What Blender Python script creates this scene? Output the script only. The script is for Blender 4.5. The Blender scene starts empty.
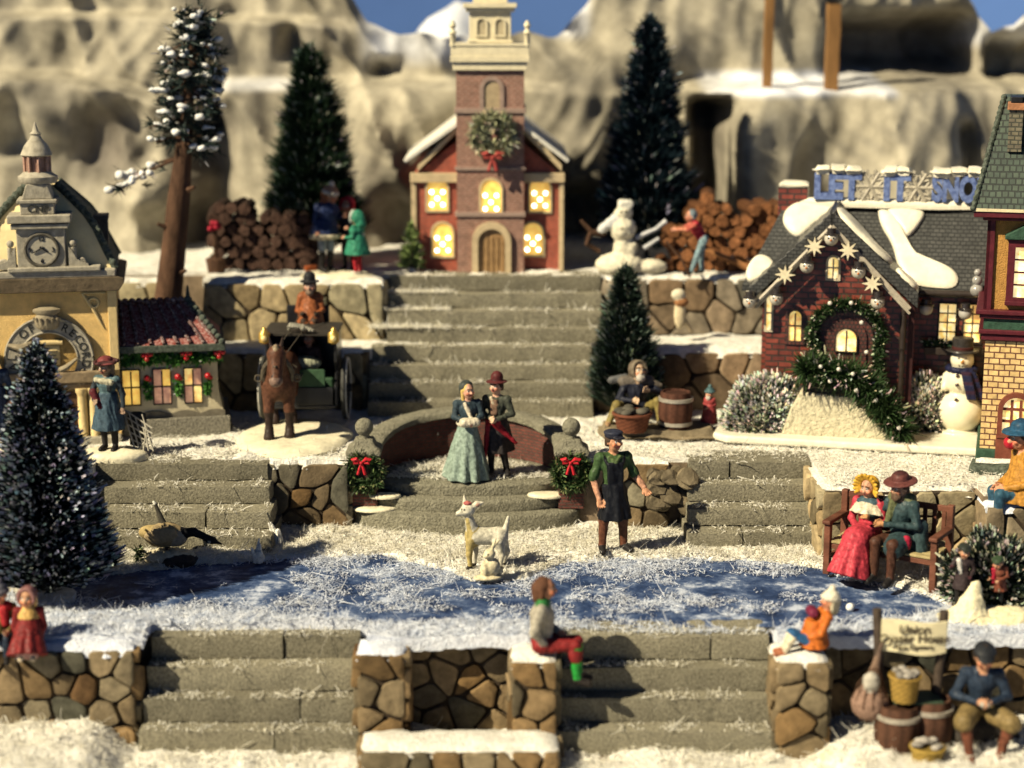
import bpy, bmesh, math, random
import numpy as np
from mathutils import Vector, Matrix, noise

random.seed(7)
np.random.seed(7)
SC = bpy.context.scene
COL = SC.collection
PI = math.pi
R = math.radians

# ------------------------------------------------------------------ camera
CAM_H, TILT, FPX = 7.6, R(12.0), 1806.6
cam_data = bpy.data.cameras.new("camera")
cam = bpy.data.objects.new("camera", cam_data)
COL.objects.link(cam)
cam.location = (0, 0, CAM_H)
cam.rotation_euler = (R(90) - TILT, 0, 0)
cam_data.sensor_width = 36
cam_data.lens = 36 * FPX / 1024
cam_data.clip_start = 0.5
cam_data.clip_end = 400
cam_data.dof.use_dof = True
cam_data.dof.focus_distance = 25.0
cam_data.dof.aperture_fstop = 0.22
SC.camera = cam

# ------------------------------------------------------------------ light
SUN_DIR = Vector((1.0, 0.62, -0.98)).normalized()
sun_el = math.asin(-SUN_DIR.z)
sun_data = bpy.data.lights.new("sun", 'SUN')
sun_data.energy = 5.0
sun_data.angle = R(0.55)
sun_data.color = (1.0, 0.875, 0.62)
sun = bpy.data.objects.new("sun", sun_data)
COL.objects.link(sun)
sun.rotation_euler = SUN_DIR.to_track_quat('-Z', 'Y').to_euler()
world = bpy.data.worlds.new("World")
SC.world = world
world.use_nodes = True
wn = world.node_tree
sky_n = wn.nodes.new('ShaderNodeTexSky')
sky_n.sky_type = 'NISHITA'
sky_n.sun_disc = False
sky_n.air_density = 0.22
sky_n.dust_density = 0.1
sky_n.ozone_density = 4.0
sky_n.sun_elevation = sun_el
sky_n.sun_rotation = math.atan2(-SUN_DIR.x, -SUN_DIR.y)
wn.nodes['Background'].inputs[1].default_value = 0.05
wn.links.new(sky_n.outputs[0], wn.nodes['Background'].inputs[0])
SC.view_settings.view_transform = 'Standard'
SC.view_settings.look = 'None'
SC.view_settings.exposure = 0.66
SC.view_settings.gamma = 1.0
SC.render.engine = 'CYCLES'
SC.cycles.use_denoising = True
SC.cycles.max_bounces = 5
SC.cycles.diffuse_bounces = 1

# ------------------------------------------------------------------ picture <-> world
def ray(u, v):
    xc, yc = (u - 512) / FPX, (384 - v) / FPX
    c, s = math.cos(TILT), math.sin(TILT)
    return Vector((xc, c + yc * s, -s + yc * c))
def G(u, v, z=0.0):                 # the point of the level z seen at u, v
    d = ray(u, v); t = (z - CAM_H) / d.z
    return Vector((d.x * t, d.y * t, z))
FRAME = [None]                      # (pivot, turn): a building is laid out square in its own frame, then turned about its pivot
def eye(u, v):
    o, d = Vector((0, 0, CAM_H)), ray(u, v)
    if FRAME[0]:
        pv, a = FRAME[0]; m = Matrix.Rotation(-a, 3, 'Z')
        o = m @ (o - pv) + pv; d = m @ d
    return o, d
def W(u, v, y):                     # the point of the upright plane y seen at u, v
    o, d = eye(u, v); t = (y - o.y) / d.y
    return o + d * t
def PX(u, y, z=1.0):                # world x at picture column u
    dep = y * math.cos(TILT) + (CAM_H - z) * math.sin(TILT)
    return (u - 512) / FPX * dep
def UV(p):
    c, s = math.cos(TILT), math.sin(TILT)
    h = p[2] - CAM_H
    d = p[1] * c - h * s
    return 512 + FPX * p[0] / d, 384 - FPX * (p[1] * s + h * c) / d

# ------------------------------------------------------------------ materials
MATS = {}
def _nt(name):
    m = bpy.data.materials.new(name); m.use_nodes = True
    nt = m.node_tree
    return m, nt, nt.nodes, nt.links, nt.nodes['Principled BSDF']
def c4(c): return (c[0], c[1], c[2], 1)
def add_noise(nt, scale, detail=4, coord='Object', rough=.6, stretch=None):
    tc = nt.nodes.new('ShaderNodeTexCoord')
    n = nt.nodes.new('ShaderNodeTexNoise')
    n.inputs['Scale'].default_value = scale
    n.inputs['Detail'].default_value = detail
    n.inputs['Roughness'].default_value = rough
    src = tc.outputs[coord]
    if stretch:
        mp = nt.nodes.new('ShaderNodeMapping'); mp.inputs['Scale'].default_value = stretch
        nt.links.new(src, mp.inputs[0]); src = mp.outputs[0]
    nt.links.new(src, n.inputs['Vector'])
    return n
def ramp(nt, src, stops):
    r = nt.nodes.new('ShaderNodeValToRGB')
    e = r.color_ramp.elements
    while len(e) < len(stops): e.new(.5)
    for k, (p, c) in enumerate(stops):
        e[k].position = p; e[k].color = c4(c)
    nt.links.new(src, r.inputs[0])
    return r
def bump(nt, b, src, strength, dist=.02, prev=None):
    bn = nt.nodes.new('ShaderNodeBump')
    bn.inputs['Strength'].default_value = strength
    bn.inputs['Distance'].default_value = dist
    nt.links.new(src, bn.inputs['Height'])
    if prev: nt.links.new(prev.outputs[0], bn.inputs['Normal'])
    nt.links.new(bn.outputs[0], b.inputs['Normal'])
    return bn
def M(name, col=(.5, .5, .5), rough=.7, var=.25, vs=6, bmp=.25, bs=45, col2=None, metal=0, coat=0, bd=.02, thr=(.3, .7), stretch=None):
    """mottled paint: two shades by noise and a fine bump"""
    if name in MATS: return MATS[name]
    m, nt, N, L, b = _nt(name)
    a = tuple(x * (1 - var) for x in col); c = col2 or tuple(min(1, x * (1 + var)) for x in col)
    n = add_noise(nt, vs, 5, stretch=stretch)
    r = ramp(nt, n.outputs[0], [(thr[0], a), (thr[1], c)])
    L.new(r.outputs[0], b.inputs['Base Color'])
    b.inputs['Roughness'].default_value = rough
    b.inputs['Specular IOR Level'].default_value = .2
    b.inputs['Metallic'].default_value = metal
    b.inputs['Coat Weight'].default_value = coat
    b.inputs['Coat Roughness'].default_value = .2
    if bmp:
        n2 = add_noise(nt, bs, 4)
        bump(nt, b, n2.outputs[0], bmp, bd)
    MATS[name] = m
    return m
def paint_mat(name, rough=.6, coat=.05, var=.5, vs=20, bs=24, bmp=.4, spec=.16):
    """hand-painted resin: colour from the mesh, worn a little by noise"""
    if name in MATS: return MATS[name]
    m, nt, N, L, b = _nt(name)
    at = N.new('ShaderNodeAttribute'); at.attribute_name = 'paint'
    n = add_noise(nt, vs, 5)
    r = ramp(nt, n.outputs[0], [(.3, (1 - var,) * 3), (.7, (1 + var * .6,) * 3)])
    mx = N.new('ShaderNodeMix'); mx.data_type = 'RGBA'; mx.blend_type = 'MULTIPLY'; mx.inputs[0].default_value = 1
    L.new(at.outputs[0], mx.inputs[6]); L.new(r.outputs[0], mx.inputs[7])
    L.new(mx.outputs[2], b.inputs['Base Color'])
    b.inputs['Roughness'].default_value = rough
    b.inputs['Coat Weight'].default_value = coat
    b.inputs['Coat Roughness'].default_value = .3
    b.inputs['Specular IOR Level'].default_value = spec
    n2 = add_noise(nt, bs, 3)
    bump(nt, b, n2.outputs[0], bmp, .015)
    MATS[name] = m
    return m
def brick_mat(name, c1, c2, mortar, scale=1.0, bw=.16, bh=.06, ms=.012, rough=.75, bmp=.6, vertical=True, offset=.5, coat=0, arc=None):
    """bricks or shingles laid in the x-z plane (or along a slope through its own axes)"""
    if name in MATS: return MATS[name]
    m, nt, N, L, b = _nt(name)
    tc = N.new('ShaderNodeTexCoord')
    sp = N.new('ShaderNodeSeparateXYZ'); L.new(tc.outputs['Object'], sp.inputs[0])
    ad = N.new('ShaderNodeMath'); ad.operation = 'ADD'
    L.new(sp.outputs[0], ad.inputs[0]); L.new(sp.outputs[1], ad.inputs[1])
    cb = N.new('ShaderNodeCombineXYZ')
    if arc:                          # courses that run round a curve: (centre y, radius)
        sy = N.new('ShaderNodeMath'); sy.operation = 'SUBTRACT'; sy.inputs[1].default_value = arc[0]; L.new(sp.outputs[1], sy.inputs[0])
        at2 = N.new('ShaderNodeMath'); at2.operation = 'ARCTAN2'; L.new(sy.outputs[0], at2.inputs[0]); L.new(sp.outputs[0], at2.inputs[1])
        ad = N.new('ShaderNodeMath'); ad.operation = 'MULTIPLY'; ad.inputs[1].default_value = arc[1]; L.new(at2.outputs[0], ad.inputs[0])
    L.new(ad.outputs[0] if vertical else sp.outputs[0], cb.inputs[0]); L.new(sp.outputs[2], cb.inputs[1])
    nz = add_noise(nt, 5, 2)
    sc2 = N.new('ShaderNodeVectorMath'); sc2.operation = 'SCALE'; sc2.inputs['Scale'].default_value = .02
    L.new(nz.outputs[1], sc2.inputs[0])
    av = N.new('ShaderNodeVectorMath'); av.operation = 'ADD'
    L.new(cb.outputs[0], av.inputs[0]); L.new(sc2.outputs[0], av.inputs[1])
    bt = N.new('ShaderNodeTexBrick')
    bt.offset = offset
    bt.inputs['Scale'].default_value = scale
    bt.inputs['Brick Width'].default_value = bw
    bt.inputs['Row Height'].default_value = bh
    bt.inputs['Mortar Size'].default_value = ms
    bt.inputs['Mortar Smooth'].default_value = .3
    bt.inputs['Color1'].default_value = c4(c1)
    bt.inputs['Color2'].default_value = c4(c2)
    bt.inputs['Mortar'].default_value = c4(mortar)
    L.new(av.outputs[0], bt.inputs['Vector'])
    n = add_noise(nt, 9, 5)
    r = ramp(nt, n.outputs[0], [(.3, (.65,) * 3), (.72, (1.25,) * 3)])
    mx = N.new('ShaderNodeMix'); mx.data_type = 'RGBA'; mx.blend_type = 'MULTIPLY'; mx.inputs[0].default_value = 1
    L.new(bt.outputs[0], mx.inputs[6]); L.new(r.outputs[0], mx.inputs[7])
    L.new(mx.outputs[2], b.inputs['Base Color'])
    b.inputs['Roughness'].default_value = rough
    b.inputs['Coat Weight'].default_value = coat
    iv = N.new('ShaderNodeMath'); iv.operation = 'SUBTRACT'; iv.inputs[0].default_value = 1
    L.new(bt.outputs[1], iv.inputs[1])
    b1 = bump(nt, b, iv.outputs[0], bmp, .02)
    n3 = add_noise(nt, 60, 3)
    bump(nt, b, n3.outputs[0], .25, .012, b1)
    MATS[name] = m
    return m
def glow_mat(name, col, strength, col2=None, vs=5):
    if name in MATS: return MATS[name]
    m, nt, N, L, b = _nt(name)
    n = add_noise(nt, vs, 2)
    r = ramp(nt, n.outputs[0], [(.35, col2 or tuple(x * .75 for x in col)), (.65, col)])
    L.new(r.outputs[0], b.inputs['Emission Color']); L.new(r.outputs[0], b.inputs['Base Color'])
    # hot spot of an unbuilt bulb put into the emission, dimmer towards the frame
    tc = N.new('ShaderNodeTexCoord'); vd = N.new('ShaderNodeVectorMath'); vd.operation = 'DISTANCE'; vd.inputs[1].default_value = (.5, .5, .38)
    L.new(tc.outputs['Generated'], vd.inputs[0])
    mr = N.new('ShaderNodeMapRange'); mr.inputs[1].default_value = .05; mr.inputs[2].default_value = .75; mr.inputs[3].default_value = strength * 1.35; mr.inputs[4].default_value = strength * .5
    L.new(vd.outputs['Value'], mr.inputs[0]); L.new(mr.outputs[0], b.inputs['Emission Strength'])
    b.inputs['Roughness'].default_value = .3
    MATS[name] = m
    return m

def fibre_mat(name, c1, c2):
    m, nt, N, L, b = _nt(name)
    n = add_noise(nt, 6, 3); r = ramp(nt, n.outputs[0], [(.35, c1), (.65, c2)])
    L.new(r.outputs[0], b.inputs['Base Color']); b.inputs['Roughness'].default_value = .7
    tr = N.new('ShaderNodeBsdfTranslucent'); L.new(r.outputs[0], tr.inputs[0])
    mx = N.new('ShaderNodeMixShader'); mx.inputs[0].default_value = .5
    L.new(b.outputs[0], mx.inputs[1]); L.new(tr.outputs[0], mx.inputs[2]); L.new(mx.outputs[0], N['Material Output'].inputs[0])
    MATS[name] = m
    return m
FIB_WARM = fibre_mat('fibre_warm', (.84, .80, .67), (.94, .92, .85))
FIB_COOL = fibre_mat('fibre_cool', (.72, .78, .90), (.90, .92, .96))
PAINT = paint_mat('painted_resin')
PAINT_MATT = paint_mat('painted_matt', rough=.8, coat=0, var=.3)
GLAZE = paint_mat('glazed_ceramic', rough=.18, coat=.6, var=.08, vs=6, bmp=.08, bs=18, spec=.5)
BLOCK = paint_mat('concrete_block', rough=.95, coat=0, var=.55, vs=34, bs=42, bmp=1.0)
STONE = paint_mat('quarry_stone', rough=.85, coat=0, var=.45, vs=7, bs=28, bmp=.7)
NEEDLE = paint_mat('brush_bristle', rough=.6, coat=0, var=.2, bmp=0)

# ------------------------------------------------------------------ objects
def setp(o, label=None, cat=None, group=None, kind=None):
    if label: o['label'] = label
    if cat: o['category'] = cat
    if group: o['group'] = group
    if kind: o['kind'] = kind
    return o
def thing(name, label, cat, loc=(0, 0, 0), rz=0.0, group=None, scale=1.0):
    o = bpy.data.objects.new(name, None); COL.objects.link(o)
    o.empty_display_size = .1
    o.location = loc; o.rotation_euler = (0, 0, rz); o.scale = (scale,) * 3
    return setp(o, label, cat, group, 'thing')
def root_inv(o):
    while o.parent: o = o.parent
    return (Matrix.Translation(o.location) @ Matrix.Rotation(o.rotation_euler.z, 4, 'Z') @ Matrix.Scale(o.scale.x, 4)).inverted()
def link_mesh(name, me, mat, parent=None, world=False):
    for k in (mat if isinstance(mat, (list, tuple)) else [mat]): me.materials.append(k)
    o = bpy.data.objects.new(name, me); COL.objects.link(o)
    if parent:
        o.parent = parent
        if world: me.transform(root_inv(parent))
    return o
def copy_tree(o, parent=None):
    c = o.copy(); COL.objects.link(c)
    if parent: c.parent = parent
    for ch in list(o.children): copy_tree(ch, c)
    return c

class MB:
    """collects shapes, builds ONE mesh object"""
    def __init__(s): s.v, s.f, s.m, s.sm, s.c = [], [], [], [], None
    def add(s, vs, fs, mi=0, smooth=False, col=None):
        o = len(s.v); s.v += [tuple(p) for p in vs]
        s.f += [tuple(i + o for i in f) for f in fs]
        s.m += [mi] * len(fs); s.sm += [smooth] * len(fs)
        if col is not None or s.c is not None:
            if s.c is None: s.c = [(.5, .5, .5)] * o
            s.c += [col or (.5, .5, .5)] * len(vs)
        return s
    def box(s, x0, x1, y0, y1, z0, z1, mi=0, col=None):
        vs = [(x, y, z) for z in (z0, z1) for y in (y0, y1) for x in (x0, x1)]
        return s.add(vs, [(0, 2, 3, 1), (4, 5, 7, 6), (0, 1, 5, 4), (2, 6, 7, 3), (0, 4, 6, 2), (1, 3, 7, 5)], mi, False, col)
    def prism(s, pts, y0, y1, mi=0, axis='y', col=None, smooth=False):
        """outline pts (a, b) extruded along axis: y -> (a, ., b), x -> (., a, b), z -> (a, b, .)"""
        n = len(pts)
        mk = {'y': lambda p, t: (p[0], t, p[1]), 'x': lambda p, t: (t, p[0], p[1]), 'z': lambda p, t: (p[0], p[1], t)}[axis]
        vs = [mk(p, y0) for p in pts] + [mk(p, y1) for p in pts]
        area = sum(pts[i][0] * pts[(i + 1) % n][1] - pts[(i + 1) % n][0] * pts[i][1] for i in range(n))
        fl = (area > 0) if axis != 'y' else (area < 0)
        if y1 < y0: fl = not fl
        a, b_ = list(range(n)), list(range(n, 2 * n))
        caps = [tuple(reversed(a)), tuple(b_)] if fl else [tuple(a), tuple(reversed(b_))]
        s.add(vs, caps, mi, False, col)
        o = len(s.v) - 2 * n
        q = []
        for i in range(n):
            j = (i + 1) % n
            q.append((o + i, o + j, o + n + j, o + n + i) if fl else (o + j, o + i, o + n + i, o + n + j))
        s.f += q; s.m += [mi] * n; s.sm += [smooth] * n
        return s
    def tube(s, pts, rad, n=8, mi=0, col=None, cap=True, smooth=True):
        pts = [Vector(p) for p in pts]
        if not isinstance(rad, (list, tuple)): rad = [rad] * len(pts)
        vs, fs = [], []
        up = Vector((0, 0, 1)) if abs((pts[-1] - pts[0]).normalized().z) < .9 else Vector((1, 0, 0))
        for i, p in enumerate(pts):
            t = (pts[min(i + 1, len(pts) - 1)] - pts[max(i - 1, 0)]).normalized()
            a = t.cross(up)
            if a.length < 1e-4: a = t.cross(Vector((0, 1, .1)))
            a.normalize(); b_ = a.cross(t)
            for k in range(n):
                w = 2 * PI * k / n
                vs.append(p + (a * math.cos(w) + b_ * math.sin(w)) * rad[i])
        for i in range(len(pts) - 1):
            for k in range(n):
                k2 = (k + 1) % n
                fs.append((i * n + k, i * n + k2, (i + 1) * n + k2, (i + 1) * n + k))
        s.add(vs, fs, mi, smooth, col)
        if cap:
            o = len(s.v) - len(vs); e = o + (len(pts) - 1) * n
            s.f += [tuple(o + k for k in reversed(range(n))), tuple(e + k for k in range(n))]
            s.m += [mi] * 2; s.sm += [False] * 2
        return s
    def lathe(s, prof, c=(0, 0, 0), n=20, mi=0, col=None, smooth=True, sx=1, sy=1):
        """prof: (radius, z) from bottom to top"""
        vs, fs = [], []
        for r, z in prof:
            for k in range(n):
                w = 2 * PI * k / n
                vs.append((c[0] + r * sx * math.cos(w), c[1] + r * sy * math.sin(w), c[2] + z))
        for i in range(len(prof) - 1):
            for k in range(n):
                k2 = (k + 1) % n
                fs.append((i * n + k, i * n + k2, (i + 1) * n + k2, (i + 1) * n + k))
        fs.append(tuple(reversed(range(n)))); fs.append(tuple((len(prof) - 1) * n + k for k in range(n)))
        return s.add(vs, fs, mi, smooth, col)
    def ball(s, c, r, n=10, mi=0, col=None, sc=(1, 1, 1)):
        prof = [(max(.001, math.sin(PI * i / n)) * r, -math.cos(PI * i / n) * r * sc[2]) for i in range(n + 1)]
        return s.lathe(prof, c, n + 4, mi, col, True, sc[0], sc[1])
    def torus(s, c, R_, r, n=28, m=8, plane='xz', mi=0, col=None, a0=0, a1=2 * PI):
        pts = []
        full = abs(a1 - a0 - 2 * PI) < 1e-6
        vs, fs = [], []
        k = n if full else n + 1
        for i in range(k):
            w = a0 + (a1 - a0) * i / n
            ca, sa = math.cos(w), math.sin(w)
            for j in range(m):
                q = 2 * PI * j / m
                rr = R_ + r * math.cos(q); h = r * math.sin(q)
                vs.append({'xz': (c[0] + rr * ca, c[1] + h, c[2] + rr * sa), 'xy': (c[0] + rr * ca, c[1] + rr * sa, c[2] + h),
                           'yz': (c[0] + h, c[1] + rr * ca, c[2] + rr * sa)}[plane])
        for i in range(n if full else n):
            i2 = (i + 1) % k
            if not full and i2 == 0: break
            for j in range(m):
                j2 = (j + 1) % m
                fs.append((i * m + j, i * m + j2, i2 * m + j2, i2 * m + j))
        return s.add(vs, fs, mi, True, col)
    def rough(s, x0, x1, y0, y1, z0, z1, res=.12, amp=.02, mi=0, rnd=.03, seed=0, col=None):
        """block with subdivided, uneven faces and softened edges"""
        bm_v, idx, fs = [], {}, []
        nx, ny, nz = [max(1, int(round((b - a) / res))) for a, b in ((x0, x1), (y0, y1), (z0, z1))]
        def vert(i, j, k):
            key = (i, j, k)
            if key in idx: return idx[key]
            p = Vector((x0 + (x1 - x0) * i / nx, y0 + (y1 - y0) * j / ny, z0 + (z1 - z0) * k / nz))
            e = [(1 if t == 0 else -1 if t == n else 0) for t, n in ((i, nx), (j, ny), (k, nz))]
            if sum(abs(t) for t in e) >= 2: p += Vector(e) * rnd
            d = noise.noise_vector(p * 3.1 + Vector((seed, 0, 0))) * amp + noise.noise_vector(p * 11 + Vector((0, seed, 0))) * amp * .5
            bm_v.append(p + d); idx[key] = len(bm_v) - 1
            return idx[key]
        for i in range(nx):
            for j in range(ny):
                fs.append((vert(i, j, 0), vert(i, j + 1, 0), vert(i + 1, j + 1, 0), vert(i + 1, j, 0)))
                fs.append((vert(i, j, nz), vert(i + 1, j, nz), vert(i + 1, j + 1, nz), vert(i, j + 1, nz)))
        for i in range(nx):
            for k in range(nz):
                fs.append((vert(i, 0, k), vert(i + 1, 0, k), vert(i + 1, 0, k + 1), vert(i, 0, k + 1)))
                fs.append((vert(i, ny, k), vert(i, ny, k + 1), vert(i + 1, ny, k + 1), vert(i + 1, ny, k)))
        for j in range(ny):
            for k in range(nz):
                fs.append((vert(0, j, k), vert(0, j, k + 1), vert(0, j + 1, k + 1), vert(0, j + 1, k)))
                fs.append((vert(nx, j, k), vert(nx, j + 1, k), vert(nx, j + 1, k + 1), vert(nx, j, k + 1)))
        return s.add(bm_v, fs, mi, True, col)
    def mesh(s, name):
        me = bpy.data.meshes.new(name)
        me.from_pydata(s.v, [], s.f); me.update()
        me.polygons.foreach_set('material_index', s.m)
        me.polygons.foreach_set('use_smooth', s.sm)
        if s.c is not None:
            s.c += [(.5, .5, .5)] * (len(s.v) - len(s.c))
            at = me.color_attributes.new('paint', 'FLOAT_COLOR', 'POINT')
            at.data.foreach_set('color', np.c_[np.array(s.c, dtype=np.float32), np.ones(len(s.v), np.float32)].ravel())
        return me
    def build(s, name, mat, parent=None, bev=0, world=False, seg=2, sub=0):
        me = s.mesh(name)
        if any(s.sm): me.set_sharp_from_angle(angle=R(48))
        o = link_mesh(name, me, mat, parent, world)
        if bev:
            b = o.modifiers.new('bevel', 'BEVEL'); b.width = bev; b.segments = seg; b.limit_method = 'ANGLE'; b.angle_limit = R(35)
        if sub:
            b = o.modifiers.new('sub', 'SUBSURF'); b.levels = sub; b.render_levels = sub
        return o

def text_into(mb, body, size, ext=.01, M_=Matrix(), mi=0, col=None, align='CENTER', font_shear=0, bold=.012):
    cu = bpy.data.curves.new('lettering', 'FONT')
    cu.body = body; cu.size = size; cu.extrude = ext; cu.align_x = align; cu.align_y = 'CENTER'; cu.shear = font_shear
    cu.offset = size * bold
    ob = bpy.data.objects.new('lettering', cu)
    me = bpy.data.meshes.new_from_object(ob)
    mb.add([M_ @ v.co for v in me.vertices], [tuple(p.vertices) for p in me.polygons], mi, False, col)
    bpy.data.objects.remove(ob); bpy.data.curves.remove(cu); bpy.data.meshes.remove(me)
def facing(x, y, z, ang=0):          # text in the x-z plane looking at -y
    return Matrix.Translation((x, y, z)) @ Matrix.Rotation(R(90), 4, 'X') @ Matrix.Rotation(ang, 4, 'Z')

# ------------------------------------------------------------------ sculpted bodies (one continuous skin)
def _dist(pr, P):
    t = pr[0]
    if t == 'c':
        a, b = np.array(pr[1], float), np.array(pr[2], float)
        d = b - a; l2 = max(d @ d, 1e-9)
        q = P - a
        h = np.clip(q @ d / l2, 0, 1)
        return np.linalg.norm(q - h[..., None] * d, axis=-1) - (pr[3] + (pr[4] - pr[3]) * h)
    if t == 'e':
        q = P - np.array(pr[1], float)
        if len(pr) > 4 and pr[4] is not None: q = q @ np.array(pr[4])
        r = np.array(pr[2], float)
        k0 = np.linalg.norm(q / r, axis=-1); k1 = np.linalg.norm(q / (r * r), axis=-1) + 1e-9
        return k0 * (k0 - 1) / k1
    if t == 'b':
        q = P - np.array(pr[1], float)
        if len(pr) > 5 and pr[5] is not None: q = q @ np.array(pr[5])
        w = np.abs(q) - (np.array(pr[2], float) - pr[3])
        return np.linalg.norm(np.maximum(w, 0), axis=-1) + np.minimum(w.max(-1), 0) - pr[3]
    if t == 's':                     # skirt: p_top, p_bottom, r_top, r_bottom, ripples, depth
        a, b = np.array(pr[1], float), np.array(pr[2], float)
        d = b - a; L_ = np.linalg.norm(d); d = d / L_
        q = P - a
        h = q @ d
        rad = q - h[..., None] * d
        th = np.arctan2(rad[..., 0], rad[..., 1])
        tt = np.clip(h / L_, 0, 1)
        rr = pr[3] + (pr[4] - pr[3]) * tt ** .85
        rr = rr * (1 + pr[6] * tt * np.cos(pr[5] * th + 1.5 * np.sin(2 * th)))
        dr = np.linalg.norm(rad, axis=-1) - rr
        dh = np.maximum(-h, h - L_)
        return np.where((dr > 0) & (dh > 0), np.sqrt(np.maximum(dr, 0) ** 2 + np.maximum(dh, 0) ** 2), np.maximum(dr * .85, dh))
def _bb(pr):
    t = pr[0]
    if t == 'c':
        a, b = np.array(pr[1], float), np.array(pr[2], float); r = max(pr[3], pr[4])
        return np.minimum(a, b) - r, np.maximum(a, b) + r
    if t == 'e':
        c = np.array(pr[1], float); r = np.array(pr[2], float)
        if len(pr) > 4 and pr[4] is not None: r = np.full(3, r.max())
        return c - r, c + r
    if t == 'b':
        c = np.array(pr[1], float); r = np.array(pr[2], float)
        if len(pr) > 5 and pr[5] is not None: r = np.full(3, np.linalg.norm(r))
        return c - r, c + r
    a, b = np.array(pr[1], float), np.array(pr[2], float); r = max(pr[3], pr[4]) * 1.3
    return np.minimum(a, b) - r, np.maximum(a, b) + r
_CI = {'c': 5, 'e': 3, 'b': 4, 's': 7}
def sculpt(name, prims, parent=None, vox=.014, k=.025, mat=None, scale=1.0, rough=0.0, folds=0.0, bare=()):
    """prims: solids as above with a colour; ('p', centre, radius, colour) paints a spot; a prim may be (prim, k)"""
    sol, ks, spots = [], [], []
    for p in prims:
        kk = k
        if isinstance(p[0], tuple): p, kk = p
        if p[0] == 'p': spots.append(p); continue
        sol.append(p); ks.append(kk)
    bbs = [_bb(p) for p in sol]
    lo = np.min([b[0] for b in bbs], 0) - 3 * vox; hi = np.max([b[1] for b in bbs], 0) + 3 * vox
    n = np.ceil((hi - lo) / vox).astype(int) + 1
    D = np.full(n, .5)
    ax = [lo[i] + vox * np.arange(n[i]) for i in range(3)]
    for p, kk, (a, b) in zip(sol, ks, bbs):
        mg = kk + 2.5 * vox
        i0 = np.clip(np.floor((a - mg - lo) / vox).astype(int), 0, n - 1); i1 = np.clip(np.ceil((b + mg - lo) / vox).astype(int) + 1, 1, n)
        g = np.stack(np.meshgrid(*[ax[i][i0[i]:i1[i]] for i in range(3)], indexing='ij'), -1)
        d = _dist(p, g)
        sl = tuple(slice(i0[i], i1[i]) for i in range(3))
        o = D[sl]
        if kk > 0:
            h = np.maximum(kk - np.abs(o - d), 0) / kk
            D[sl] = np.minimum(o, d) - h * h * kk * .25
        else: D[sl] = np.minimum(o, d)
    ins = D < 0
    c = [ins[dx:n[0] - 1 + dx, dy:n[1] - 1 + dy, dz:n[2] - 1 + dz] for dx in (0, 1) for dy in (0, 1) for dz in (0, 1)]
    cnt = sum(x.astype(np.int8) for x in c)
    mask = (cnt > 0) & (cnt < 8)
    ids = -np.ones(mask.shape, int); ids[mask] = np.arange(mask.sum())
    I = np.argwhere(mask)
    acc = np.zeros((len(I), 3)); num = np.zeros(len(I))
    for axis in range(3):
        o1, o2 = [q for q in range(3) if q != axis]
        for s1 in (0, 1):
            for s2 in (0, 1):
                A = I.copy(); A[:, o1] += s1; A[:, o2] += s2
                B = A.copy(); B[:, axis] += 1
                va = D[A[:, 0], A[:, 1], A[:, 2]]; vb = D[B[:, 0], B[:, 1], B[:, 2]]
                mk = (va < 0) != (vb < 0)
                t = np.where(mk, va / np.where(np.abs(va - vb) < 1e-12, 1, va - vb), 0)
                pos = A.astype(float); pos[:, axis] += t
                acc[mk] += pos[mk]; num[mk] += 1
    V = lo + vox * acc / num[:, None]
    F = []
    for axis in range(3):
        o1, o2 = (axis + 1) % 3, (axis + 2) % 3
        s0 = [slice(1, -1)] * 3; s0[axis] = slice(0, n[axis] - 1)
        s1 = list(s0); s1[axis] = slice(1, n[axis])
        a, b = ins[tuple(s0)], ins[tuple(s1)]
        for flag, flip in ((a & ~b, False), (~a & b, True)):
            E = np.argwhere(flag)
            if not len(E): continue
            for q in range(3):
                if q != axis: E[:, q] += 1
            def cid(d1, d2):
                X = E.copy(); X[:, o1] += d1; X[:, o2] += d2
                return ids[X[:, 0], X[:, 1], X[:, 2]]
            q4 = np.stack([cid(-1, -1), cid(0, -1), cid(0, 0), cid(-1, 0)], 1)
            F.append(q4[:, ::-1] if flip else q4)
    F = np.concatenate(F)
    F = F[(F >= 0).all(1)]
    best = np.full(len(V), 9.0); colr = np.zeros((len(V), 3))
    for p in sol:
        d = _dist(p, V); mk = d < best
        best[mk] = d[mk]; colr[mk] = p[_CI[p[0]]]
    for p in spots:
        mk = np.linalg.norm(V - np.array(p[1], float), axis=1) < p[2]
        colr[mk] = p[3]
    if rough:
        dv = np.array([noise.noise_vector(Vector(p) * 14) for p in V])
        V = V + dv * rough
    if folds:                        # drapery: long shallow creases in the cloth, none in the skin
        cl = np.ones(len(V), bool)
        for b_ in bare: cl &= np.abs(colr - np.array(b_)).max(1) > 1e-4
        for i in np.nonzero(cl)[0]:
            x, y, z = V[i]
            w1 = noise.noise((x * 13 + z * 3, y * 13, z * 3.2)); w2 = noise.noise((x * 24, y * 24 + z * 5, z * 7 + 4))
            r_ = math.hypot(x, y) + 1e-6; f = folds * ((1 - 2 * abs(w1)) + .5 * w2)
            V[i, 0] += x / r_ * f; V[i, 1] += y / r_ * f
    me = bpy.data.meshes.new(name)
    me.from_pydata((V * scale).tolist(), [], F.tolist()); me.update()
    me.polygons.foreach_set('use_smooth', np.ones(len(F), bool))
    at = me.color_attributes.new('paint', 'FLOAT_COLOR', 'POINT')
    at.data.foreach_set('color', np.c_[colr, np.ones(len(V))].astype(np.float32).ravel())
    return link_mesh(name, me, mat or PAINT, parent)
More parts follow.
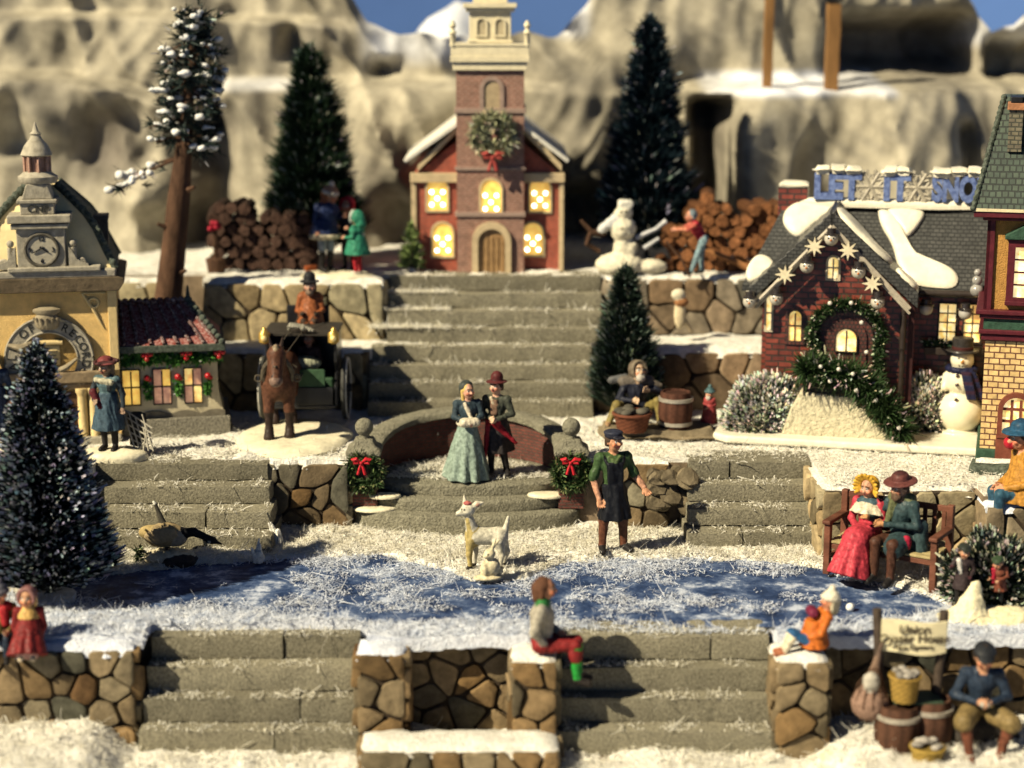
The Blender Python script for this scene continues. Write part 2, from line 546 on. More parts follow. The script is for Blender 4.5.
# ================================================================== the setting
def interp(x, pts):
    if x <= pts[0][0]: return pts[0][1]
    for (a, b), (c, d) in zip(pts, pts[1:]):
        if x <= c: return b + (d - b) * (x - a) / (c - a)
    return pts[-1][1]
def sst(a, b, x):
    t = max(0, min(1, (x - a) / (b - a))); return t * t * (3 - 2 * t)
L1, L2, L3, LF = 1.03, 2.03, 3.03, -1.24

SNOW_WARM = M('snow_warm', (.80, .76, .65), .9, .22, 9, .8, 26, col2=(.91, .89, .82), bd=.05)
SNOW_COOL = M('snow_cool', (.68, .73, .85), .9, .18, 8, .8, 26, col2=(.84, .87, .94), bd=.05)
SOIL = M('terrace_soil', (.20, .15, .10), .95, .4, 4, .5, 20)
CONCRETE = M('rough_concrete', (.215, .198, .155), .95, .5, 30, 1.0, 42, col2=(.40, .37, .29), bd=.06)
MORTAR = M('dark_mortar', (.05, .036, .024), .95, .4, 8, .6, 40)

# sky backdrop: a painted blue sheet curving behind the hills
mb = MB()
vs, fs = [], []
for i in range(41):
    a = R(-75 + 150 * i / 40)
    for k, z in enumerate((-4, 0, 4, 8, 12, 18, 26)):
        vs.append((48 * math.sin(a), 4 + 48 * math.cos(a), z))
for i in range(40):
    for k in range(6):
        o = i * 7 + k; fs.append((o, o + 7, o + 8, o + 1))
mb.add(vs, [tuple(reversed(f)) for f in fs], 0, True)
setp(mb.build('sky', M('sky_blue', (.10, .20, .50), .9, .12, .15, 0)), kind='structure')

# ---------------------------------------------------------------- hills of crumpled paper rock
def box_w(u, v, u0, u1, v0, v1, s):
    return sst(u0 - s, u0 + s, u) * (1 - sst(u1 - s, u1 + s, u)) * sst(v0 - s, v0 + s, v) * (1 - sst(v1 - s, v1 + s, v))
RECESS = [(88, 150, 100, 172, 24, .55), (693, 722, 98, 260, 9, 2.6), (835, 985, 20, 72, 16, 1.5), (560, 612, 190, 270, 14, 1.6), (283, 300, 24, 58, 10, .6),
          (300, 350, 150, 262, 12, .9), (190, 235, 110, 270, 18, .9), (205, 222, 68, 130, 9, 1.0), (12, 40, 95, 150, 12, .35), (945, 960, 120, 260, 8, .8),
          (-60, 60, 250, 320, 12, .6), (1000, 1060, 40, 90, 12, 1.5), (375, 400, 60, 78, 8, .5)]
BULGE = [(360, 455, 95, 200, 26, .7), (150, 215, 165, 205, 16, .9), (-80, 120, 80, 130, 30, .3), (620, 700, 15, 90, 40, .6), (540, 610, 55, 170, 26, .5), (720, 800, 100, 220, 34, .4), (860, 940, 95, 230, 26, .5)]
TOP = [(-300, -90), (250, -70), (345, -20), (368, 22), (400, 34), (470, 36), (560, 34), (585, 6), (612, -30), (945, -50), (978, 6), (998, 30), (1018, 26), (1045, -20), (1500, -60)]
def hill_y(x, z, u, v):
    wx = x + .5 * noise.noise((x * .4, z * .6, 3)); wz = z + .3 * noise.noise((x * .5, z * .5, 6))
    f1 = noise.noise((wx * .62, wz * .26, 1.7))
    f2 = 1 - abs(noise.noise((wx * .85 + wz * .45, wz * .24, 8.2))) * 2
    f3 = 1 - abs(noise.noise((wx * 2.0 - wz * .5, wz * .4, 4.2))) * 2
    y = 35.4 - .70 * f1 - .34 * f2 * abs(f2) - .10 * f3 * abs(f3)
    led = interp(u, [(-300, 66), (60, 74), (130, 84), (190, 105), (230, 82), (460, 82), (640, 92), (690, 84), (1000, 82)])
    amp = interp(u, [(-300, .9), (150, .8), (240, .9), (450, .6), (560, .25), (680, .2), (700, 1.7), (1000, 1.7), (1040, .9)])
    y -= amp * sst(led - 5, led + 5, v)
    led2 = interp(u, [(-300, 15), (120, 14), (300, 20), (400, 30)])
    y -= .5 * sst(led2 - 4, led2 + 4, v) * (1 - sst(300, 400, u))
    for u0, u1, v0, v1, s, d in RECESS: y += d * box_w(u, v, u0, u1, v0, v1, s)
    for u0, u1, v0, v1, s, d in BULGE: y -= d * box_w(u, v, u0, u1, v0, v1, s)
    y -= .8 * sst(200, 300, v)                  # the foot comes forward
    return y
vs, fs, cs = [], [], []
NU, NV = 420, 170
for i in range(NU + 1):
    x = -15.5 + 31 * i / NU
    u = UV((x, 35, 6))[0]
    zt = W(u, interp(u, TOP), 35).z + .12 * noise.noise((x * 2, 0, 0))
    for k in range(NV + 1):
        z = 2.2 + (zt - 2.2) * k / NV
        uu, v = UV((x, 35, z))
        y = hill_y(x, z, uu, v)
        vs.append((x, y, z))
        n = noise.noise((x * .9, z * .9, 5)) * .5 + noise.noise((x * 2.7 + z, z * 2.2, 9)) * .3
        c = Vector((.37, .335, .255)) * (1 + .35 * n)
        g = sst(.0, .4, noise.noise((x * .55 + 4, z * .8, 2)) + .35 * noise.noise((x * 3 + z * 4, z * 1.5, 3)))
        c = c.lerp(Vector((.19, .175, .145)), g * .55)
        led_w = box_w(uu, v, 366, 475, 10, 60, 12) + box_w(uu, v, 545, 590, -10, 36, 7) + box_w(uu, v, 698, 880, 72, 92, 5) + .6 * box_w(uu, v, 225, 300, 78, 88, 5) + box_w(uu, v, 975, 1040, 20, 46, 8)
        c = c.lerp(Vector((.75, .77, .82)), min(1, led_w * (.75 + n)) if led_w > .01 else 0)
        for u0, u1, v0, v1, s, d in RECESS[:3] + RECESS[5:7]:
            c = c.lerp(Vector((.10, .085, .075)), .75 * box_w(uu, v, u0, u1, v0, v1, s))  # shade of these hollows painted into the rock colour
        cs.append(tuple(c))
A_ = np.array(vs).reshape(NU + 1, NV + 1, 3)
for _ in range(2):                          # paper does not break into steps: relax the relief a little
    Y_ = A_[:, :, 1].copy()
    A_[1:-1, 1:-1, 1] = .4 * Y_[1:-1, 1:-1] + .15 * (Y_[:-2, 1:-1] + Y_[2:, 1:-1] + Y_[1:-1, :-2] + Y_[1:-1, 2:])
vs = [tuple(p_) for p_ in A_.reshape(-1, 3).tolist()]
for i in range(NU):
    for k in range(NV):
        o = i * (NV + 1) + k; fs.append((o, o + NV + 1, o + NV + 2, o + 1))
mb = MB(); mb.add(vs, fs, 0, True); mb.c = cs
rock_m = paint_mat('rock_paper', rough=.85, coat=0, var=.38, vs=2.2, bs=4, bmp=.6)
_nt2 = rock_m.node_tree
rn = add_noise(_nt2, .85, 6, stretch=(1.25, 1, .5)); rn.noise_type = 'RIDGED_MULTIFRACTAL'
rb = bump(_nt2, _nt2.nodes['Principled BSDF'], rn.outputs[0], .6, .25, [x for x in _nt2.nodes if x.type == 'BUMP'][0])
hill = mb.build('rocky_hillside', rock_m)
setp(hill, kind='structure')

# a farther snowy peak in the gap of the hills
vs, fs = [], []
for i in range(41):
    for k in range(31):
        x, y = -5.2 + 6.2 * i / 40, 37.5 + 5 * k / 30
        r2 = ((x + 1.25) / 1.35) ** 2 + ((y - 39.5) / 1.7) ** 2
        vs.append((x, y, 5.2 + 2.3 * math.exp(-r2) + .3 * noise.noise((x * 1.3, y * 1.3, 4)) + .12 * noise.noise((x * 4, y * 4, 1))))
for i in range(40):
    for k in range(30): o = i * 31 + k; fs.append((o, o + 31, o + 32, o + 1))
mb = MB(); mb.add(vs, fs, 0, True)
setp(mb.build('snowy_peak', M('peak_snow', (.62, .66, .74), .9, .3, 1.5, .5, 6, col2=(.80, .82, .86))), kind='structure')

# ---------------------------------------------------------------- ground bodies
def ground(name, pts, z0, z1, mat=SOIL):
    mb = MB(); mb.prism(pts, z0, z1, axis='z')
    return setp(mb.build(name, mat), kind='structure')
def inpoly(x, y, P):
    c = False; n = len(P)
    for i in range(n):
        (a, b), (d, e) = P[i], P[(i + 1) % n]
        if (b > y) != (e > y) and x < (d - a) * (y - b) / (e - b) + a: c = not c
    return c
def snow_sheet(name, poly, zf, res=.08, mat=SNOW_WARM, hole=None):
    xs = [p[0] for p in poly]; ys = [p[1] for p in poly]
    x0, y0 = min(xs), min(ys)
    nx, ny = int((max(xs) - x0) / res) + 1, int((max(ys) - y0) / res) + 1
    ids, vs, fs = {}, [], []
    def vt(i, j):
        if (i, j) not in ids:
            x, y = x0 + i * res, y0 + j * res
            ids[(i, j)] = len(vs); vs.append((x, y, zf(x, y)))
        return ids[(i, j)]
    for i in range(nx):
        for j in range(ny):
            x, y = x0 + (i + .5) * res, y0 + (j + .5) * res
            if inpoly(x, y, poly) and not (hole and hole(x, y)):
                fs.append((vt(i, j), vt(i + 1, j), vt(i + 1, j + 1), vt(i, j + 1)))
    # the rim of the sheet turns down, so that it reads as a thick layer
    ec = {}
    for f in fs:
        for k in range(4): e = (f[k], f[(k + 1) % 4]); ec[e] = ec.get(e, 0) + 1
    dn = {}
    def low(i):
        if i not in dn:
            x, y, z = vs[i]; dn[i] = len(vs); vs.append((x, y, z - .16))
        return dn[i]
    for (a, b_) in [e for e in ec if (e[1], e[0]) not in ec]: fs.append((a, low(a), low(b_), b_))
    mb = MB(); mb.add(vs, fs, 0, True)
    return setp(mb.build(name, mat), kind='structure')
def lumps(x, y, a=.05, s=0):
    return a * (noise.noise((x * 1.3 + s, y * 1.3, s)) + .6 * noise.noise((x * 4 + s, y * 4, 2)) + .55 * noise.noise((x * 11, y * 11, s)) + .35 * noise.noise((x * 19, y * 19, s)) + 2.2 * max(0, noise.noise((x * 2.4, y * 3, s + 8)) - .12) ** 1.5)

ground('lower_ground', [(-11, 14), (11, 14), (11, 21.3), (-11, 21.3)], -1.9, LF)
YF = 20.62                                                    # front edge of the pond level
XS1, XS2 = (PX(146, YF), PX(356, YF)), (PX(562, YF), PX(776, YF))   # the two front flights
ground('pond_terrace', [(-11, YF + .62), (11, YF + .62), (11, 29), (-11, 29)], -1.5, -.05)

# terrace in front of the buildings, cut out for the flights and the round platform
XA0, XA1 = PX(96, 25.4), PX(268, 25.4)
XB0, XB1 = PX(690, 25.2), PX(822, 24.6)
YT = 25.62
PLAT = Vector((PX(468, 26), 26.05, 0))
pit = [(PLAT.x - 1.46, YT)] + [(PLAT.x + 1.46 * math.cos(PI - PI * k / 14), 26.05 + 1.36 * math.sin(PI * k / 14)) for k in range(15)] + [(PLAT.x + 1.46, YT)]
terr = [(-11, 24.9), (XA0 - .02, 24.9), (XA0 - .02, YT), (PLAT.x - 1.47, YT)] + pit[1:-1] + [(PLAT.x + 1.47, YT), (XB0, YT), (XB0, 25.75), (XB1 + .02, 25.75), (XB1 + .02, 24.15), (PX(978, 24), 24.15), (PX(978, 24), 23.75), (11, 23.75), (11, 29.6), (-11, 29.6)]
ground('building_terrace', terr, -.5, L1 - .05)
XC0, XC1 = PX(372, 29.5, 2.3), PX(603, 29.5, 2.3)
ground('landing_terrace', [(-11, 28.95), (XC0, 28.95), (XC0, 29.4), (XC1, 29.4), (XC1, 28.95), (11, 28.95), (11, 30.6), (-11, 30.6)], 0, L2 - .05)
ground('church_terrace', [(-12, 30.6), (PX(204, 29.8, 2.5), 30.6), (PX(204, 29.8, 2.5), 29.85), (XC0, 29.85), (XC0, 30.3), (XC1, 30.3), (12, 30.3), (12, 40), (-12, 40)], 0, L3 - .05)

# ---------------------------------------------------------------- frozen pond
BACK = [(60, 592), (100, 578), (200, 566), (290, 560), (380, 556), (440, 570), (470, 580), (525, 580), (555, 566), (610, 560), (700, 560), (800, 566), (900, 588), (948, 604)]
FRONT = [(60, 606), (110, 615), (200, 612), (300, 620), (400, 630), (500, 626), (600, 632), (700, 636), (830, 634), (900, 624), (948, 606)]
def pond_w(x, y):
    """> 0 on the ice, in picture-free metres from the shore (outline taken once on the flat level)"""
    u, v = UV((x, y, 0))
    b, f = interp(u, BACK), interp(u, FRONT)
    d = min(v - b, f - v) / 26 + .09 * noise.noise((x * 3, y * 3, 0)) + .05 * noise.noise((x * 9, y * 9, 4))
    return min(d, (u - 62) / 60, (946 - u) / 60)
m, nt, N, L, b = _nt('pond_ice')
n = add_noise(nt, 1.6, 8, rough=.75); n2 = add_noise(nt, 9, 6)
r = ramp(nt, n.outputs[0], [(.34, (.008, .016, .042)), (.46, (.024, .048, .125)), (.54, (.085, .125, .23)), (.62, (.50, .55, .66))])
L.new(r.outputs[0], b.inputs['Base Color']); b.inputs['Roughness'].default_value = .6; b.inputs['Specular IOR Level'].default_value = .12
bump(nt, b, n2.outputs[0], .5, .03)
mb = MB()
mb.add([(-8, 21.26, .0), (8, 21.26, .0), (8, 25, .0), (-8, 25, .0)], [(0, 1, 2, 3)])
setp(mb.build('frozen_pond', m), kind='structure')
def bank_z(x, y):
    w = pond_w(x, y)
    base = .05 + lumps(x, y, .05)
    if y < 22.0: base += .06 * (1 - sst(20.8, 22.0, y))
    return base - .2 * sst(-.12, .12, w) * 1.0
bank = [(-10, YF + .02), (XS1[0] - .1, YF + .02), (XS1[0] - .1, YF + .55), (XS1[1] + .1, YF + .55), (XS1[1] + .1, YF + .02), (XS2[0] - .05, YF + .02), (XS2[0] - .05, YF + .55), (XS2[1] + .05, YF + .55), (XS2[1] + .05, YF + .02), (10, YF + .02), (10, 25.9), (-10, 25.9)]
o = snow_sheet('pond_bank_snow', bank, bank_z, .05, SNOW_WARM)
# cooler, bluish fleece in front of the ice, cream shreds behind it: one sheet, two materials
o.data.materials.append(SNOW_COOL)
for p in o.data.polygons:
    c = p.center
    lim = interp(UV((c[0], c[1], 0))[0], [(0, 605), (80, 600), (200, 590), (420, 596), (600, 590), (940, 602), (1024, 630)])
    if UV((c[0], c[1], 0))[1] + 14 * noise.noise((c[0] * 2, c[1] * 2, 7)) > lim: p.material_index = 1

snow_sheet('lower_snow', [(-10, 15), (10, 15), (10, 20.9), (-10, 20.9)], lambda x, y: LF + .05 + lumps(x, y, .07, 3) + .30 * (1 - sst(-5.0, -4.5, x)) + .24 * sst(3.4, 4.0, x), .1, SNOW_WARM)
snow_sheet('terrace_snow', [(p[0], p[1] + (.04 if p[1] < 26 else 0)) for p in terr], lambda x, y: L1 + lumps(x, y, .045, 5), .08, SNOW_WARM)
snow_sheet('landing_snow', [(-10, 29), (XC0, 29), (XC0, 29.45), (XC1, 29.45), (XC1, 29), (10, 29), (10, 30.5), (-10, 30.5)], lambda x, y: L2 + lumps(x, y, .04, 6), .1, SNOW_WARM)
snow_sheet('church_snow', [(-11, 30.65), (PX(204, 29.8, 2.5), 30.65), (PX(204, 29.8, 2.5), 29.9), (XC0, 29.9), (XC0, 30.36), (XC1, 30.36), (11, 30.36), (11, 36), (-11, 36)], lambda x, y: L3 + lumps(x, y, .04, 7), .11, SNOW_WARM)

# ---------------------------------------------------------------- loose shredded snow
def shreds(name, pts, lmin=.06, lmax=.22, w=.011, up=.5, mat=SNOW_WARM, seed=1):
    rg = np.random.RandomState(seed)
    P = np.array(pts, float); n = len(P)
    az = rg.rand(n) * 2 * PI; el = rg.rand(n) ** 2 * up * 1.5 - .1
    flake = rg.rand(n) < .5                  # half flat flakes, half curling fibres
    ln = lmin + (lmax * 1.35 - lmin) * rg.rand(n) ** 3
    ln = np.where(flake, .010 + .024 * rg.rand(n), ln)
    d = np.c_[np.cos(az) * np.cos(el), np.sin(az) * np.cos(el), np.sin(el)]
    s = np.c_[-np.sin(az), np.cos(az), rg.randn(n) * .6]; s /= np.linalg.norm(s, axis=1)[:, None]
    up_ = np.cross(d, s)
    curl = rg.randn(n, 3) * .8; curl[:, 2] *= .7
    wig, ph, fr = .16 * rg.randn(n), rg.rand(n) * 6.28, 3 + 5 * rg.rand(n)
    ww = np.where(flake, .005 + .008 * rg.rand(n), w * (.4 + rg.rand(n)))
    K = 6
    V = np.zeros((n, K, 2, 3))
    for k in range(K):
        t = k / (K - 1)
        c = P + d * (ln * (t - .3))[:, None] + curl * (ln * t * t)[:, None] + (s + up_) * (ln * wig * np.sin(ph + fr * t))[:, None]
        wk = (ww * (1 - .75 * abs(t - .45)))[:, None] * s
        V[:, k, 0] = c - wk; V[:, k, 1] = c + wk
    base = np.arange(n) * 2 * K
    F = np.concatenate([np.c_[base + 2 * k, base + 2 * k + 1, base + 2 * k + 3, base + 2 * k + 2] for k in range(K - 1)])
    me = bpy.data.meshes.new(name); me.from_pydata(V.reshape(-1, 3).tolist(), [], F.tolist()); me.update()
    me.polygons.foreach_set('use_smooth', np.ones(len(F), bool))
    return setp(link_mesh(name, me, mat), kind='stuff')
rg = random.Random(3)
warm, cool, ice = [], [], []
while len(warm) < 60000 or len(cool) < 50000:
    x, y = rg.uniform(-8.2, 8.2), rg.uniform(YF + .04, 25.5)
    w = pond_w(x, y)
    if w > .05 or not inpoly(x, y, bank): continue
    if noise.noise((x * 1.7, y * 2.6, 21)) + .6 * noise.noise((x * 6, y * 7, 5)) < rg.uniform(-.75, .25): continue
    u, v = UV((x, y, 0))
    (cool if v > 597 else warm).append((x, y, bank_z(x, y) + .01))
for _ in range(170000):
    x, y = rg.uniform(-6.2, 6.3), rg.uniform(21, 24.3)
    w = pond_w(x, y)
    if w < 0: continue
    u, v = UV((x, y, 0))
    dens = .12 + .55 * noise.noise((x * .9, y * 1.6, 12)) + .5 * noise.noise((x * 2.6, y * 3.4, 2)) + .25 * noise.noise((x * 8, y * 9, 3)) + .35 * sst(.5, 0, w) - (.5 if u < 290 and v < 600 else 0) - .35 * sst(640, 900, u)
    if rg.random() < dens: ice.append((x, y, .012 + rg.random() * .03))
shreds('snow_shreds', warm, .02, .10, .0060, .5, FIB_WARM, 1)
low = []
while len(low) < 16000:
    x, y = rg.uniform(-6.2, 6.2), rg.uniform(18.9, 20.75)
    if noise.noise((x * 2.2, y * 3, 31)) + .5 * noise.noise((x * 7, y * 8, 5)) > rg.uniform(-.5, .4): low.append((x, y, LF + .08 + lumps(x, y, .07, 3) + .30 * (1 - sst(-5.0, -4.5, x)) + .24 * sst(3.4, 4.0, x)))
shreds('lower_shreds', low, .02, .10, .0065, .55, FIB_WARM, 12)
shreds('snow_fleece', cool, .02, .085, .0075, .6, FIB_COOL, 2)
shreds('snow_wisps', ice, .02, .11, .0055, .25, FIB_COOL, 3)

# ---------------------------------------------------------------- flights of concrete steps
STEP_SNOW = []
def flight(label, x0, x1, y_front, y_run, z0, rise, n, widen=0, seed=0, mat=BLOCK, skewl=0):
    """n steps, the lowest in front; each its own block running back under the ones above"""
    xm = (x0 + x1) / 2
    t = thing('stone_steps', label, 'steps', (xm, y_front, z0))
    for i in range(n):
        a = x0 - widen * (n - 1 - i); b_ = x1 + widen * (n - 1 - i)
        mb = MB()
        cut = [a, b_] if rg.random() < .72 else [a, a + (b_ - a) * rg.uniform(.25, .75), b_]
        for q in range(len(cut) - 1):
            g_ = rg.uniform(.8, 1.15)
            mb.rough(cut[q] + (.012 if q else 0), cut[q + 1], y_front + y_run * i + rg.uniform(-.015, .03), y_front + y_run * n + .35, z0 + rise * i + (.004 if i else 0), z0 + rise * (i + 1) + rg.uniform(-.012, .008), .07, .017, 0, .006, seed + i * 3.1 + q, tuple(c_ * g_ for c_ in (.235, .215, .155)))
        mb.build('step', mat, t, world=True)
        for _ in range(int((b_ - a) * 190)):
            sx_ = rg.uniform(a + .05, b_ - .05)
            if noise.noise((sx_ * 2.3, seed + i * 2.7, 0)) + rg.uniform(-.3, .3) > -.02:
                STEP_SNOW.append((sx_, y_front + y_run * i + rg.uniform(-.01, y_run), z0 + rise * (i + 1) + rg.uniform(0, .03)))
    return t
flight('wide grey flight at the lower left, between the left stone wall and a stone pier', XS1[0] - .05, XS1[1], 20.2, .25, LF, .31, 4, .015, 1)
flight('wide grey flight of steps in front, beside the seated figure in green stockings', XS2[0], XS2[1], 20.2, .25, LF, .31, 4, .015, 2)
flight('grey flight behind the goose, rising to the clock tower building', XA0, XA1, 24.25, .38, 0, .257, 4, .06, 3)
flight('grey flight left of the bench, rising towards the brick cottage', XB0, XB1, 24.45, .34, 0, .257, 4, .03, 4)
flight('upper half of the long grey church stairs, above the landing', XC0 + .25, XC1, 29.42, .28, L2, .25, 4, .0, 5)
flight('lower half of the long grey church stairs, behind the embracing couple', XC0, XC1 - .2, 28.3, .28, L1, .25, 4, .0, 6)
# snow drifts on the left of the church stairs
rgd = random.Random(8)
for _ in range(5000):
    x = XC0 + rgd.random() ** 1.6 * 1.3; y = rgd.uniform(29.4, 30.3)
    STEP_SNOW.append((x, y, L2 + .27 + .25 * int((y - 29.42) / .28)))
shreds('step_snow', STEP_SNOW, .02, .09, .0075, .7, FIB_WARM, 4)

# ---------------------------------------------------------------- dry-stone walls
def clip_poly(P, nx, ny, d):
    out = []
    for i in range(len(P)):
        a, b_ = P[i], P[(i + 1) % len(P)]
        da, db = a[0] * nx + a[1] * ny - d, b_[0] * nx + b_[1] * ny - d
        if da <= 0: out.append(a)
        if (da < 0 < db) or (db < 0 < da):
            t = da / (da - db); out.append((a[0] + (b_[0] - a[0]) * t, a[1] + (b_[1] - a[1]) * t))
    return out
def stones(mb, A, B, cell, seed, place, gap=.03, hgt=.07, tone=(.30, .225, .13)):
    r_ = random.Random(seed)
    na, nb = max(1, round(A / cell)), max(1, round(B / cell))
    sd = [((i + .5 + r_.uniform(-.40, .40) + (.25 if j % 2 else -.2)) * A / na, (j + .5 + r_.uniform(-.38, .38)) * B / nb) for i in range(na) for j in range(nb)]
    if len(sd) > 6: sd = [p for p in sd if r_.random() > .10]
    for i, (sx, sy) in enumerate(sd):
        P = [(0.01, 0.01), (A - .01, 0.01), (A - .01, B - .01), (0.01, B - .01)]
        for k, (tx, ty) in enumerate(sd):
            if k == i: continue
            dx, dy = tx - sx, ty - sy; L_ = math.hypot(dx, dy)
            if L_ > cell * 3.2 or L_ < 1e-6: continue
            dx /= L_; dy /= L_
            P = clip_poly(P, dx, dy, dx * (sx + tx) / 2 + dy * (sy + ty) / 2 - gap / 2)
            if len(P) < 3: break
        if len(P) < 3: continue
        cx = sum(p[0] for p in P) / len(P); cy = sum(p[1] for p in P) / len(P)
        # round the corners and wobble the outline
        Q = []
        for q in range(len(P)):
            a, b_ = P[q], P[(q + 1) % len(P)]
            for t in (.13, .5, .87):
                w = r_.uniform(.955, 1.0)
                Q.append((cx + (a[0] + (b_[0] - a[0]) * t - cx) * w, cy + (a[1] + (b_[1] - a[1]) * t - cy) * w))
        h = hgt * r_.uniform(.55, 1.4); tx, ty = r_.uniform(-.12, .12), r_.uniform(-.12, .12)
        g = r_.choice((.5, .7, .85, 1, 1, 1.15, 1.35)) * r_.uniform(.9, 1.1); wv = r_.uniform(-.03, .03)
        col = (max(.05, tone[0] * g + wv), tone[1] * g, max(.03, tone[2] * g - wv * .5))
        n = len(Q); vs = []
        for sc, hh in ((1, -.02), (1, h * .66), (.965, h * .93), (.86, h), (.4, h * 1.02)):
            for p in Q:
                a_, b_ = cx + (p[0] - cx) * sc, cy + (p[1] - cy) * sc
                e = 0 if hh < 0 else (a_ - cx) * tx + (b_ - cy) * ty + .018 * noise.noise((a_ * 6 + seed, b_ * 6, i))
                vs.append(place(a_, b_, hh + e))
        vs.append(place(cx, cy, h * 1.05))
        fs = []
        for ring in range(4):
            for q in range(n):
                q2 = (q + 1) % n
                fs.append((ring * n + q, ring * n + q2, ring * n + n + q2, ring * n + n + q))
        fs += [(4 * n + q, 4 * n + (q + 1) % n, 5 * n) for q in range(n)]
        mb.add(vs, fs, 0, True, col)
def snow_pad(mb, P, h, seed):
    """snow lying along a wall top: a lipped layer with an uneven rim"""
    n = len(P); half = n // 2; vs, fs = [], []
    front, back = P[:half], list(reversed(P[half:]))
    m = min(len(front), len(back)); rows = 7
    for k in range(m):
        a, b_ = Vector(front[k]), Vector(back[k]); e = min(k, m - 1 - k)
        for q in range(rows):
            t = q / (rows - 1); s = math.sin(PI * t) ** .35 if 0 < t < 1 else 0
            z = h * s * (1 if e > 1 else .75 if e == 1 else .0) + .3 * h * noise.noise((a.x * 4, t * 3, seed))
            p = a.lerp(b_, t); vs.append((p.x, p.y, p.z + z - (.05 if q in (0, rows - 1) else 0)))
    for k in range(m - 1):
        for q in range(rows - 1): o = k * rows + q; fs.append((o, o + rows, o + rows + 1, o + 1))
    mb.add(vs, fs, 0, True)
def stone_wall(label, x0, x1, y, z0, z1, depth, cell=.36, seed=0, cap=True, sides='lr', cool=False, tone=(.30, .225, .13), capth=.06, name='stone_wall', cat='stone wall'):
    t = thing(name, label, cat, ((x0 + x1) / 2, y, z0))
    mb = MB(); mb.box(x0 + .03, x1 - .03, y + .03, y + depth, z0 - .05, z1 - .03); mb.build('mortar_core', MORTAR, t, world=True)
    mb = MB()
    stones(mb, x1 - x0, z1 - z0, cell, seed, lambda a, b_, h: (x0 + a, y + .03 - h, z0 + b_), tone=tone)
    if 'l' in sides: stones(mb, depth, z1 - z0, cell, seed + 50, lambda a, b_, h: (x0 + .03 - h, y + depth - a, z0 + b_), tone=tone)
    if 'r' in sides: stones(mb, depth, z1 - z0, cell, seed + 90, lambda a, b_, h: (x1 - .03 + h, y + a, z0 + b_), tone=tone)
    mb.build('stone_facing', STONE, t, world=True)
    if cap:
        mb = MB(); r_ = random.Random(seed + 7); P = []
        nn = max(3, int((x1 - x0) / .11)); jt = lambda: r_.uniform(-.05, .045)
        P += [(x0 + (x1 - x0) * k / nn, y + .01 + jt(), z1 - .03) for k in range(nn + 1)] + [(x1 + jt() * .5, y + depth * .5, z1 - .03)]
        P += [(x1 - (x1 - x0) * k / nn, y + depth + .06 + jt(), z1 - .03) for k in range(nn + 1)] + [(x0 + jt() * .5, y + depth * .5, z1 - .03)]
        snow_pad(mb, P, capth + .03, seed)
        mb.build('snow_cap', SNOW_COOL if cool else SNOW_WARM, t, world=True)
    return t
px = lambda u, y: PX(u, y, 0)
BROWN = (.20, .145, .08)
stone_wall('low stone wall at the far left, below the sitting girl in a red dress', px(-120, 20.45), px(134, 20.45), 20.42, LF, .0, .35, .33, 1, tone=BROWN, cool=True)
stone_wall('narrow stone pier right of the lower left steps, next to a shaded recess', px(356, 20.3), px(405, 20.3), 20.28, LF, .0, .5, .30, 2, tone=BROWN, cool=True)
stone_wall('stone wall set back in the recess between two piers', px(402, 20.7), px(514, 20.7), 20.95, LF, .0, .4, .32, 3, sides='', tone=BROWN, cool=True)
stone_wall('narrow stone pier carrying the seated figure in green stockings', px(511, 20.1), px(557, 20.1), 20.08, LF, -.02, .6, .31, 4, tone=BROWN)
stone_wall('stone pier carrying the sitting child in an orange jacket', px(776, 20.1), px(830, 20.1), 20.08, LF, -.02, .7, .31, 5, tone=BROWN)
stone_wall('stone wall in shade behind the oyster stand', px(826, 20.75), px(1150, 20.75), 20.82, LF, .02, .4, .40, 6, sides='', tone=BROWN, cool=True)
t = stone_wall('long low stone block with a snowy top at the bottom edge of the view', px(358, 19.6), px(560, 19.6), 19.52, LF - .3, -.9, .62, .3, 7, tone=BROWN, capth=.05)
stone_wall('dark stone wall below the horse and carriage', px(268, 25.5), px(350, 25.5), 25.46, 0, L1 - .03, .3, .29, 8, tone=(.15, .115, .07))
stone_wall('stone wall behind the man in an apron', px(618, 25.5), px(668, 25.5), 25.46, 0, L1 - .03, .3, .36, 9, tone=(.21, .165, .10))
stone_wall('stone wall behind the bench, holding back the snowy terrace', PX(822, 24), PX(976, 24), 23.95, 0, L1 - .03, 1.5, .34, 10, sides='l', tone=(.33, .26, .15), capth=.03)
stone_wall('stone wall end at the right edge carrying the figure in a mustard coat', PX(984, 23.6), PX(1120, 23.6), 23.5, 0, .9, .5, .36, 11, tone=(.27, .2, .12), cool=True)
stone_wall('stone wall under the snowball players left of the church stairs', PX(206, 29.8, 2.5), PX(384, 29.8, 2.5), 29.72, L2 - .05, L3 - .04, .5, .43, 12, tone=(.36, .29, .17), capth=.07)
stone_wall('short stone wall behind the tall pine trunk', PX(60, 30.4, 2.5), PX(164, 30.4, 2.5), 30.4, L2, L3 - .12, .3, .42, 13, tone=(.36, .29, .17))
stone_wall('lower stone wall right behind the carriage, left of the church stairs', PX(-60, 28.9, 1.5), PX(364, 28.9, 1.5), 28.84, L1 - .03, L2 - .04, .4, .42, 14, tone=(.30, .235, .135))
stone_wall('upper stone wall below the big log pile, right of the church stairs', PX(604, 30.2, 2.5), PX(990, 30.2, 2.5), 30.22, L2, L3 - .04, .5, .44, 15, tone=(.22, .17, .115))
stone_wall('lower stone wall beside the brick cottage, right of the church stairs', PX(596, 28.9, 1.5), PX(900, 28.9, 1.5), 28.84, L1 - .03, L2 - .04, .4, .44, 16, tone=(.22, .17, .115), capth=.09)
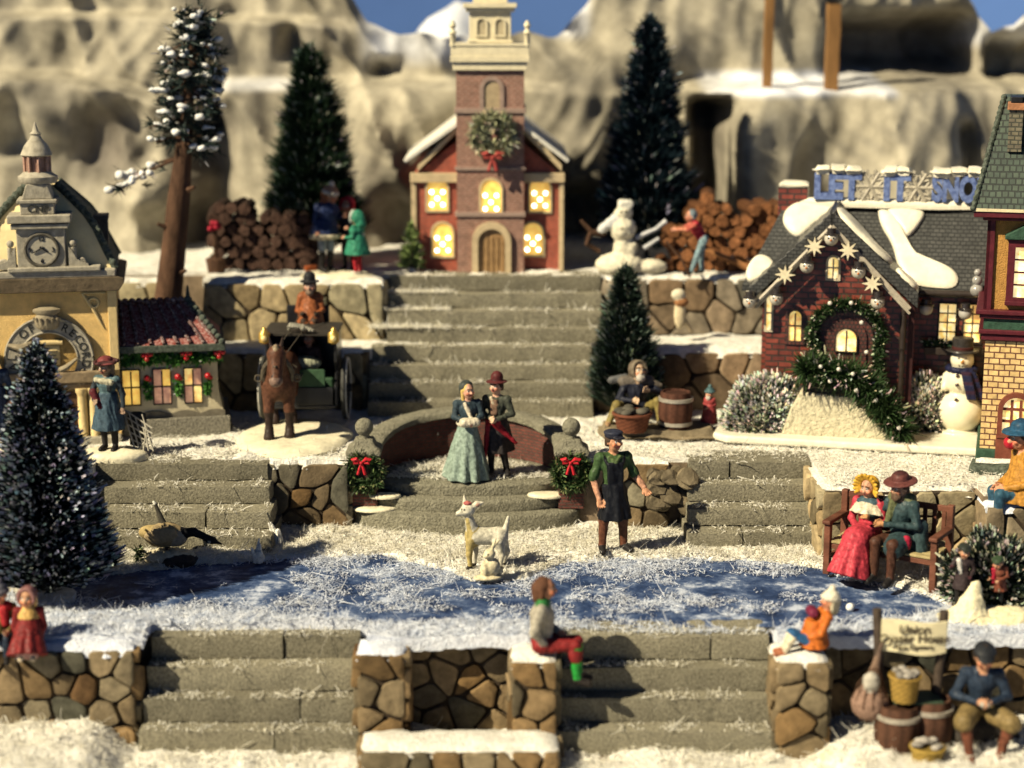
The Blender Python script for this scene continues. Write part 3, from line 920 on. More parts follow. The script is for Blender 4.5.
# rough broken rock beside the right-hand flight
mb = MB()
rr = random.Random(4)
for k in range(44):
    c = Vector((PX(rr.uniform(652, 688), 25.4), rr.uniform(25.2, 25.5), .40 + .5 * rr.random()))
    s = rr.uniform(.07, .15); a = rr.uniform(.55, 1.1)
    vs, fs = [], []
    bm = bmesh.new(); bmesh.ops.create_icosphere(bm, subdivisions=2, radius=s)
    for v in bm.verts: v.co += noise.noise_vector(v.co * 5 + c) * s * .6
    mb.add([v.co + c for v in bm.verts], [tuple(v.index for v in f.verts) for f in bm.faces], 0, False, (.20 * a, .16 * a, .10 * a)); bm.free()
setp(mb.build('broken_rock', STONE), 'jumble of broken brown rock between the stone wall and the right-hand steps', 'rock')
# ================================================================== plants
def needles(mb, rg, base, tip, n, spread, w, c0, c1, ptip, taper=.35, tipw=1.0, tipl=.35):
    """a tuft: n thin bristles from base fanning to tip; some end in a snowy tip"""
    base, tip = Vector(base), Vector(tip)
    d = tip - base; L_ = d.length
    vs, fs, cs = [], [], []
    for _ in range(n):
        b = base + d * rg.uniform(0, taper)
        e = tip + Vector((rg.gauss(0, 1), rg.gauss(0, 1), rg.gauss(0, 1))) * spread
        t = e - b
        s = t.cross(Vector((rg.gauss(0, 1), rg.gauss(0, 1), rg.gauss(0, 1))))
        if s.length < 1e-5: continue
        s.normalize()
        g = rg.uniform(.6, 1.35)
        cg = (c0[0] * g, c0[1] * g, c0[2] * g)
        snow = rg.random() < ptip
        m_ = b + t * (1 - tipl)
        o = len(vs)
        ct = tuple(x * rg.uniform(.75, 1.15) for x in c1) if snow else cg
        tw = w * tipw if snow else w * .5
        vs += [b - s * w, b + s * w, m_ + s * w, m_ - s * w]; cs += [cg] * 4; fs.append((o, o + 1, o + 2, o + 3))
        vs += [m_ - s * tw, m_ + s * tw, e + s * tw * .6, e - s * tw * .6]; cs += [ct] * 4; fs.append((o + 4, o + 5, o + 6, o + 7))
    if mb.c is None: mb.c = [(.5, .5, .5)] * len(mb.v)
    o = len(mb.v); mb.v += [tuple(p) for p in vs]; mb.c += cs
    mb.f += [tuple(i + o for i in f) for f in fs]; mb.m += [0] * len(fs); mb.sm += [False] * len(fs)
GREEN = (.022, .045, .026)
BARK = M('bark', (.085, .045, .027), .9, .5, 7, .9, 25, stretch=(1, 1, .3))
def brush_tree(label, loc, h, r, ntuft, nn, col, tipc, ptip, seed, w=.008, spread=.06, prof=.85, tipw=1.5, name='bottle_brush_tree', lift=.25, tipl=.3, base=True, ragged=.14, tiers=9):
    t = thing(name, label, 'tree', loc)
    rg = random.Random(seed)
    mb = MB(); mb.tube([(0, 0, -.05), (0, 0, h * .5), (0, 0, h * .96)], [.045, .03, .01], 7); mb.build('trunk', M('dark_wire', (.03, .028, .022), .7, .3, 9, .3, 30), t)
    mb = MB()
    for i in range(ntuft):
        q = 1 - math.sqrt(rg.random()) if i > ntuft * .06 else 1 - rg.random() * .12
        z = h * (.07 + .9 * q)
        rr = (r * (1 - q) ** prof + .03) * rg.uniform(1 - ragged, 1 + ragged * .6) * (1 + .1 * noise.noise((z * 2.2, q * 9, seed)))
        a = rg.random() * 2 * PI
        rr *= 1 + .09 * math.sin(a * 5 + z * 3)
        rr *= .86 + .26 * (1 - ((q * tiers + .15 * math.sin(a * 3)) % 1))
        e = Vector((math.cos(a) * rr, math.sin(a) * rr, z + rr * lift + rg.gauss(0, .03)))
        needles(mb, rg, (e.x * .25, e.y * .25, z - rr * .1), e, nn, spread, w, col, tipc, ptip, .5, tipw, tipl)
    for _ in range(10): needles(mb, rg, (0, 0, h * .9), (rg.gauss(0, .025), rg.gauss(0, .025), h), nn, spread * .35, w, col, tipc, ptip, .5, tipw, tipl)
    mb.build('crown', NEEDLE, t)
    if base:
        mb = MB(); mb.lathe([(r * .42, -.03), (r * .42, .05), (r * .36, .07), (.04, .075)], n=18); mb.build('base', SNOW_WARM, t)
    return t
def bush(label, c, rad, n, col, tipc, ptip, seed, w=.014, ln=.16, name='snowy_shrub', cat='shrub'):
    t = thing(name, label, cat, (c[0], c[1], c[2]))
    rg = random.Random(seed); mb = MB()
    for _ in range(n):
        d = Vector((rg.gauss(0, 1), rg.gauss(0, 1), abs(rg.gauss(0, 1)) * 1.1 + .02)).normalized()
        k = (1 + .22 * noise.noise(d * 2.3 + Vector((seed, 0, 0)))) * rg.uniform(.72, 1.02)
        e = Vector((d.x * rad[0] * k, d.y * rad[1] * k, d.z * rad[2] * k))
        b = e * (1 - ln / max(rad))
        needles(mb, rg, b * .85, e, 7, ln * .5, w, col, tipc, ptip, .4, 1.25, .4)
    mb.build('foliage', NEEDLE, t)
    mb = MB()
    for k in range(7):
        a = k * .9
        mb.tube([(0, 0, -.05), (math.cos(a) * rad[0] * .3, math.sin(a) * rad[1] * .3, rad[2] * .4), (math.cos(a) * rad[0] * .7, math.sin(a) * rad[1] * .7, rad[2] * .7)], [.03, .02, .008], 5)
    mb.build('stems', BARK, t)
    return t
def garland(mb, path, rad, per, col, tipc=(.7, .7, .65), ptip=.15, seed=0, w=.008, flat=1.0):
    rg = random.Random(seed)
    for (a, b_) in zip(path, path[1:]):
        a, b_ = Vector(a), Vector(b_)
        for _ in range(max(1, int((b_ - a).length * per))):
            p = a.lerp(b_, rg.random())
            d = Vector((rg.gauss(0, 1), rg.gauss(0, 1) * flat, rg.gauss(0, 1))).normalized() * rad * rg.uniform(.5, 1.1)
            needles(mb, rg, p + d * .15, p + d, 5, rad * .35, w, col, tipc, ptip, .3, 1.3, .4)
def ringpts(c, R_, n=24, a0=0, a1=2 * PI, plane='xz'):
    return [(c[0] + R_ * math.cos(a0 + (a1 - a0) * i / n), c[1], c[2] + R_ * math.sin(a0 + (a1 - a0) * i / n)) for i in range(n + 1)]
FROST = (.50, .55, .62)
p = G(50, 603, 0)
brush_tree('frosted dark bottle brush tree standing in front of the clock tower building', (p.x - .03, p.y + .12, .03), 3.40, .80, 3600, 7, (.006, .012, .014), FROST, .30, 11, .010, .045, .74, 2.1, tipl=.16)
p = G(624, 417, L1)
brush_tree('slim green tree at the right foot of the church stairs', (p.x, p.y, L1), 2.46, .53, 2600, 10, (.022, .038, .026), (.22, .26, .22), .10, 12, .008, .04, .60, lift=.5)
p = G(306, 272, L3)
brush_tree('broad dark green tree behind the left wood pile', (p.x, p.y + 1.3, L3), W(306, 44, p.y + 1.3).z - L3, .76, 3000, 11, (.015, .034, .018), (.3, .34, .3), .05, 13, .012, .06, .55, lift=.45)
p = G(652, 272, L3)
brush_tree('tall blue-black tree behind the right log pile', (p.x, p.y + 1.3, L3), W(652, 14, p.y + 1.3).z - L3, .80, 3000, 11, (.007, .018, .026), (.4, .45, .45), .05, 14, .012, .06, .62, lift=.4)
p = G(412, 272, L3)
brush_tree('tiny light green tree at the left corner of the church', (p.x, p.y, L3), .85, .2, 160, 9, (.22, .30, .10), (.5, .5, .4), .04, 15, .010, .03, .8)

# tall pine with a bare trunk
def pine():
    y = 29.35
    a, b_ = W(163, 350, y), W(196, 8, y)
    t = thing('pine_tree', 'tall pine with a bare brown trunk and snow-dotted crown', 'tree', (a.x, y, L2))
    h = b_.z - L2; dx = b_.x - a.x
    bend = lambda q: dx * (1.15 * q - .15 * q * q)
    mb = MB(); mb.tube([(bend(q), 0, h * q) for q in (0, .15, .3, .45, .6, .8, 1)], [.25, .225, .2, .185, .13, .08, .035], 12)
    for q, s in ((.22, 1), (.36, -1), (.47, 1)): mb.tube([(bend(q) + .15 * s, -.1, h * q), (bend(q) + .27 * s, -.16, h * q + .06)], [.05, .03], 6)
    mb.build('trunk', BARK, t)
    rg = random.Random(5); fo, sn, br = MB(), MB(), MB()
    for i in range(58):
        q = .59 + .40 * (i / 57)
        z = h * q; ang = i * 2.4 + rg.random()
        ln = (.86 * (1 - (q - .56) / .5) ** .5 + .14) * rg.uniform(.55, 1.0)
        if i in (1, 3): ang = PI + (.25 if i == 1 else -.3); ln = 1.5; z = h * .57
        root = Vector((bend(q), 0, z)); e = root + Vector((math.cos(ang) * ln * .72, math.sin(ang) * ln * .72, -ln * .12 + rg.gauss(0, .05)))
        if i in (1, 3): e.z -= .25
        br.tube([root, root.lerp(e, .5) + Vector((0, 0, .06)), e], [.03, .02, .008], 5)
        for k in range(8):
            c = root.lerp(e, rg.uniform(.3, 1.02)) + Vector((rg.gauss(0, .06), rg.gauss(0, .06), rg.gauss(0, .04)))
            needles(fo, rg, c, c + Vector((rg.gauss(0, .1), rg.gauss(0, .1), rg.gauss(.02, .06))), 12, .07, .010, (.02, .034, .03), (.5, .52, .5), .06)
        for k in range(13 if i in (1, 3) else 6):
            if rg.random() < (.95 if i in (1, 3) else .6):
                c = root.lerp(e, rg.uniform(.5, 1.05)) + Vector((rg.gauss(0, .05), rg.gauss(0, .05), .05))
                s = rg.uniform(.025, .075)
                bm = bmesh.new(); bmesh.ops.create_icosphere(bm, subdivisions=2, radius=s)
                for v in bm.verts: v.co = Vector((v.co.x * 1.2, v.co.y * 1.2, v.co.z * .8)) + noise.noise_vector(v.co * 9 + c) * s * .5
                sn.add([v.co + c for v in bm.verts], [tuple(v.index for v in f.verts) for f in bm.faces], 0, True); bm.free()
    br.build('branches', BARK, t); fo.build('crown', NEEDLE, t); sn.build('snow_clumps', M('clump_snow', (.74, .74, .72), .8, .1, 6, .4, 30), t)
pine()
p = G(990, 612, 0)
bush('rounded dark bush with snow-flecked leaves behind the two children, right of the bench', (p.x + .06, p.y + .25, .05), (.64, .5, .94), 3000, (.010, .018, .011), (.52, .52, .42), .24, 21, .014, .065)
p = G(757, 430, L1)
bush('wide shrub thick with snow left of the brick cottage', (p.x + .04, p.y - .50, L1 + .05), (.66, .40, .98), 2600, (.05, .075, .035), (.86, .83, .70), .66, 22, .015, .06)
p = G(921, 436, L1)
bush('small white-flecked shrub between the cottage stair and the big snowman', (p.x - .03, p.y - .12, L1 + .1), (.46, .32, .95), 2200, (.03, .05, .025), (.80, .75, .60), .6, 23, .014, .055)
# ================================================================== buildings
def chaikin(P, n=2):
    for _ in range(n):
        Q = []
        for i in range(len(P)):
            a, b_ = Vector(P[i]), Vector(P[(i + 1) % len(P)])
            Q += [a.lerp(b_, .25), a.lerp(b_, .75)]
        P = Q
    return P
def pad(mb, P, nrm, h, mi=0, smooth=2):
    """a soft slab of snow lying on a plane: outline P in 3-D, thickness h along nrm"""
    P = chaikin([Vector(p) for p in P], smooth); nrm = Vector(nrm).normalized()
    c = sum(P, Vector()) / len(P); n = len(P); vs = []
    a = sum(((P[i] - c).cross(P[(i + 1) % n] - c) for i in range(n)), Vector())
    if a.dot(nrm) < 0: P.reverse()
    for sc, k in ((1, -.1), (1.02, .35), (.97, .75), (.86, .96), (.6, 1.03), (.3, 1.05)):
        for p in P:
            q = c + (p - c) * sc
            vs.append(q + nrm * (h * k + .25 * h * noise.noise(q * 3)))
    vs.append(c + nrm * h * 1.05)
    fs = []
    for r_ in range(5):
        for i in range(n):
            j = (i + 1) % n
            fs.append((r_ * n + i, r_ * n + j, r_ * n + n + j, r_ * n + n + i))
    fs += [(5 * n + i, 5 * n + (i + 1) % n, 6 * n) for i in range(n)]
    mb.add(vs, fs, mi, True)
def on_plane(u, v, P0, nrm):
    o, d = eye(u, v); nrm = Vector(nrm)
    return o + d * ((Vector(P0) - o).dot(nrm) / d.dot(nrm))
def arch(cx, zb, w, h, n=12, spring=None):
    r = w / 2; s = zb + h - r if spring is None else spring
    return [(cx - r, zb), (cx + r, zb)] + [(cx + r * math.cos(PI * k / n), s + (zb + h - s) * math.sin(PI * k / n)) for k in range(n + 1)]
LIT = glow_mat('lit_pane', (1.0, .76, .26), .85, (.70, .36, .10), 9)
LITW = glow_mat('lit_pane_bright', (1.0, .86, .48), 1.05, (.85, .52, .12), 8)
BULB = glow_mat('bulb_spot', (1.0, .95, .78), 5.0)
ROSE = glow_mat('rosy_pane', (.62, .34, .20), .5, (.40, .18, .12), 8)
AMBER = glow_mat('amber_pane', (.95, .62, .14), .75, (.75, .42, .08), 8)
def window(parent, cx, zb, w, h, y, fm, fw=.04, arched=True, nx=1, nz=1, pane=None, deep=.03, bars=True, bt=.012):
    """frame > pane and glazing bars; the pane sits just in front of the wall, the frame stands proud of it"""
    mb = MB()
    O = arch(cx, zb - fw, w + 2 * fw, h + 2 * fw) if arched else [(cx - w / 2 - fw, zb - fw), (cx + w / 2 + fw, zb - fw), (cx + w / 2 + fw, zb + h + fw), (cx - w / 2 - fw, zb + h + fw)]
    I = arch(cx, zb, w, h) if arched else [(cx - w / 2, zb), (cx + w / 2, zb), (cx + w / 2, zb + h), (cx - w / 2, zb + h)]
    n = len(O); vs = [(a, y - deep, b_) for a, b_ in O] + [(a, y - deep, b_) for a, b_ in I] + [(a, y + .02, b_) for a, b_ in O] + [(a, y + .0, b_) for a, b_ in I]
    fs = []
    for i in range(n):
        j = (i + 1) % n
        fs += [(i, j, n + j, n + i), (j, i, 2 * n + i, 2 * n + j), (n + i, n + j, 3 * n + j, 3 * n + i)]
    mb.add(vs, fs)
    f = mb.build('window', fm, parent, world=True)
    mb = MB(); pm = pane or LIT
    if pane in (None, LIT, LITW) and nx > 1:
        rp = random.Random(int(abs(cx) * 977 + zb * 131)); zs = zb + (h - w / 2 if arched else h)
        for i in range(nx):
            for k in range(nz): mb.box(cx - w / 2 + w * i / nx, cx - w / 2 + w * (i + 1) / nx, y - .006, y + .02, zb + (zs - zb) * k / nz, zb + (zs - zb) * (k + 1) / nz, rp.choice((0, 0, 1, 2)))
        if arched:
            for s_ in (-1, 1): mb.prism([(cx, zs)] + ([(cx + w / 2 * math.cos(PI * q / 10), zs + w / 2 * math.sin(PI * q / 10)) for q in range(6)] if s_ > 0 else [(cx + w / 2 * math.cos(PI * q / 10), zs + w / 2 * math.sin(PI * q / 10)) for q in range(5, 11)]), y - .006, y + .02, 1 if s_ > 0 else 0)
        pm = [pm, LIT if pm is LITW else AMBER, LITW if pm is LITW else ROSE]
    else: mb.prism(I, y - .006, y + .02)
    mb.build('pane', pm, f, world=True)
    if bars and (nx > 1 or nz > 1):
        mb = MB()
        for i in range(1, nx): x = cx - w / 2 + w * i / nx; mb.box(x - bt, x + bt, y - .022, y - .007, zb, zb + h * (.97 if not arched else .92))
        for k in range(1, nz): z = zb + h * k / nz; mb.box(cx - w / 2, cx + w / 2, y - .020, y - .0075, z - bt, z + bt)
        mb.build('glazing_bars', fm, f, world=True)
    return f
CREAM = M('cream_trim', (.66, .56, .36), .6, .15, 8, .25, 40)
OCHRE = M('ochre_stucco', (.82, .55, .21), .75, .16, 7, .8, 55, bd=.03)
GREYST = M('grey_carved_stone', (.37, .335, .26), .8, .3, 10, .5, 45)
DARKMOSS = M('dark_moss_trim', (.035, .05, .035), .7, .5, 20, .8, 45, col2=(.13, .15, .12))
BLACKP = M('black_paint', (.012, .012, .014), .5, .4, 10, .2, 40)
GOLDP = M('old_gold', (.42, .27, .09), .55, .35, 12, .5, 40)
REDB = M('red_berry', (.42, .012, .016), .3, .25, 20, .2, 30, coat=.5)

# ---------------------------------------------------------------- clock tower building (left)
def hall():
    y = 26.75
    pv = Vector((W(117, 330, y).x, y, L1)); FRAME[0] = (pv, R(10.5))
    X = lambda u: W(u, 330, y).x
    Z = lambda v: W(50, v, y).z
    t = thing('clock_tower_building', 'ochre hall of records with clock tower and red-roofed wing at the left edge', 'building', pv)
    c = X(47); hw = X(117) - c
    mb = MB(); mb.box(c - hw, c + hw, y, y + 1.7, L1 - .05, Z(288)); mb.build('wall', OCHRE, t, world=True)
    for xa, xb in ((X(109), X(118)), (2 * c - X(118), 2 * c - X(109))): mb = MB(); mb.box(xa, xb, y - .04, y + .1, Z(372), Z(290)); mb.build('corner_pilaster', M('pale_ochre', (.66, .50, .24), .7, .15, 7, .5, 50), t, bev=.01, world=True)
    mb = MB()
    mb.prism([(c - hw - .06, Z(291)), (c + hw + .06, Z(291)), (c + hw + .14, Z(283)), (c + hw + .14, Z(279)), (c + hw + .05, Z(277)), (c - hw - .05, Z(277)), (c - hw - .14, Z(279)), (c - hw - .14, Z(283))], y - .16, y + 1.8)
    mb.build('cornice', M('cornice_underside_shade', (.12, .09, .055), .7, .4, 10, .5, 40), t, bev=.012, world=True)  # underside shadow put into the cornice's dark colour
    mb = MB(); mb.box(c - hw - .02, c + hw + .02, y - .12, y + 1.72, Z(277), Z(270)); mb.box(X(12), X(104), y - .16, y + .5, Z(270.5), Z(266)); mb.build('stone_ledge', GREYST, t, bev=.015, world=True)
    # bell-shaped roof
    prof = [(1.0, 271, 1.0), (.87, 252, .9), (.74, 231, .78), (.61, 217, .66), (.46, 206, .54), (.33, 197, .44), (.2, 188, .36)]
    mb = MB(); vs, fs = [], []
    for k, v, d in prof:
        w_ = hw * 1.02 * k; z = Z(v); y0 = y + .1 + (1 - d) * .75; y1 = y + 1.72 - (1 - d) * .75
        vs += [(c - w_, y0, z), (c + w_, y0, z), (c + w_, y1, z), (c - w_, y1, z)]
    for i in range(len(prof) - 1):
        for k in range(4):
            a, b_ = i * 4 + k, i * 4 + (k + 1) % 4
            fs.append((a, b_, b_ + 4, a + 4))
    e = (len(prof) - 1) * 4; fs.append((e, e + 1, e + 2, e + 3))
    mb.add(vs, fs, 0, False)
    rf = mb.build('roof', M('snowy_ochre_roof', (.86, .70, .38), .6, .1, 4, .3, 20), t, world=True)
    mb = MB()
    for sx in (-1, 1):
        pts = [(c + sx * hw * 1.02 * k, y + .1 + (1 - d) * .75, Z(v)) for k, v, d in prof]
        mb.tube(pts, [.06] * 7, 7)
        for a, b_ in zip(pts, pts[1:]):
            for s in (.25, .75): mb.ball(Vector(a).lerp(Vector(b_), s) + Vector((0, -.01, .02)), .062, 6)
        bp = [(c + sx * hw * 1.02 * k, y + 1.72 - (1 - d) * .75, Z(v)) for k, v, d in prof]; mb.tube(bp, .05, 6)
        for k in range(len(pts) - 1):   # dark tiled flanks
            a, b_ = Vector(pts[k]), Vector(pts[k + 1]); a2, b2 = Vector(bp[k]), Vector(bp[k + 1]); o = Vector((sx * .012, 0, .012))
            mb.add([a + o, b_ + o, b2 + o, a2 + o] if sx < 0 else [a + o, a2 + o, b2 + o, b_ + o], [(0, 1, 2, 3)])
    mb.build('hip_tiles', DARKMOSS, rf, world=True)
    mb = MB(); mb.box(X(98), X(111), y + .55, y + .95, Z(262), Z(226)); mb.box(X(97), X(112), y + .52, y + .98, Z(226), Z(221)); mb.build('chimney', M('dark_chimney', (.06, .055, .05), .7, .3, 9, .4, 40), rf, bev=.01, world=True)
    # clock stage
    mb = MB(); yb = y - .08
    mb.box(X(22), X(70), yb, y + .7, Z(268), Z(228)); mb.build('clock_tower', GREYST, t, bev=.012, world=True)
    mb = MB()
    mb.box(X(17), X(74), yb - .06, y + .76, Z(228), Z(223)); mb.box(X(14), X(77), yb - .09, y + .8, Z(222), Z(214)); mb.box(X(27), X(61), yb + .02, y + .62, Z(214), Z(203))
    mb.box(X(24), X(64), yb - .01, y + .64, Z(203), Z(199)); mb.prism([(X(29), Z(199)), (X(60), Z(199)), (X(55), Z(184)), (X(34), Z(184))], yb + .05, y + .55)
    mb.build('tower_mouldings', GREYST, t, bev=.015, world=True)
    mb = MB(); cx, yc = X(45), y + .22
    z0 = Z(184); mb.lathe([(.26, 0), (.29, .04), (.29, .1), (.24, .13), (.21, .16), (.20, .17)], (cx, yc, z0), 20)
    z1 = Z(157) - .0; mb.lathe([(.21, 0), (.23, .02), (.22, .05), (.17, .16), (.1, .24), (.07, .3), (.085, .33), (.05, .36), (.02, .45), (.008, .5)], (cx, yc, z1), 18)
    mb.build('dome_and_finial', GREYST, t, world=True)
    mb = MB(); mb.lathe([(.145, 0), (.145, z1 - z0 - .16)], (cx, yc, z0 + .16), 16)
    for k in range(8): a = k * PI / 4 + .2; mb.tube([(cx + .18 * math.cos(a), yc + .18 * math.sin(a), z0 + .15), (cx + .18 * math.cos(a), yc + .18 * math.sin(a), z1 + .01)], .028, 6)
    mb.build('lantern', M('rosy_stone', (.40, .24, .18), .7, .3, 9, .4, 40), t, world=True)
    mb = MB(); text_into(mb, 'CNP', .155, .006, facing(X(45), yb + .012, (Z(214) + Z(203)) / 2)); mb.build('lettering', M('worn_black', (.04, .04, .035), .7, .3, 20, .2, 40), t, world=True)
    # clock
    cz, cx = Z(249), X(46.5)
    mb = MB(); mb.torus((cx, yb - .01, cz), .235, .026, 36, 8); ck = mb.build('clock', M('clock_rim', (.10, .09, .07), .6, .4, 20, .3, 40), t, world=True)
    mb = MB(); mb.prism([(cx + .225 * math.cos(2 * PI * k / 32), cz + .225 * math.sin(2 * PI * k / 32)) for k in range(32)], yb - .012, yb + .02); mb.build('dial', M('clock_dial', (.43, .39, .30), .7, .15, 10, .3, 40), ck, world=True)
    mb = MB()
    for s, dx, dz in (('12', 0, .165), ('3', .165, 0), ('6', 0, -.165), ('9', -.165, 0)): text_into(mb, s, .095, .004, facing(cx + dx, yb - .018, cz + dz))
    mb.build('numerals', BLACKP, ck, world=True)
    mb = MB()
    for a, ln in ((R(208), .15), (R(-35), .12)): mb.tube([(cx - .03 * math.cos(a), yb - .026, cz + .03 - .03 * math.sin(a)), (cx + ln * math.cos(a), yb - .026, cz + .03 + ln * math.sin(a))], [.016, .008], 6)
    mb.build('hands', BLACKP, ck, world=True)
    for sx in (-1, 1):
        mb = MB()
        xx = cx + sx * .52
        mb.prism([(cx + sx * .38, Z(268)), (cx + sx * .38, Z(246)), (cx + sx * .43, Z(250)), (cx + sx * .50, Z(259)), (cx + sx * .66, Z(264)), (cx + sx * .66, Z(268))], yb + .0, yb + .16)
        mb.torus((cx + sx * .56, yb + .06, Z(263)), .05, .032, 14, 6); mb.ball((cx + sx * .45, yb + .06, Z(243)), .055, 8); mb.tube([(cx + sx * .45, yb + .06, Z(247)), (cx + sx * .47, yb + .06, Z(258))], [.05, .03], 8)
        mb.build('volute', GREYST, t, world=True)
    # emblem
    ex, ez = X(48), Z(359); ro, ri = X(92) - ex, X(77) - ex
    mb = MB(); a0, a1 = R(-28), R(208)
    P = [(ex + ro * math.cos(a0 + (a1 - a0) * k / 30), ez + ro * math.sin(a0 + (a1 - a0) * k / 30)) for k in range(31)]
    Q = [(ex + ri * math.cos(a0 + (a1 - a0) * k / 30), ez + ri * math.sin(a0 + (a1 - a0) * k / 30)) for k in range(31)]
    n = 31; vs = [(a, y - .07, b_) for a, b_ in P + Q] + [(a, y + .02, b_) for a, b_ in P + Q]; fs = []
    for k in range(n - 1): fs += [(k, n + k, n + k + 1, k + 1), (k, k + 1, 2 * n + k + 1, 2 * n + k), (n + k + 1, n + k, 3 * n + k, 3 * n + k + 1)]
    fs += [(0, 2 * n, 3 * n, n), (n - 1, 2 * n - 1, 4 * n - 1, 3 * n - 1)]
    mb.add(vs, fs, 0, False)
    for r_ in (ro, ri): mb.tube([(ex + r_ * math.cos(a0 + (a1 - a0) * k / 30), y - .065, ez + r_ * math.sin(a0 + (a1 - a0) * k / 30)) for k in range(31)], .02, 6)
    em = mb.build('emblem', GREYST, t, world=True)
    mb = MB(); mr = (ro + ri) / 2
    for s, deg in zip('HALLOFRECORDS', (205, 190, 175, 160, 131, 116, 62, 48, 34, 20, 6, -8, -22)):
        a = R(deg); text_into(mb, s, .17, .005, facing(ex + mr * math.cos(a), y - .074, ez + mr * math.sin(a), a - PI / 2))
    mb.build('lettering', M('worn_black', ()), em, world=True)
    mb = MB(); mb.prism([(ex + ri * .97 * math.cos(2 * PI * k / 32), ez + ri * .97 * math.sin(2 * PI * k / 32)) for k in range(32)], y - .012, y + .01); mb.build('roundel', GOLDP, em, world=True)
    mb = MB(); mb.lathe([(.12, 0), (.17, .04), (.19, .16), (.15, .22), (.2, .26), (.2, .30), (.1, .33)], (ex, y - .08, Z(328)), 18, sy=.6)
    for k in range(7): a = PI + PI * (k + .5) / 7; mb.tube([(ex + .13 * math.cos(a), y - .08 + .08 * math.sin(a), Z(327)), (ex + .2 * math.cos(a), y - .08 + .13 * math.sin(a), Z(316))], .018, 5)
    mb.build('urn', M('urn_stone', (.27, .225, .15), .7, .3, 10, .4, 40), em, world=True)
    mb = MB(); mb.rough(X(43), X(60), y - .05, y + .0, Z(366), Z(344), .08, .012, 0, .02); mb.tube([(X(38), y - .05, Z(342)), (X(62), y - .05, Z(342))], .04, 8)
    sc = mb.build('scroll', M('pale_ochre', ()), em, world=True)
    mb = MB()
    for k in range(4): mb.box(X(47), X(57 - (k % 2) * 2), y - .068, y - .045, Z(351 + 4 * k) - .008, Z(351 + 4 * k) + .008)
    mb.build('written_lines', M('worn_black', ()), sc, world=True)
    mb = MB()
    for k in range(3):
        a = R(-46 + 8 * k); mb.tube([(ex + (ro - .02) * math.cos(a), y - .06, ez + (ro - .02) * math.sin(a)), (ex + (ro - .14) * math.cos(a + .2), y - .1, ez + (ro - .14) * math.sin(a + .2))], [.035, .02], 6)
    mb.tube([(X(56), y - .08, Z(371)), (X(66), y - .12, Z(366)), (X(76), y - .1, Z(358))], [.05, .045, .02], 7); mb.tube([(X(8), y - .08, Z(343)), (X(20), y - .14, Z(346)), (X(34), y - .1, Z(340))], [.03, .06, .02], 7)
    mb.build('carved_leaves', M('urn_stone', ()), em, world=True)
    mb = MB(); mb.torus((X(95), y - .01, Z(304)), .07, .022, 18, 6); mb.tube([(X(84), y - .01, Z(294)), (X(95), y - .015, Z(312)), (X(104), y - .01, Z(330))], [.02, .025, .008], 6); mb.tube([(X(84), y - .01, Z(294)), (X(107), y - .01, Z(294))], .015, 5)
    mb.build('corner_ornament', M('pale_ochre', ()), t, world=True)
    mb = MB(); mb.box(X(-16), X(112), y - .09, y + .1, Z(389), Z(383)); mb.box(X(-14), X(110), y - .14, y + .1, Z(382.6), Z(371)); mb.build('lintel', M('brown_lintel', (.27, .2, .12), .7, .3, 9, .4, 40), t, bev=.02, world=True)
    for u in (17, 79, 90.5):
        mb = MB(); mb.lathe([(.1, 0), (.1, .06), (.075, .09), (.07, .7), (.08, .74), (.1, .77), (.1, .83)], (X(u), y - .06, Z(442)), 14); mb.build('column', M('pale_ochre', ()), t, world=True)
    mb = MB(); mb.box(X(24), X(74), y - .02, y + .05, L1, Z(392)); dr = mb.build('door', M('door_brown', (.10, .055, .03), .6, .3, 9, .4, 40), t, world=True)
    window(t, X(60), Z(425), .17, .35, y - .021, M('door_brown', ()), .02, False, 1, 2)
    mb = MB(); mb.box(X(-20), X(117), y - .2, y + .2, L1 - .04, L1 + .12); mb.build('plinth', GREYST, t, bev=.02, world=True)
    # wing
    yw = 27.0; X = lambda u: W(u, 380, yw).x; Z = lambda v: W(170, v, yw).z
    mb = MB(); mb.prism([(X(113), Z(432)), (X(229), Z(432)), (X(221), Z(408)), (X(218), Z(390)), (X(218), Z(345)), (X(113), Z(345))], yw, yw + 1.2); mb.build('wall', M('pale_wing_plaster', (.56, .49, .33), .75, .15, 7, .5, 45), t, world=True)
    mb = MB(); mb.box(X(113), X(229), yw - .12, yw + 1.3, L1 - .03, Z(417)); mb.box(X(113), X(232), yw - .18, yw + 1.3, L1 - .04, Z(434)); mb.build('stone_base', CONCRETE, t, bev=.015, world=True)
    mb = MB(); xs = [X(113) + (X(224) - X(113)) * k / 40 for k in range(41)]
    P = [(x, Z(417)) for x in xs] + [(x, Z(414) + .06 * abs(math.sin(k * PI / 11 + .6))) for k, x in reversed(list(enumerate(xs)))]
    mb.prism(P, yw - .035, yw + .02); mb.build('scalloped_skirting', M('grey_skirting', (.17, .15, .11), .8, .3, 10, .5, 40), t, world=True)
    e0 = Vector((X(113), yw - .16, Z(343))); e1 = Vector((X(223), yw - .16, Z(343))); r0 = Vector((X(113), yw + .62, W(150, 303, yw + .62).z)); r1 = Vector((W(188, 303, yw + .62).x, yw + .62, r0.z)); b1 = Vector((X(223), yw + 1.35, e1.z)); b0 = Vector((X(113), yw + 1.35, e0.z))
    mb = MB(); mb.add([e0, e1, r1, r0, b0, b1], [(0, 1, 2, 3), (1, 5, 2), (5, 4, 3, 2), (0, 3, 4), (0, 4, 5, 1)])
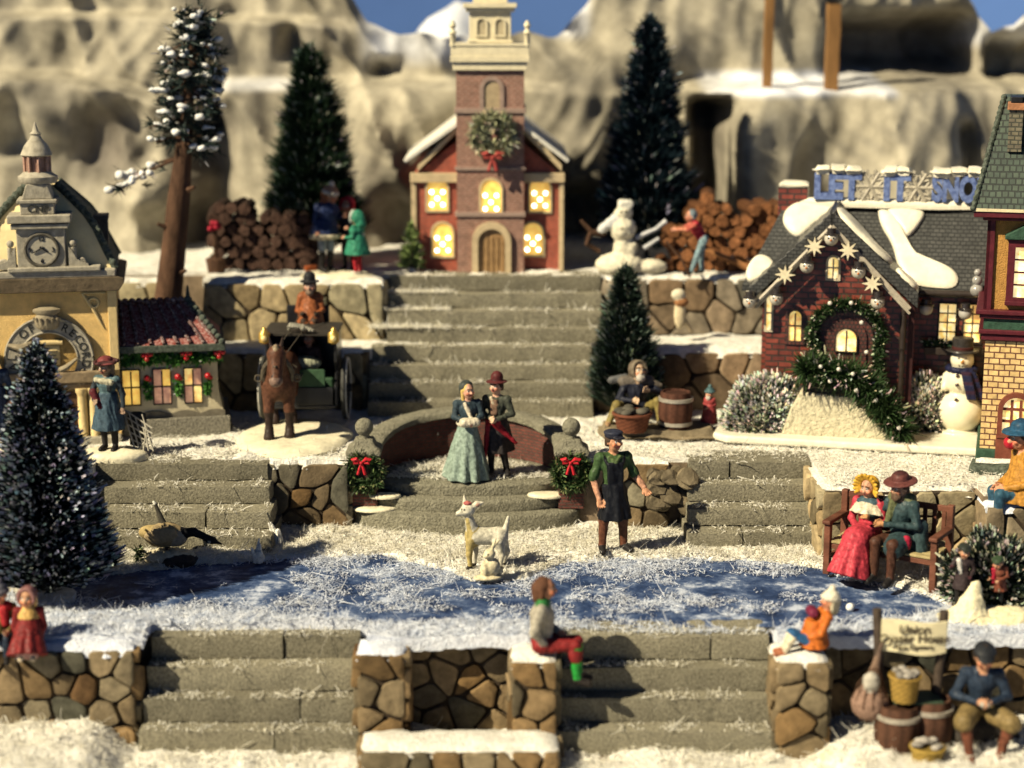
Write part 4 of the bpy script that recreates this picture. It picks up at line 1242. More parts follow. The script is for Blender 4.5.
    rf = mb.build('wing_roof', M('snow_dusted_red_roof', (.29, .042, .03), .75, .35, 30, .6, 60, col2=(.50, .33, .30), thr=(.42, .72)), t, world=True)
    mb = MB()
    for k in range(9):
        s = k / 8.4; a = e0.lerp(e1, s); b_ = r0.lerp(r1, min(1, s * 1.0)) if s < .99 else r1
        mb.tube([a + Vector((0, -.01, .02)), b_ + Vector((0, -.01, .02))], .028, 6)
    for k in range(12): mb.ball(r0.lerp(r1, k / 11) + Vector((0, -.01, .03)), .06, 7)
    mb.build('roof_ribs', M('roof_ribs', (.14, .04, .035), .7, .5, 22, .5, 50, col2=(.45, .38, .36), thr=(.45, .75)), rf, world=True)
    mb = MB()
    for k in range(10): mb.ball(r1.lerp(e1, k / 9) + Vector((0, -.01, .03)), .07 - .002 * k, 7)
    mb.tube([r1 + Vector((0, 0, .02)), r1 + Vector((0, 0, .26))], [.05, .012], 8)
    mb.build('hip_tiles', DARKMOSS, rf, world=True)
    mb = MB(); mb.box(X(113), X(226), yw - .2, yw + 1.3, Z(350), Z(343)); mb.build('eave', DARKMOSS, t, bev=.01, world=True)
    mb = MB(); garland(mb, [(X(113 + 4 * k), yw - .06, Z(358 + 2.2 * math.sin(k * .9))) for k in range(28)], .10, 230, (.07, .20, .04), (.5, .5, .4), .02, 3, .018)
    ga = mb.build('garland', NEEDLE, t, world=True)
    for u in (148, 187, 220):
        mb = MB()
        for dx, dz in ((0, 0), (.055, .02), (-.05, .015), (.01, .055), (0, -.05)): mb.ball((X(u) + dx, yw - .14, Z(353.5) + dz), .042, 7)
        mb.build('berries', REDB, ga, world=True)
    for i, u in enumerate((131, 162, 193)): window(t, X(u), Z(403), X(140) - X(123.5), Z(369) - Z(403), yw, BLACKP, .018, False, 2, 2, LIT if i else AMBER)
    for u in (147, 178, 208):
        mb = MB(); garland(mb, [(X(u), yw - .04, Z(380)), (X(u), yw - .04, Z(396))], .075, 160, (.07, .20, .04), (.5, .5, .4), .02, u, .02); sp = mb.build('holly_spray', NEEDLE, t, world=True)
        mb = MB(); mb.ball((X(u), yw - .09, Z(376)), .05, 8); mb.ball((X(u) + .04, yw - .08, Z(378)), .035, 7); mb.build('berries', REDB, sp, world=True)
    return t
house_turn = lambda t: setattr(t, 'rotation_euler', (0, 0, FRAME[0][1]))
house_turn(hall()); FRAME[0] = None

# ---------------------------------------------------------------- church
def church():
    y = 30.8
    X = lambda u: W(u, 200, y).x
    Z = lambda v: W(490, v, y).z
    t = thing('church', 'red brick church with cream steeple, wreath and lit windows at the stair head', 'church', (X(490), y, L3))
    RB = brick_mat('church_red_brick', (.46, .085, .04), (.37, .062, .033), (.26, .11, .075), 1, .11, .045, .008)
    GB = brick_mat('church_grey_brick', (.30, .135, .095), (.235, .10, .07), (.36, .24, .18), 1, .11, .045, .009)
    TRIM = M('church_trim', (.55, .43, .26), .65, .15, 8, .2, 40)
    c = X(490); zb, ze = L3 - .05, Z(178); yn = y + .14; xl, xr = X(412), X(563)
    ap = W(490, 108, yn).z
    mb = MB(); mb.prism([(xl, zb), (xr, zb), (xr, ze), (c, ap - .1), (xl, ze)], yn, yn + 3.0); mb.build('nave_wall', RB, t, world=True)
    mb = MB()
    for a, b_ in ((Vector((X(406), 0, Z(163))), Vector((c, 0, ap + .08))), (Vector((X(567), 0, Z(163))), Vector((c, 0, ap + .08)))):
        d = (b_ - a).normalized(); n = Vector((-d.z, 0, d.x)) if d.x > 0 else Vector((d.z, 0, -d.x))
        P = [a, b_, b_ + Vector((0, 0, .09)), a + n * .065]
        mb.prism([(p.x, p.z) for p in P], yn - .16, yn + 3.1)
    mb.build('roof', M('church_snow_roof', (.66, .63, .55), .7, .12, 6, .4, 30), t, bev=.01, world=True)
    for s in (-1, 1):
        mb = MB()
        a, b_ = Vector((c + s * (X(562) - c), 0, Z(172))), Vector((c + s * .5, 0, Z(128) - .02))
        d = (b_ - a).normalized(); n = Vector((0, 0, 1))
        mb.prism([(p.x, p.z) for p in (a, b_, b_ + n * .12, a + n * .12)], yn - .09, yn + .01)
        mb.box(c + s * .55 if s > 0 else xl - .03, xr + .03 if s > 0 else c - .55, yn - .08, yn + .02, Z(183), Z(173.5))
        x_ = (xr - .06, xr + .02) if s > 0 else (xl - .02, xl + .07)
        mb.box(*x_, yn - .04, yn + .02, zb, Z(184))
        mb.build('cornice', TRIM, t, bev=.01, world=True)
    # tower
    tl, tr = X(457), X(524)
    mb = MB(); mb.box(tl, tr, y - .1, y + 1.1, zb, Z(68)); mb.build('tower', GB, t, world=True)
    for v, h in ((216, .08), (170, .06), (113, .09)):
        mb = MB(); mb.box(tl - .03, tr + .03, y - .135, y + 1.13, Z(v), Z(v) + h); mb.build('string_course', M('tower_band', (.33, .235, .19), .7, .2, 8, .4, 40), t, bev=.01, world=True)
    mb = MB(); mb.box(tl - .05, tr + .05, y - .16, y + 1.16, Z(70), Z(62)); mb.box(tl - .09, tr + .09, y - .2, y + 1.2, Z(61.8), Z(56))
    CR = M('steeple_cream', (.72, .64, .44), .6, .12, 8, .2, 40)
    mb.box(tl - .08, tr + .08, y - .185, y + 1.16, Z(56.2), Z(44)); mb.box(tl - .09, tr + .09, y - .2, y - .14, Z(46), Z(43)); mb.build('gallery', CR, t, bev=.008, world=True)
    for uu in (tl - .05, tr + .05):
        mb = MB(); mb.lathe([(.05, 0), (.05, .2), (.07, .22), (.03, .28), (.06, .34), (.02, .42)], (uu, y - .16, Z(46)), 10); mb.build('corner_urn', CR, t, world=True)
    mb = MB(); ll, lr = X(470), X(511)
    mb.box(ll, lr, y + .12, y + .86, Z(46), Z(12)); mb.box(ll - .03, lr + .03, y + .08, y + .9, Z(43), Z(40)); mb.box(ll - .06, lr + .06, y + .06, y + .92, Z(12), Z(8)); mb.box(ll - .1, lr + .1, y + .02, y + .96, Z(8), Z(3))
    mb.box(ll + .06, lr - .06, y + .2, y + .8, Z(3), Z(-26)); mb.box(ll - .02, lr + .02, y + .1, y + .88, Z(-26), Z(-30)); mb.lathe([(.36, 0), (.28, .3), (.1, .9), (.02, 1.5)], (c, y + .5, Z(-30)), 12)
    mb.build('lantern', CR, t, bev=.01, world=True)
    for u in (482, 500): window(t, X(u), Z(35), .14, .26, y + .12, CR, .03, True, 1, 1, M('louvre_shade', (.42, .36, .24), .8, .2, 12, .3, 40))
    window(t, X(492), Z(110), .27, .50, y - .1, M('tower_band', ()), .07, True, 1, 1, M('blind_arch', (.40, .31, .19), .8, .2, 10, .4, 40))
    AP = M('church_trim', ())
    def lit(u, v0, v1, yy):
        w_, h_ = X(u + 10) - X(u - 10), Z(v0) - Z(v1)
        f = window(t, X(u), Z(v1), w_, h_, yy, AP, .035, True, 1, 1, AMBER)
        for dx, dz in ((-.28, .17), (.28, .17), (0, .36), (-.28, .55), (.28, .55)):
            mb = MB(); mb.ball((X(u) + dx * w_, yy - .012, Z(v1) + dz * h_), .036, 8, sc=(1, .5, 1)); mb.build('bulb', BULB, f, world=True)
    for u, v0, v1, yy in ((437, 178, 211, yn), (491, 179, 214, y - .1), (540, 179, 212, yn), (442, 224, 257, yn), (533, 224, 256, yn)): lit(u, v0, v1, yy)
    O = arch(X(491.5), L3, X(511) - X(472), Z(221) - L3, 14); I = arch(X(491.5), L3, X(505) - X(478), Z(228) - L3, 14)
    n = len(O); mb = MB(); vs = [(a, y - .17, b_) for a, b_ in O + I] + [(a, y - .08, b_) for a, b_ in O + I]; fs = []
    for i in range(1, n):
        j = (i + 1) % n; fs += [(i, j, n + j, n + i), (j, i, 2 * n + i, 2 * n + j), (n + i, n + j, 3 * n + j, 3 * n + i)]
    mb.add(vs, fs); df = mb.build('door_frame', AP, t, world=True)
    mb = MB(); mb.prism(I, y - .11, y - .06)
    for k in range(5): mb.box(X(478.5 + k * 5.3), X(482.5 + k * 5.3), y - .125, y - .108, L3, Z(236))
    mb.build('door', M('church_door', (.33, .20, .09), .6, .3, 8, .4, 40), df, world=True)
    mb = MB(); garland(mb, ringpts((X(493), y - .2, Z(134)), .265), .15, 520, (.34, .35, .21), (.5, .47, .34), .2, 4, .016)
    wr = mb.build('wreath', NEEDLE, t, world=True)
    bow(wr, (X(493), y - .33, Z(156)), .26, M('faded_red_ribbon', (.36, .06, .05), .6, .2, 10, .2, 40))
    mb = MB(); mb.ball((X(494), y - .16, Z(136)), .09, 8); mb.build('rosy_ornament', M('rosy_ornament', (.42, .2, .15), .5, .2, 10, .2, 30), wr, world=True)
def bow(parent, c, s, mat, name='bow'):
    mb = MB(); c = Vector(c)
    for sx in (-1, 1):
        P = [c, c + Vector((sx * .35 * s, -.05 * s, .30 * s)), c + Vector((sx * .62 * s, -.02 * s, .22 * s)), c + Vector((sx * .55 * s, 0, -.02 * s)), c + Vector((sx * .2 * s, -.06 * s, -.02 * s))]
        mb.tube(P, [.05 * s, .16 * s, .17 * s, .15 * s, .06 * s], 8)
        mb.tube([c, c + Vector((sx * .14 * s, -.05 * s, -.4 * s)), c + Vector((sx * .26 * s, -.02 * s, -.85 * s))], [.06 * s, .11 * s, .12 * s], 6)
    mb.ball(c + Vector((0, -.08 * s, 0)), .13 * s, 8)
    return mb.build(name, mat, parent, world=True)
church()

# ---------------------------------------------------------------- brick cottage with rooftop sign
def cottage():
    y = 26.95
    pv = Vector((W(829, 330, y).x, y, L1)); FRAME[0] = (pv, R(-13))
    X = lambda u: W(u, 330, y).x
    Z = lambda v: W(830, v, y).z
    t = thing('brick_cottage', 'dark brick cottage with grey snowy roof and blue rooftop lettering', 'house', pv)
    BR = brick_mat('cottage_brick', (.25, .056, .034), (.11, .026, .018), (.055, .034, .025), 1, .21, .09, .014, rough=.35, bmp=1.0, coat=.4)
    SH = brick_mat('cottage_shingle', (.060, .060, .055), (.036, .037, .034), (.014, .014, .014), 1, .09, .055, .008, rough=.55, bmp=1.0, vertical=False, coat=.2)
    SNG = M('glazed_snow', (.78, .73, .58), .4, .12, 6, .5, 36, coat=.25)
    DK = M('cottage_dark', (.03, .022, .018), .5, .3, 10, .4, 40, coat=.2)
    mb = MB()
    mb.prism([(X(720), 26.3), (X(735), 26.12), (X(990), 26.12), (X(995), 28.6), (X(725), 28.6)], L1 + .03, L1 + .15, axis='z'); mb.build('glazed_base', SNG, t, bev=.04, world=True, seg=3)
    zb = L1 + .14
    xl, xr = X(766), X(908); ca = X(829); za = Z(228); ze = Z(298)
    mb = MB(); mb.prism([(xl, zb), (xr, zb), (xr, ze), (ca, za), (xl, ze)], y, y + 1.5); mb.build('gable_wall', BR, t, world=True)
    mb = MB()
    for s, xe in ((-1, X(749)), (1, X(917))):
        a, b_ = Vector((xe, 0, Z(303))), Vector((ca, 0, za + .05)); nn = Vector((0, 0, 1))
        for k in range(9):                          # stepped courses of slates
            p, q = a.lerp(b_, k / 9), a.lerp(b_, (k + 1) / 9 + .03)
            mb.prism([(p.x, p.z), (q.x, q.z - .02), (q.x, q.z + .20), (p.x, p.z + .24)], y - .24 - .004 * (k % 2), y + 1.5)
    mb.build('gable_roof', SH, t, bev=.012, world=True)
    mb = MB()
    for s, xe in ((-1, X(757)), (1, X(909))):
        mb.tube([(xe, y - .26, Z(303)), (ca, y - .26, za + .06)], .035, 6); mb.tube([(xe, y - .24, Z(308)), (ca, y - .24, za)], .022, 6)
    mb.build('bargeboard', M('bargeboard', (.42, .37, .29), .5, .25, 10, .2, 40), t, world=True)
    # main roof
    ye, yr = 27.35, 28.35
    zr = W(870, 204, yr).z; zE = W(930, 291, ye).z
    E0, E1, R0, R1 = Vector((W(742, 288, ye).x, ye, zE)), Vector((W(1000, 288, ye).x, ye, zE)), Vector((W(786, 204, yr).x, yr, zr)), Vector((W(985, 204, yr).x, yr, zr))
    B0, B1 = Vector((E0.x, 2 * yr - ye, zE)), Vector((E1.x, 2 * yr - ye, zE))
    up = Vector((0, 0, .1)); nf = (E1 - E0).cross(R0 - E0).normalized()
    mb = MB(); mb.add([E0, E1, R1, R0, B0, B1, E0 - up, E1 - up, B0 - up, B1 - up], [(0, 1, 2, 3), (5, 4, 3, 2), (4, 0, 3), (1, 5, 2), (6, 7, 1, 0), (8, 6, 0, 4), (7, 9, 5, 1), (6, 8, 9, 7), (9, 8, 4, 5)])
    rf = mb.build('main_roof', SH, t, world=True)
    mb = MB(); mb.box(xl - .12, W(992, 330, 27.6).x, 27.6, 28.9, zb, zE - .05); mb.build('rear_wall', BR, t, world=True)
    on = lambda u, v: on_plane(u, v, E0, nf)
    mb = MB()
    for P in ([(782, 220), (788, 208), (806, 202), (850, 200), (836, 212), (818, 222), (800, 240), (788, 232)],
              [(745, 272), (757, 255), (770, 258), (776, 268), (760, 281), (748, 284)],
              [(884, 206), (905, 207), (926, 212), (922, 222), (908, 240), (902, 230), (892, 220)],
              [(878, 206), (892, 214), (905, 236), (915, 256), (935, 266), (958, 272), (956, 289), (930, 288), (910, 284), (898, 268), (893, 245), (880, 225)]):
        pad(mb, [on(*p) for p in P], nf, .085)
    pad(mb, [Vector((R0.x + .1, yr - .16, zr - .03)), Vector((R1.x, yr - .16, zr - .03)), Vector((R1.x, yr + .15, zr - .03)), Vector((R0.x + .1, yr + .15, zr - .03))], (0, 0, 1), .11, smooth=1)
    # snow on the gable's right flank
    ng = Vector((za - Z(303), 0, X(917) - ca)).normalized()
    P0 = Vector((ca, y, za + .29))
    g = lambda s, d: P0 + (Vector((X(917), y, Z(303) + .24)) - P0) * s + Vector((0, d, 0))
    pad(mb, [g(.04, -.2), g(.3, -.25), g(.62, -.22), g(.70, 0), g(.35, .35), g(.02, .6)], ng, .07)
    pad(mb, [g(.72, -.2), g(.93, -.24), g(.99, -.1), g(.9, .15), g(.76, .1)], ng, .06)
    mb.build('roof_snow', SNG, rf, world=True)
    mb = MB(); mb.box(W(779, 200, 28.4).x, W(808, 200, 28.4).x, 28.25, 28.6, zr - .4, W(790, 186, 28.4).z); ch = mb.build('chimney', BR, rf, bev=.01, world=True)
    mb = MB(); mb.rough(W(777, 200, 28.4).x, W(810, 200, 28.4).x, 28.2, 28.65, W(790, 187, 28.4).z, W(790, 181, 28.4).z, .08, .02, 0, .03); mb.build('chimney_snow', SNG, ch, world=True)
    # sign
    BL = M('sign_blue', (.075, .125, .36), .6, .45, 16, .6, 40, col2=(.20, .27, .52))
    XS = lambda u: W(u, 185, yr).x
    zl, zt = W(850, 199, yr).z, W(850, 172, yr).z
    for word, u0, u1 in (('LET', 815, 862), ('IT', 884, 911), ('SNOW', 932, 1002)):
        mb = MB(); text_into(mb, word, 1.0, .12, Matrix(), bold=.055)
        xs = [v[0] for v in mb.v]; ys = [v[1] for v in mb.v]; a, b_ = min(xs), max(xs); e, f = min(ys), max(ys)
        mb.v = [(XS(u0) + (v[0] - a) / (b_ - a) * (XS(u1) - XS(u0)), yr - .05 - v[2], zl + (v[1] - e) / (f - e) * (zt - zl)) for v in mb.v]
        sg = mb.build('lettering', BL, rf, bev=.008, world=True)
        mb = MB(); n = len(word)
        for k in range(n):
            x0 = XS(u0) + (XS(u1) - XS(u0)) * (k + .04) / n; x1 = XS(u0) + (XS(u1) - XS(u0)) * (k + .96) / n
            mb.rough(x0 - .05, x1 + .05, yr - .24, yr + .1, zt - .03, zt + .10, .06, .04, 0, .05, k + u0)
        mb.build('snow_cap', SNG, sg, world=True)
    GLS = M('frosted_flake', (.40, .36, .28), .3, .25, 12, .6, 30, coat=.6)
    for u in (871, 918):
        fl = MB(); cc = Vector((XS(u), yr - .12, (zl + zt) / 2)); r_ = .25
        for k in range(6):
            a = k * PI / 3; e = cc + Vector((math.cos(a), 0, math.sin(a))) * r_; fl.tube([cc, e], .035, 6)
            for s in (.45, .75):
                m_ = cc.lerp(e, s)
                for da in (-.9, .9): fl.tube([m_, m_ + Vector((math.cos(a + da), 0, math.sin(a + da))) * r_ * .42], .028, 5)
        fl.build('snowflake', GLS, rf, world=True)
    # trimmings along the gable
    for u, v in ((829, 236), (806, 264), (857, 268), (777, 297), (877, 297), (751, 301)):
        mb = MB(); cc = Vector((X(u), y - .32, Z(v))); mb.ball(cc, .105, 10, 0, (.50, .46, .38)); mb.lathe([(.105, .06), (.11, .075), (.065, .085), (.07, .16)], cc, 12, 0, (.03, .025, .025))
        for dx, dz in ((-.035, .02), (.035, .02)): mb.ball(cc + Vector((dx, -.095, dz)), .014, 5, 0, (.01, .01, .01))
        mb.ball(cc + Vector((0, -.105, -.01)), .018, 5, 0, (.5, .16, .03)); mb.build('snowman_head', GLAZE, t, world=True)
    for u, v in ((813, 244), (846, 247), (785, 273), (871, 279)):
        mb = MB(); P = []
        for k in range(16): a = k * PI / 8; r_ = (.15, .06)[k % 2]; P.append((X(u) + r_ * math.cos(a), Z(v) + r_ * math.sin(a)))
        mb.prism(P, y - .36, y - .30); mb.build('star', M('star_cream', (.66, .58, .40), .6, .15, 10, .2, 30), t, world=True)
    ST = brick_mat('arch_brick', (.13, .04, .028), (.08, .025, .02), (.04, .025, .02), 1, .06, .06, .01, rough=.45, bmp=.9)
    window(t, X(831), Z(278), X(836) - X(826), Z(257) - Z(278), y, M('pale_frame', (.50, .42, .30), .6, .2, 10, .2, 40), .035, True, 2, 2, LITW)
    window(t, X(795), Z(342), X(801) - X(789), Z(312) - Z(342), y, ST, .06, True, 2, 2, LIT)
    window(t, X(768.5), Z(332), .075, Z(298) - Z(332), y, M('pale_frame', ()), .03, False, 1, 2, LITW)
    for rr_, dp in ((.50, .05), (.40, .08), (.30, .11)):
        mb = MB(); mb.prism(arch(X(847), Z(372), rr_ * 2, rr_ + Z(336) - Z(372)), y - dp, y); mb.build('brick_arch', ST, t, world=True)
    window(t, X(847), Z(349), X(857) - X(837), Z(327) - Z(349), y - .112, DK, .02, True, 2, 1, LITW)
    mb = MB(); garland(mb, [(X(816), y - .16, Z(376)), (X(815), y - .16, Z(338))] + ringpts((X(847), y - .16, Z(336)), .53, 12, PI, 0) + [(X(880), y - .16, Z(338)), (X(881), y - .16, Z(382))], .095, 420, (.026, .052, .018), (.5, .46, .36), .07, 6, .011)
    ga = mb.build('arch_garland', NEEDLE, t, world=True)
    SIL = M('silver_bauble', (.62, .58, .5), .25, .1, 10, .1, 30, coat=.5)
    for u, v in ((830, 300), (851, 299), (862, 318), (868, 347)): mb = MB(); mb.ball((X(u), y - .3, Z(v)), .034, 8); mb.build('bauble', SIL, ga, world=True)
    # doorway, porch and side window
    mb = MB(); mb.box(X(884), X(914), y + .02, y + .7, zb, Z(298)); mb.build('doorway', M('dark_doorway', (.035, .012, .012), .5, .4, 8, .3, 30), t, world=True)
    mb = MB(); mb.tube([(X(903), y - .05, zb), (X(903), y - .05, Z(298))], .035, 8); mb.tube([(X(903), y - .07, Z(345)), (X(903), y - .07, Z(312))], .045, 8); mb.build('porch_post', DK, t, world=True)
    yw = 27.55; XW = lambda u: W(u, 330, yw).x; ZW = lambda v: W(940, v, yw).z
    for u0, u1 in ((939, 955), (964, 980)): window(t, XW((u0 + u1) / 2), ZW(341), XW(u1) - XW(u0), ZW(304) - ZW(341), yw + .045, M('cottage_dark', ()), .03, False, 2, 4, LITW, bt=.01)
    mb = MB(); mb.box(XW(925), XW(984), yw - .25, yw + .05, ZW(352), ZW(345)); wb = mb.build('window_box', DK, t, bev=.01, world=True)
    mb = MB(); garland(mb, [(XW(924), yw - .15, ZW(342)), (XW(962), yw - .15, ZW(342))], .09, 150, (.03, .065, .03), (.6, .58, .5), .12, 9, .010); mb.build('window_greens', NEEDLE, wb, world=True)
    for u, v in ((925, 306), (964, 309)):
        mb = MB(); cc = Vector((XW(u), yw - .3, ZW(v))); mb.ball(cc, .1, 10, 0, (.40, .38, .34)); mb.lathe([(.11, .05), (.115, .065), (.07, .08), (.07, .15)], cc, 12, 0, (.03, .025, .025)); mb.build('snowman_head', GLAZE, t, world=True)
    mb = MB()
    for r_, z in ((.10, 0), (.075, .15), (.055, .27)): mb.ball((XW(974), ye - .1, zE + .05 + z), r_, 10)
    mb.build('glass_snowman', M('clear_glass', (.28, .27, .25), .12, .3, 8, .2, 20, coat=.8), rf, world=True)
    mb = MB(); mb.tube([(XW(938), ye - .06, zE - .02), (XW(1000), ye - .06, zE - .02)], .05, 8); mb.tube([(X(915), ye - .06, zE - .02), (XW(938), ye - .06, zE - .02)], .05, 8); mb.build('gutter', DK, rf, world=True)
    # outside stair
    yq = 26.42; XQ = lambda u: W(u, 410, yq).x; ZQ = lambda v: W(840, v, yq).z
    mb = MB(); mb.prism([(XQ(782), zb), (XQ(893), zb), (XQ(886), ZQ(426)), (XQ(880), ZQ(426)), (XQ(877), ZQ(418)), (XQ(870), ZQ(418)), (XQ(866), ZQ(408)), (XQ(858), ZQ(408)), (XQ(856), ZQ(397)), (XQ(800), ZQ(394)), (XQ(790), ZQ(412))], yq, yq + .5)
    mb.build('stair_wall', M('pitted_snow_stone', (.50, .45, .31), .6, .3, 22, 1.0, 16, bd=.05, thr=(.3, .5)), t, bev=.02, world=True)
    mb = MB(); mb.box(XQ(802), XQ(852), yq + .05, yq + .09, ZQ(395), ZQ(378))
    for k in range(9): mb.tube([(XQ(803 + 6 * k), yq + .0, ZQ(397)), (XQ(803 + 6 * k), yq + .0, ZQ(372))], .012, 5)
    mb.tube([(XQ(800), yq, ZQ(388)), (XQ(856), yq, ZQ(388)), (XQ(900), yq, ZQ(428))], .018, 5); rl = mb.build('railing', DK, t, world=True)
    mb = MB(); garland(mb, [(XQ(802), yq - .06, ZQ(370)), (XQ(850), yq - .06, ZQ(374)), (XQ(868), yq - .06, ZQ(388)), (XQ(882), yq - .06, ZQ(402)), (XQ(905), yq - .06, ZQ(428))], .225, 900, (.028, .056, .018), (.5, .46, .36), .06, 7, .012)
    ga = mb.build('railing_garland', NEEDLE, rl, world=True)
    for u, v in ((820, 364), (830, 378), (856, 386), (852, 370), (876, 395), (900, 421), (838, 366)): mb = MB(); mb.ball((XQ(u), yq - .26, ZQ(v)), .034, 8); mb.build('bauble', SIL, rl, world=True)
    return t
house_turn(cottage()); FRAME[0] = None

# ---------------------------------------------------------------- tall brick house at the right edge
def townhouse():
    y = 25.15
    pv = Vector((W(986, 330, y).x, y, L1)); FRAME[0] = (pv, R(-15.5))
    X = lambda u: W(u, 330, y).x
    Z = lambda v: W(1000, v, y).z
    t = thing('town_house', 'tall yellow brick house with steep green roof and burgundy trim', 'house', pv)
    YB = brick_mat('yellow_brick', (.72, .50, .22), (.62, .42, .17), (.13, .045, .025), 1, .145, .085, .010, rough=.6, bmp=.8)
    BG = M('burgundy', (.085, .012, .018), .5, .3, 10, .3, 40, coat=.2)
    MU = M('mustard_panel', (.42, .22, .06), .8, .3, 14, .8, 50, bd=.03)
    GR = M('trim_green', (.03, .07, .045), .6, .4, 14, .5, 45)
    RS = brick_mat('green_shingle', (.06, .085, .06), (.036, .055, .042), (.016, .022, .018), 1, .085, .085, .010, rough=.7, bmp=1.0, vertical=False)
    xl, xr = X(986), X(1120); d = 2.0
    mb = MB(); mb.box(xl, xr, y, y + d, L1 + .1, Z(337)); mb.build('brick_wall', YB, t, world=True)
    mb = MB(); mb.box(xl - .05, xr + .05, y - .05, y + d, L1 - .05, Z(449)); mb.build('green_plinth', GR, t, bev=.02, world=True)
    mb = MB(); mb.box(xl, xr, y, y + d, Z(312), Z(214)); mb.build('panel_wall', MU, t, world=True)
    mb = MB(); mb.box(X(982), X(990), y - .05, y + .1, Z(311), Z(217)); mb.box(X(982), X(986), y - .05, y + d, Z(311), Z(217)); mb.build('corner_post', BG, t, bev=.01, world=True)
    mb = MB()
    for v0, v1, e in ((340, 334, .06), (333.5, 329, .1), (318, 314, .1), (313.5, 309, .15)): mb.box(xl - e, xr + e, y - e, y + d, Z(v0), Z(v1))
    mb.build('cornice', BG, t, bev=.012, world=True)
    mb = MB(); mb.box(xl - .04, xr, y - .05, y + d, Z(329), Z(318)); mb.build('frieze', GR, t, world=True)
    mb = MB(); mb.box(X(968), xr + .2, y - .24, y + d + .2, Z(216), Z(210)); mb.box(X(977), xr + .1, y - .16, y + d + .1, Z(219.5), Z(216.3)); mb.build('eave', BG, t, bev=.012, world=True)
    mb = MB(); mb.box(X(966.5), xr + .22, y - .26, y + d + .22, Z(210), Z(207)); mb.build('gutter_line', CREAM, t, world=True)
    a0, a1 = Vector((X(967), y - .25, Z(207))), Vector((xr + .22, y - .25, Z(207))); zt = W(1003, 97, y + .55).z
    b0, b1 = Vector((W(1004, 97, y + .55).x, y + .55, zt)), Vector((xr - .3, y + .55, zt)); b2, b3 = Vector((b1.x, y + d - .55, zt)), Vector((b0.x, y + d - .55, zt)); a2, a3 = Vector((a1.x, y + d + .2, a0.z)), Vector((a0.x, y + d + .2, a0.z))
    mb = MB(); mb.add([a0, a1, a2, a3, b0, b1, b2, b3], [(0, 1, 5, 4), (1, 2, 6, 5), (2, 3, 7, 6), (3, 0, 4, 7), (4, 5, 6, 7)])
    rf = mb.build('roof', RS, t, world=True)
    mb = MB(); mb.tube([a0, b0], .035, 6)
    for k in range(22): mb.ball(a0.lerp(b0, k / 21), .042, 6)
    mb.build('hip_tiles', DARKMOSS, rf, world=True)
    yc = y + .12; mb = MB(); mb.box(W(1009, 120, yc).x, W(1023, 120, yc).x, yc - .02, yc + .5, Z(152), W(1015, 104, yc).z); ch = mb.build('chimney', brick_mat('chimney_brick', (.16, .14, .09), (.12, .10, .07), (.05, .05, .035), 1, .1, .06, .01), rf, world=True)
    mb = MB(); mb.box(W(1007, 120, yc).x, W(1025, 120, yc).x, yc - .06, yc + .54, W(1015, 110, yc).z, W(1015, 103, yc).z); mb.build('chimney_band', M('terracotta', (.35, .16, .08), .7, .3, 10, .4, 40), ch, bev=.01, world=True)
    mb = MB(); mb.box(W(1010, 120, yc).x, W(1022, 120, yc).x, yc - .02, yc + .5, W(1015, 103, yc).z, W(1015, 97, yc).z); mb.build('chimney_cap', BLACKP, ch, bev=.01, world=True)
    # upper window
    f = window(t, X(1017), Z(296), X(1022) - X(1010), Z(246) - Z(296), y - .04, BG, .10, False, 1, 4, LITW, deep=.06)
    mb = MB(); mb.prism([(X(1000), Z(238)), (X(1036), Z(238)), (X(1036), Z(234)), (X(1018), Z(224)), (X(1000), Z(234))], y - .16, y + .02); mb.build('pediment', GR, t, bev=.012, world=True)
    mb = MB(); mb.box(X(1003), X(1034), y - .12, y + .02, Z(304), Z(299.6)); mb.build('sill', BG, t, bev=.01, world=True)
    # door with fanlight
    f = window(t, X(1021), Z(432), X(1035) - X(1008), Z(396) - Z(432), y - .02, M('door_frame_brown', (.17, .05, .03), .5, .3, 10, .3, 40), .07, True, 3, 3, LITW, deep=.06, bt=.02)
    mb = MB(); mb.box(X(1002), X(1040), y - .06, y + .02, L1 + .1, Z(434)); mb.build('door', M('door_frame_brown', ()), t, world=True)
    mb = MB(); mb.rough(X(977), X(1100), y - .4, y + .1, L1 - .05, L1 + .14, .1, .04, 0, .03); mb.build('dark_ledge', DARKMOSS, t, world=True)
    mb = MB(); mb.rough(X(982), X(1100), y - .34, y - .05, L1 + .12, L1 + .19, .1, .03, 0, .03); mb.build('ledge_snow', SNOW_WARM, t, world=True)
    return t
house_turn(townhouse()); FRAME[0] = None

# wooden posts on the plateau
for u, lab in ((767, 'plain thin brown wooden post on the rocky plateau'), (831, 'thicker brown wooden post with a black cap on the rocky plateau')):
    y = 34.0; b_ = W(u, 84, y); tp = W(u, -8 if u < 800 else 2, y)
    t = thing('wooden_post', lab, 'post', (b_.x, y, b_.z - .3), group='brown posts on the rocky plateau')
    w_ = .09 if u < 800 else .125
    mb = MB(); mb.rough(-w_, w_, -w_, w_, 0, tp.z - b_.z + .3, .12, .012, 0, .01, u); mb.build('shaft', M('warm_timber', (.24, .125, .045), .7, .3, 5, .4, 30, stretch=(1, 1, .2)), t)
    mb = MB(); mb.box(-w_ - .03, w_ + .03, -w_ - .03, w_ + .03, tp.z - b_.z + .3, tp.z - b_.z + .9); mb.build('cap', BLACKP, t, bev=.02)
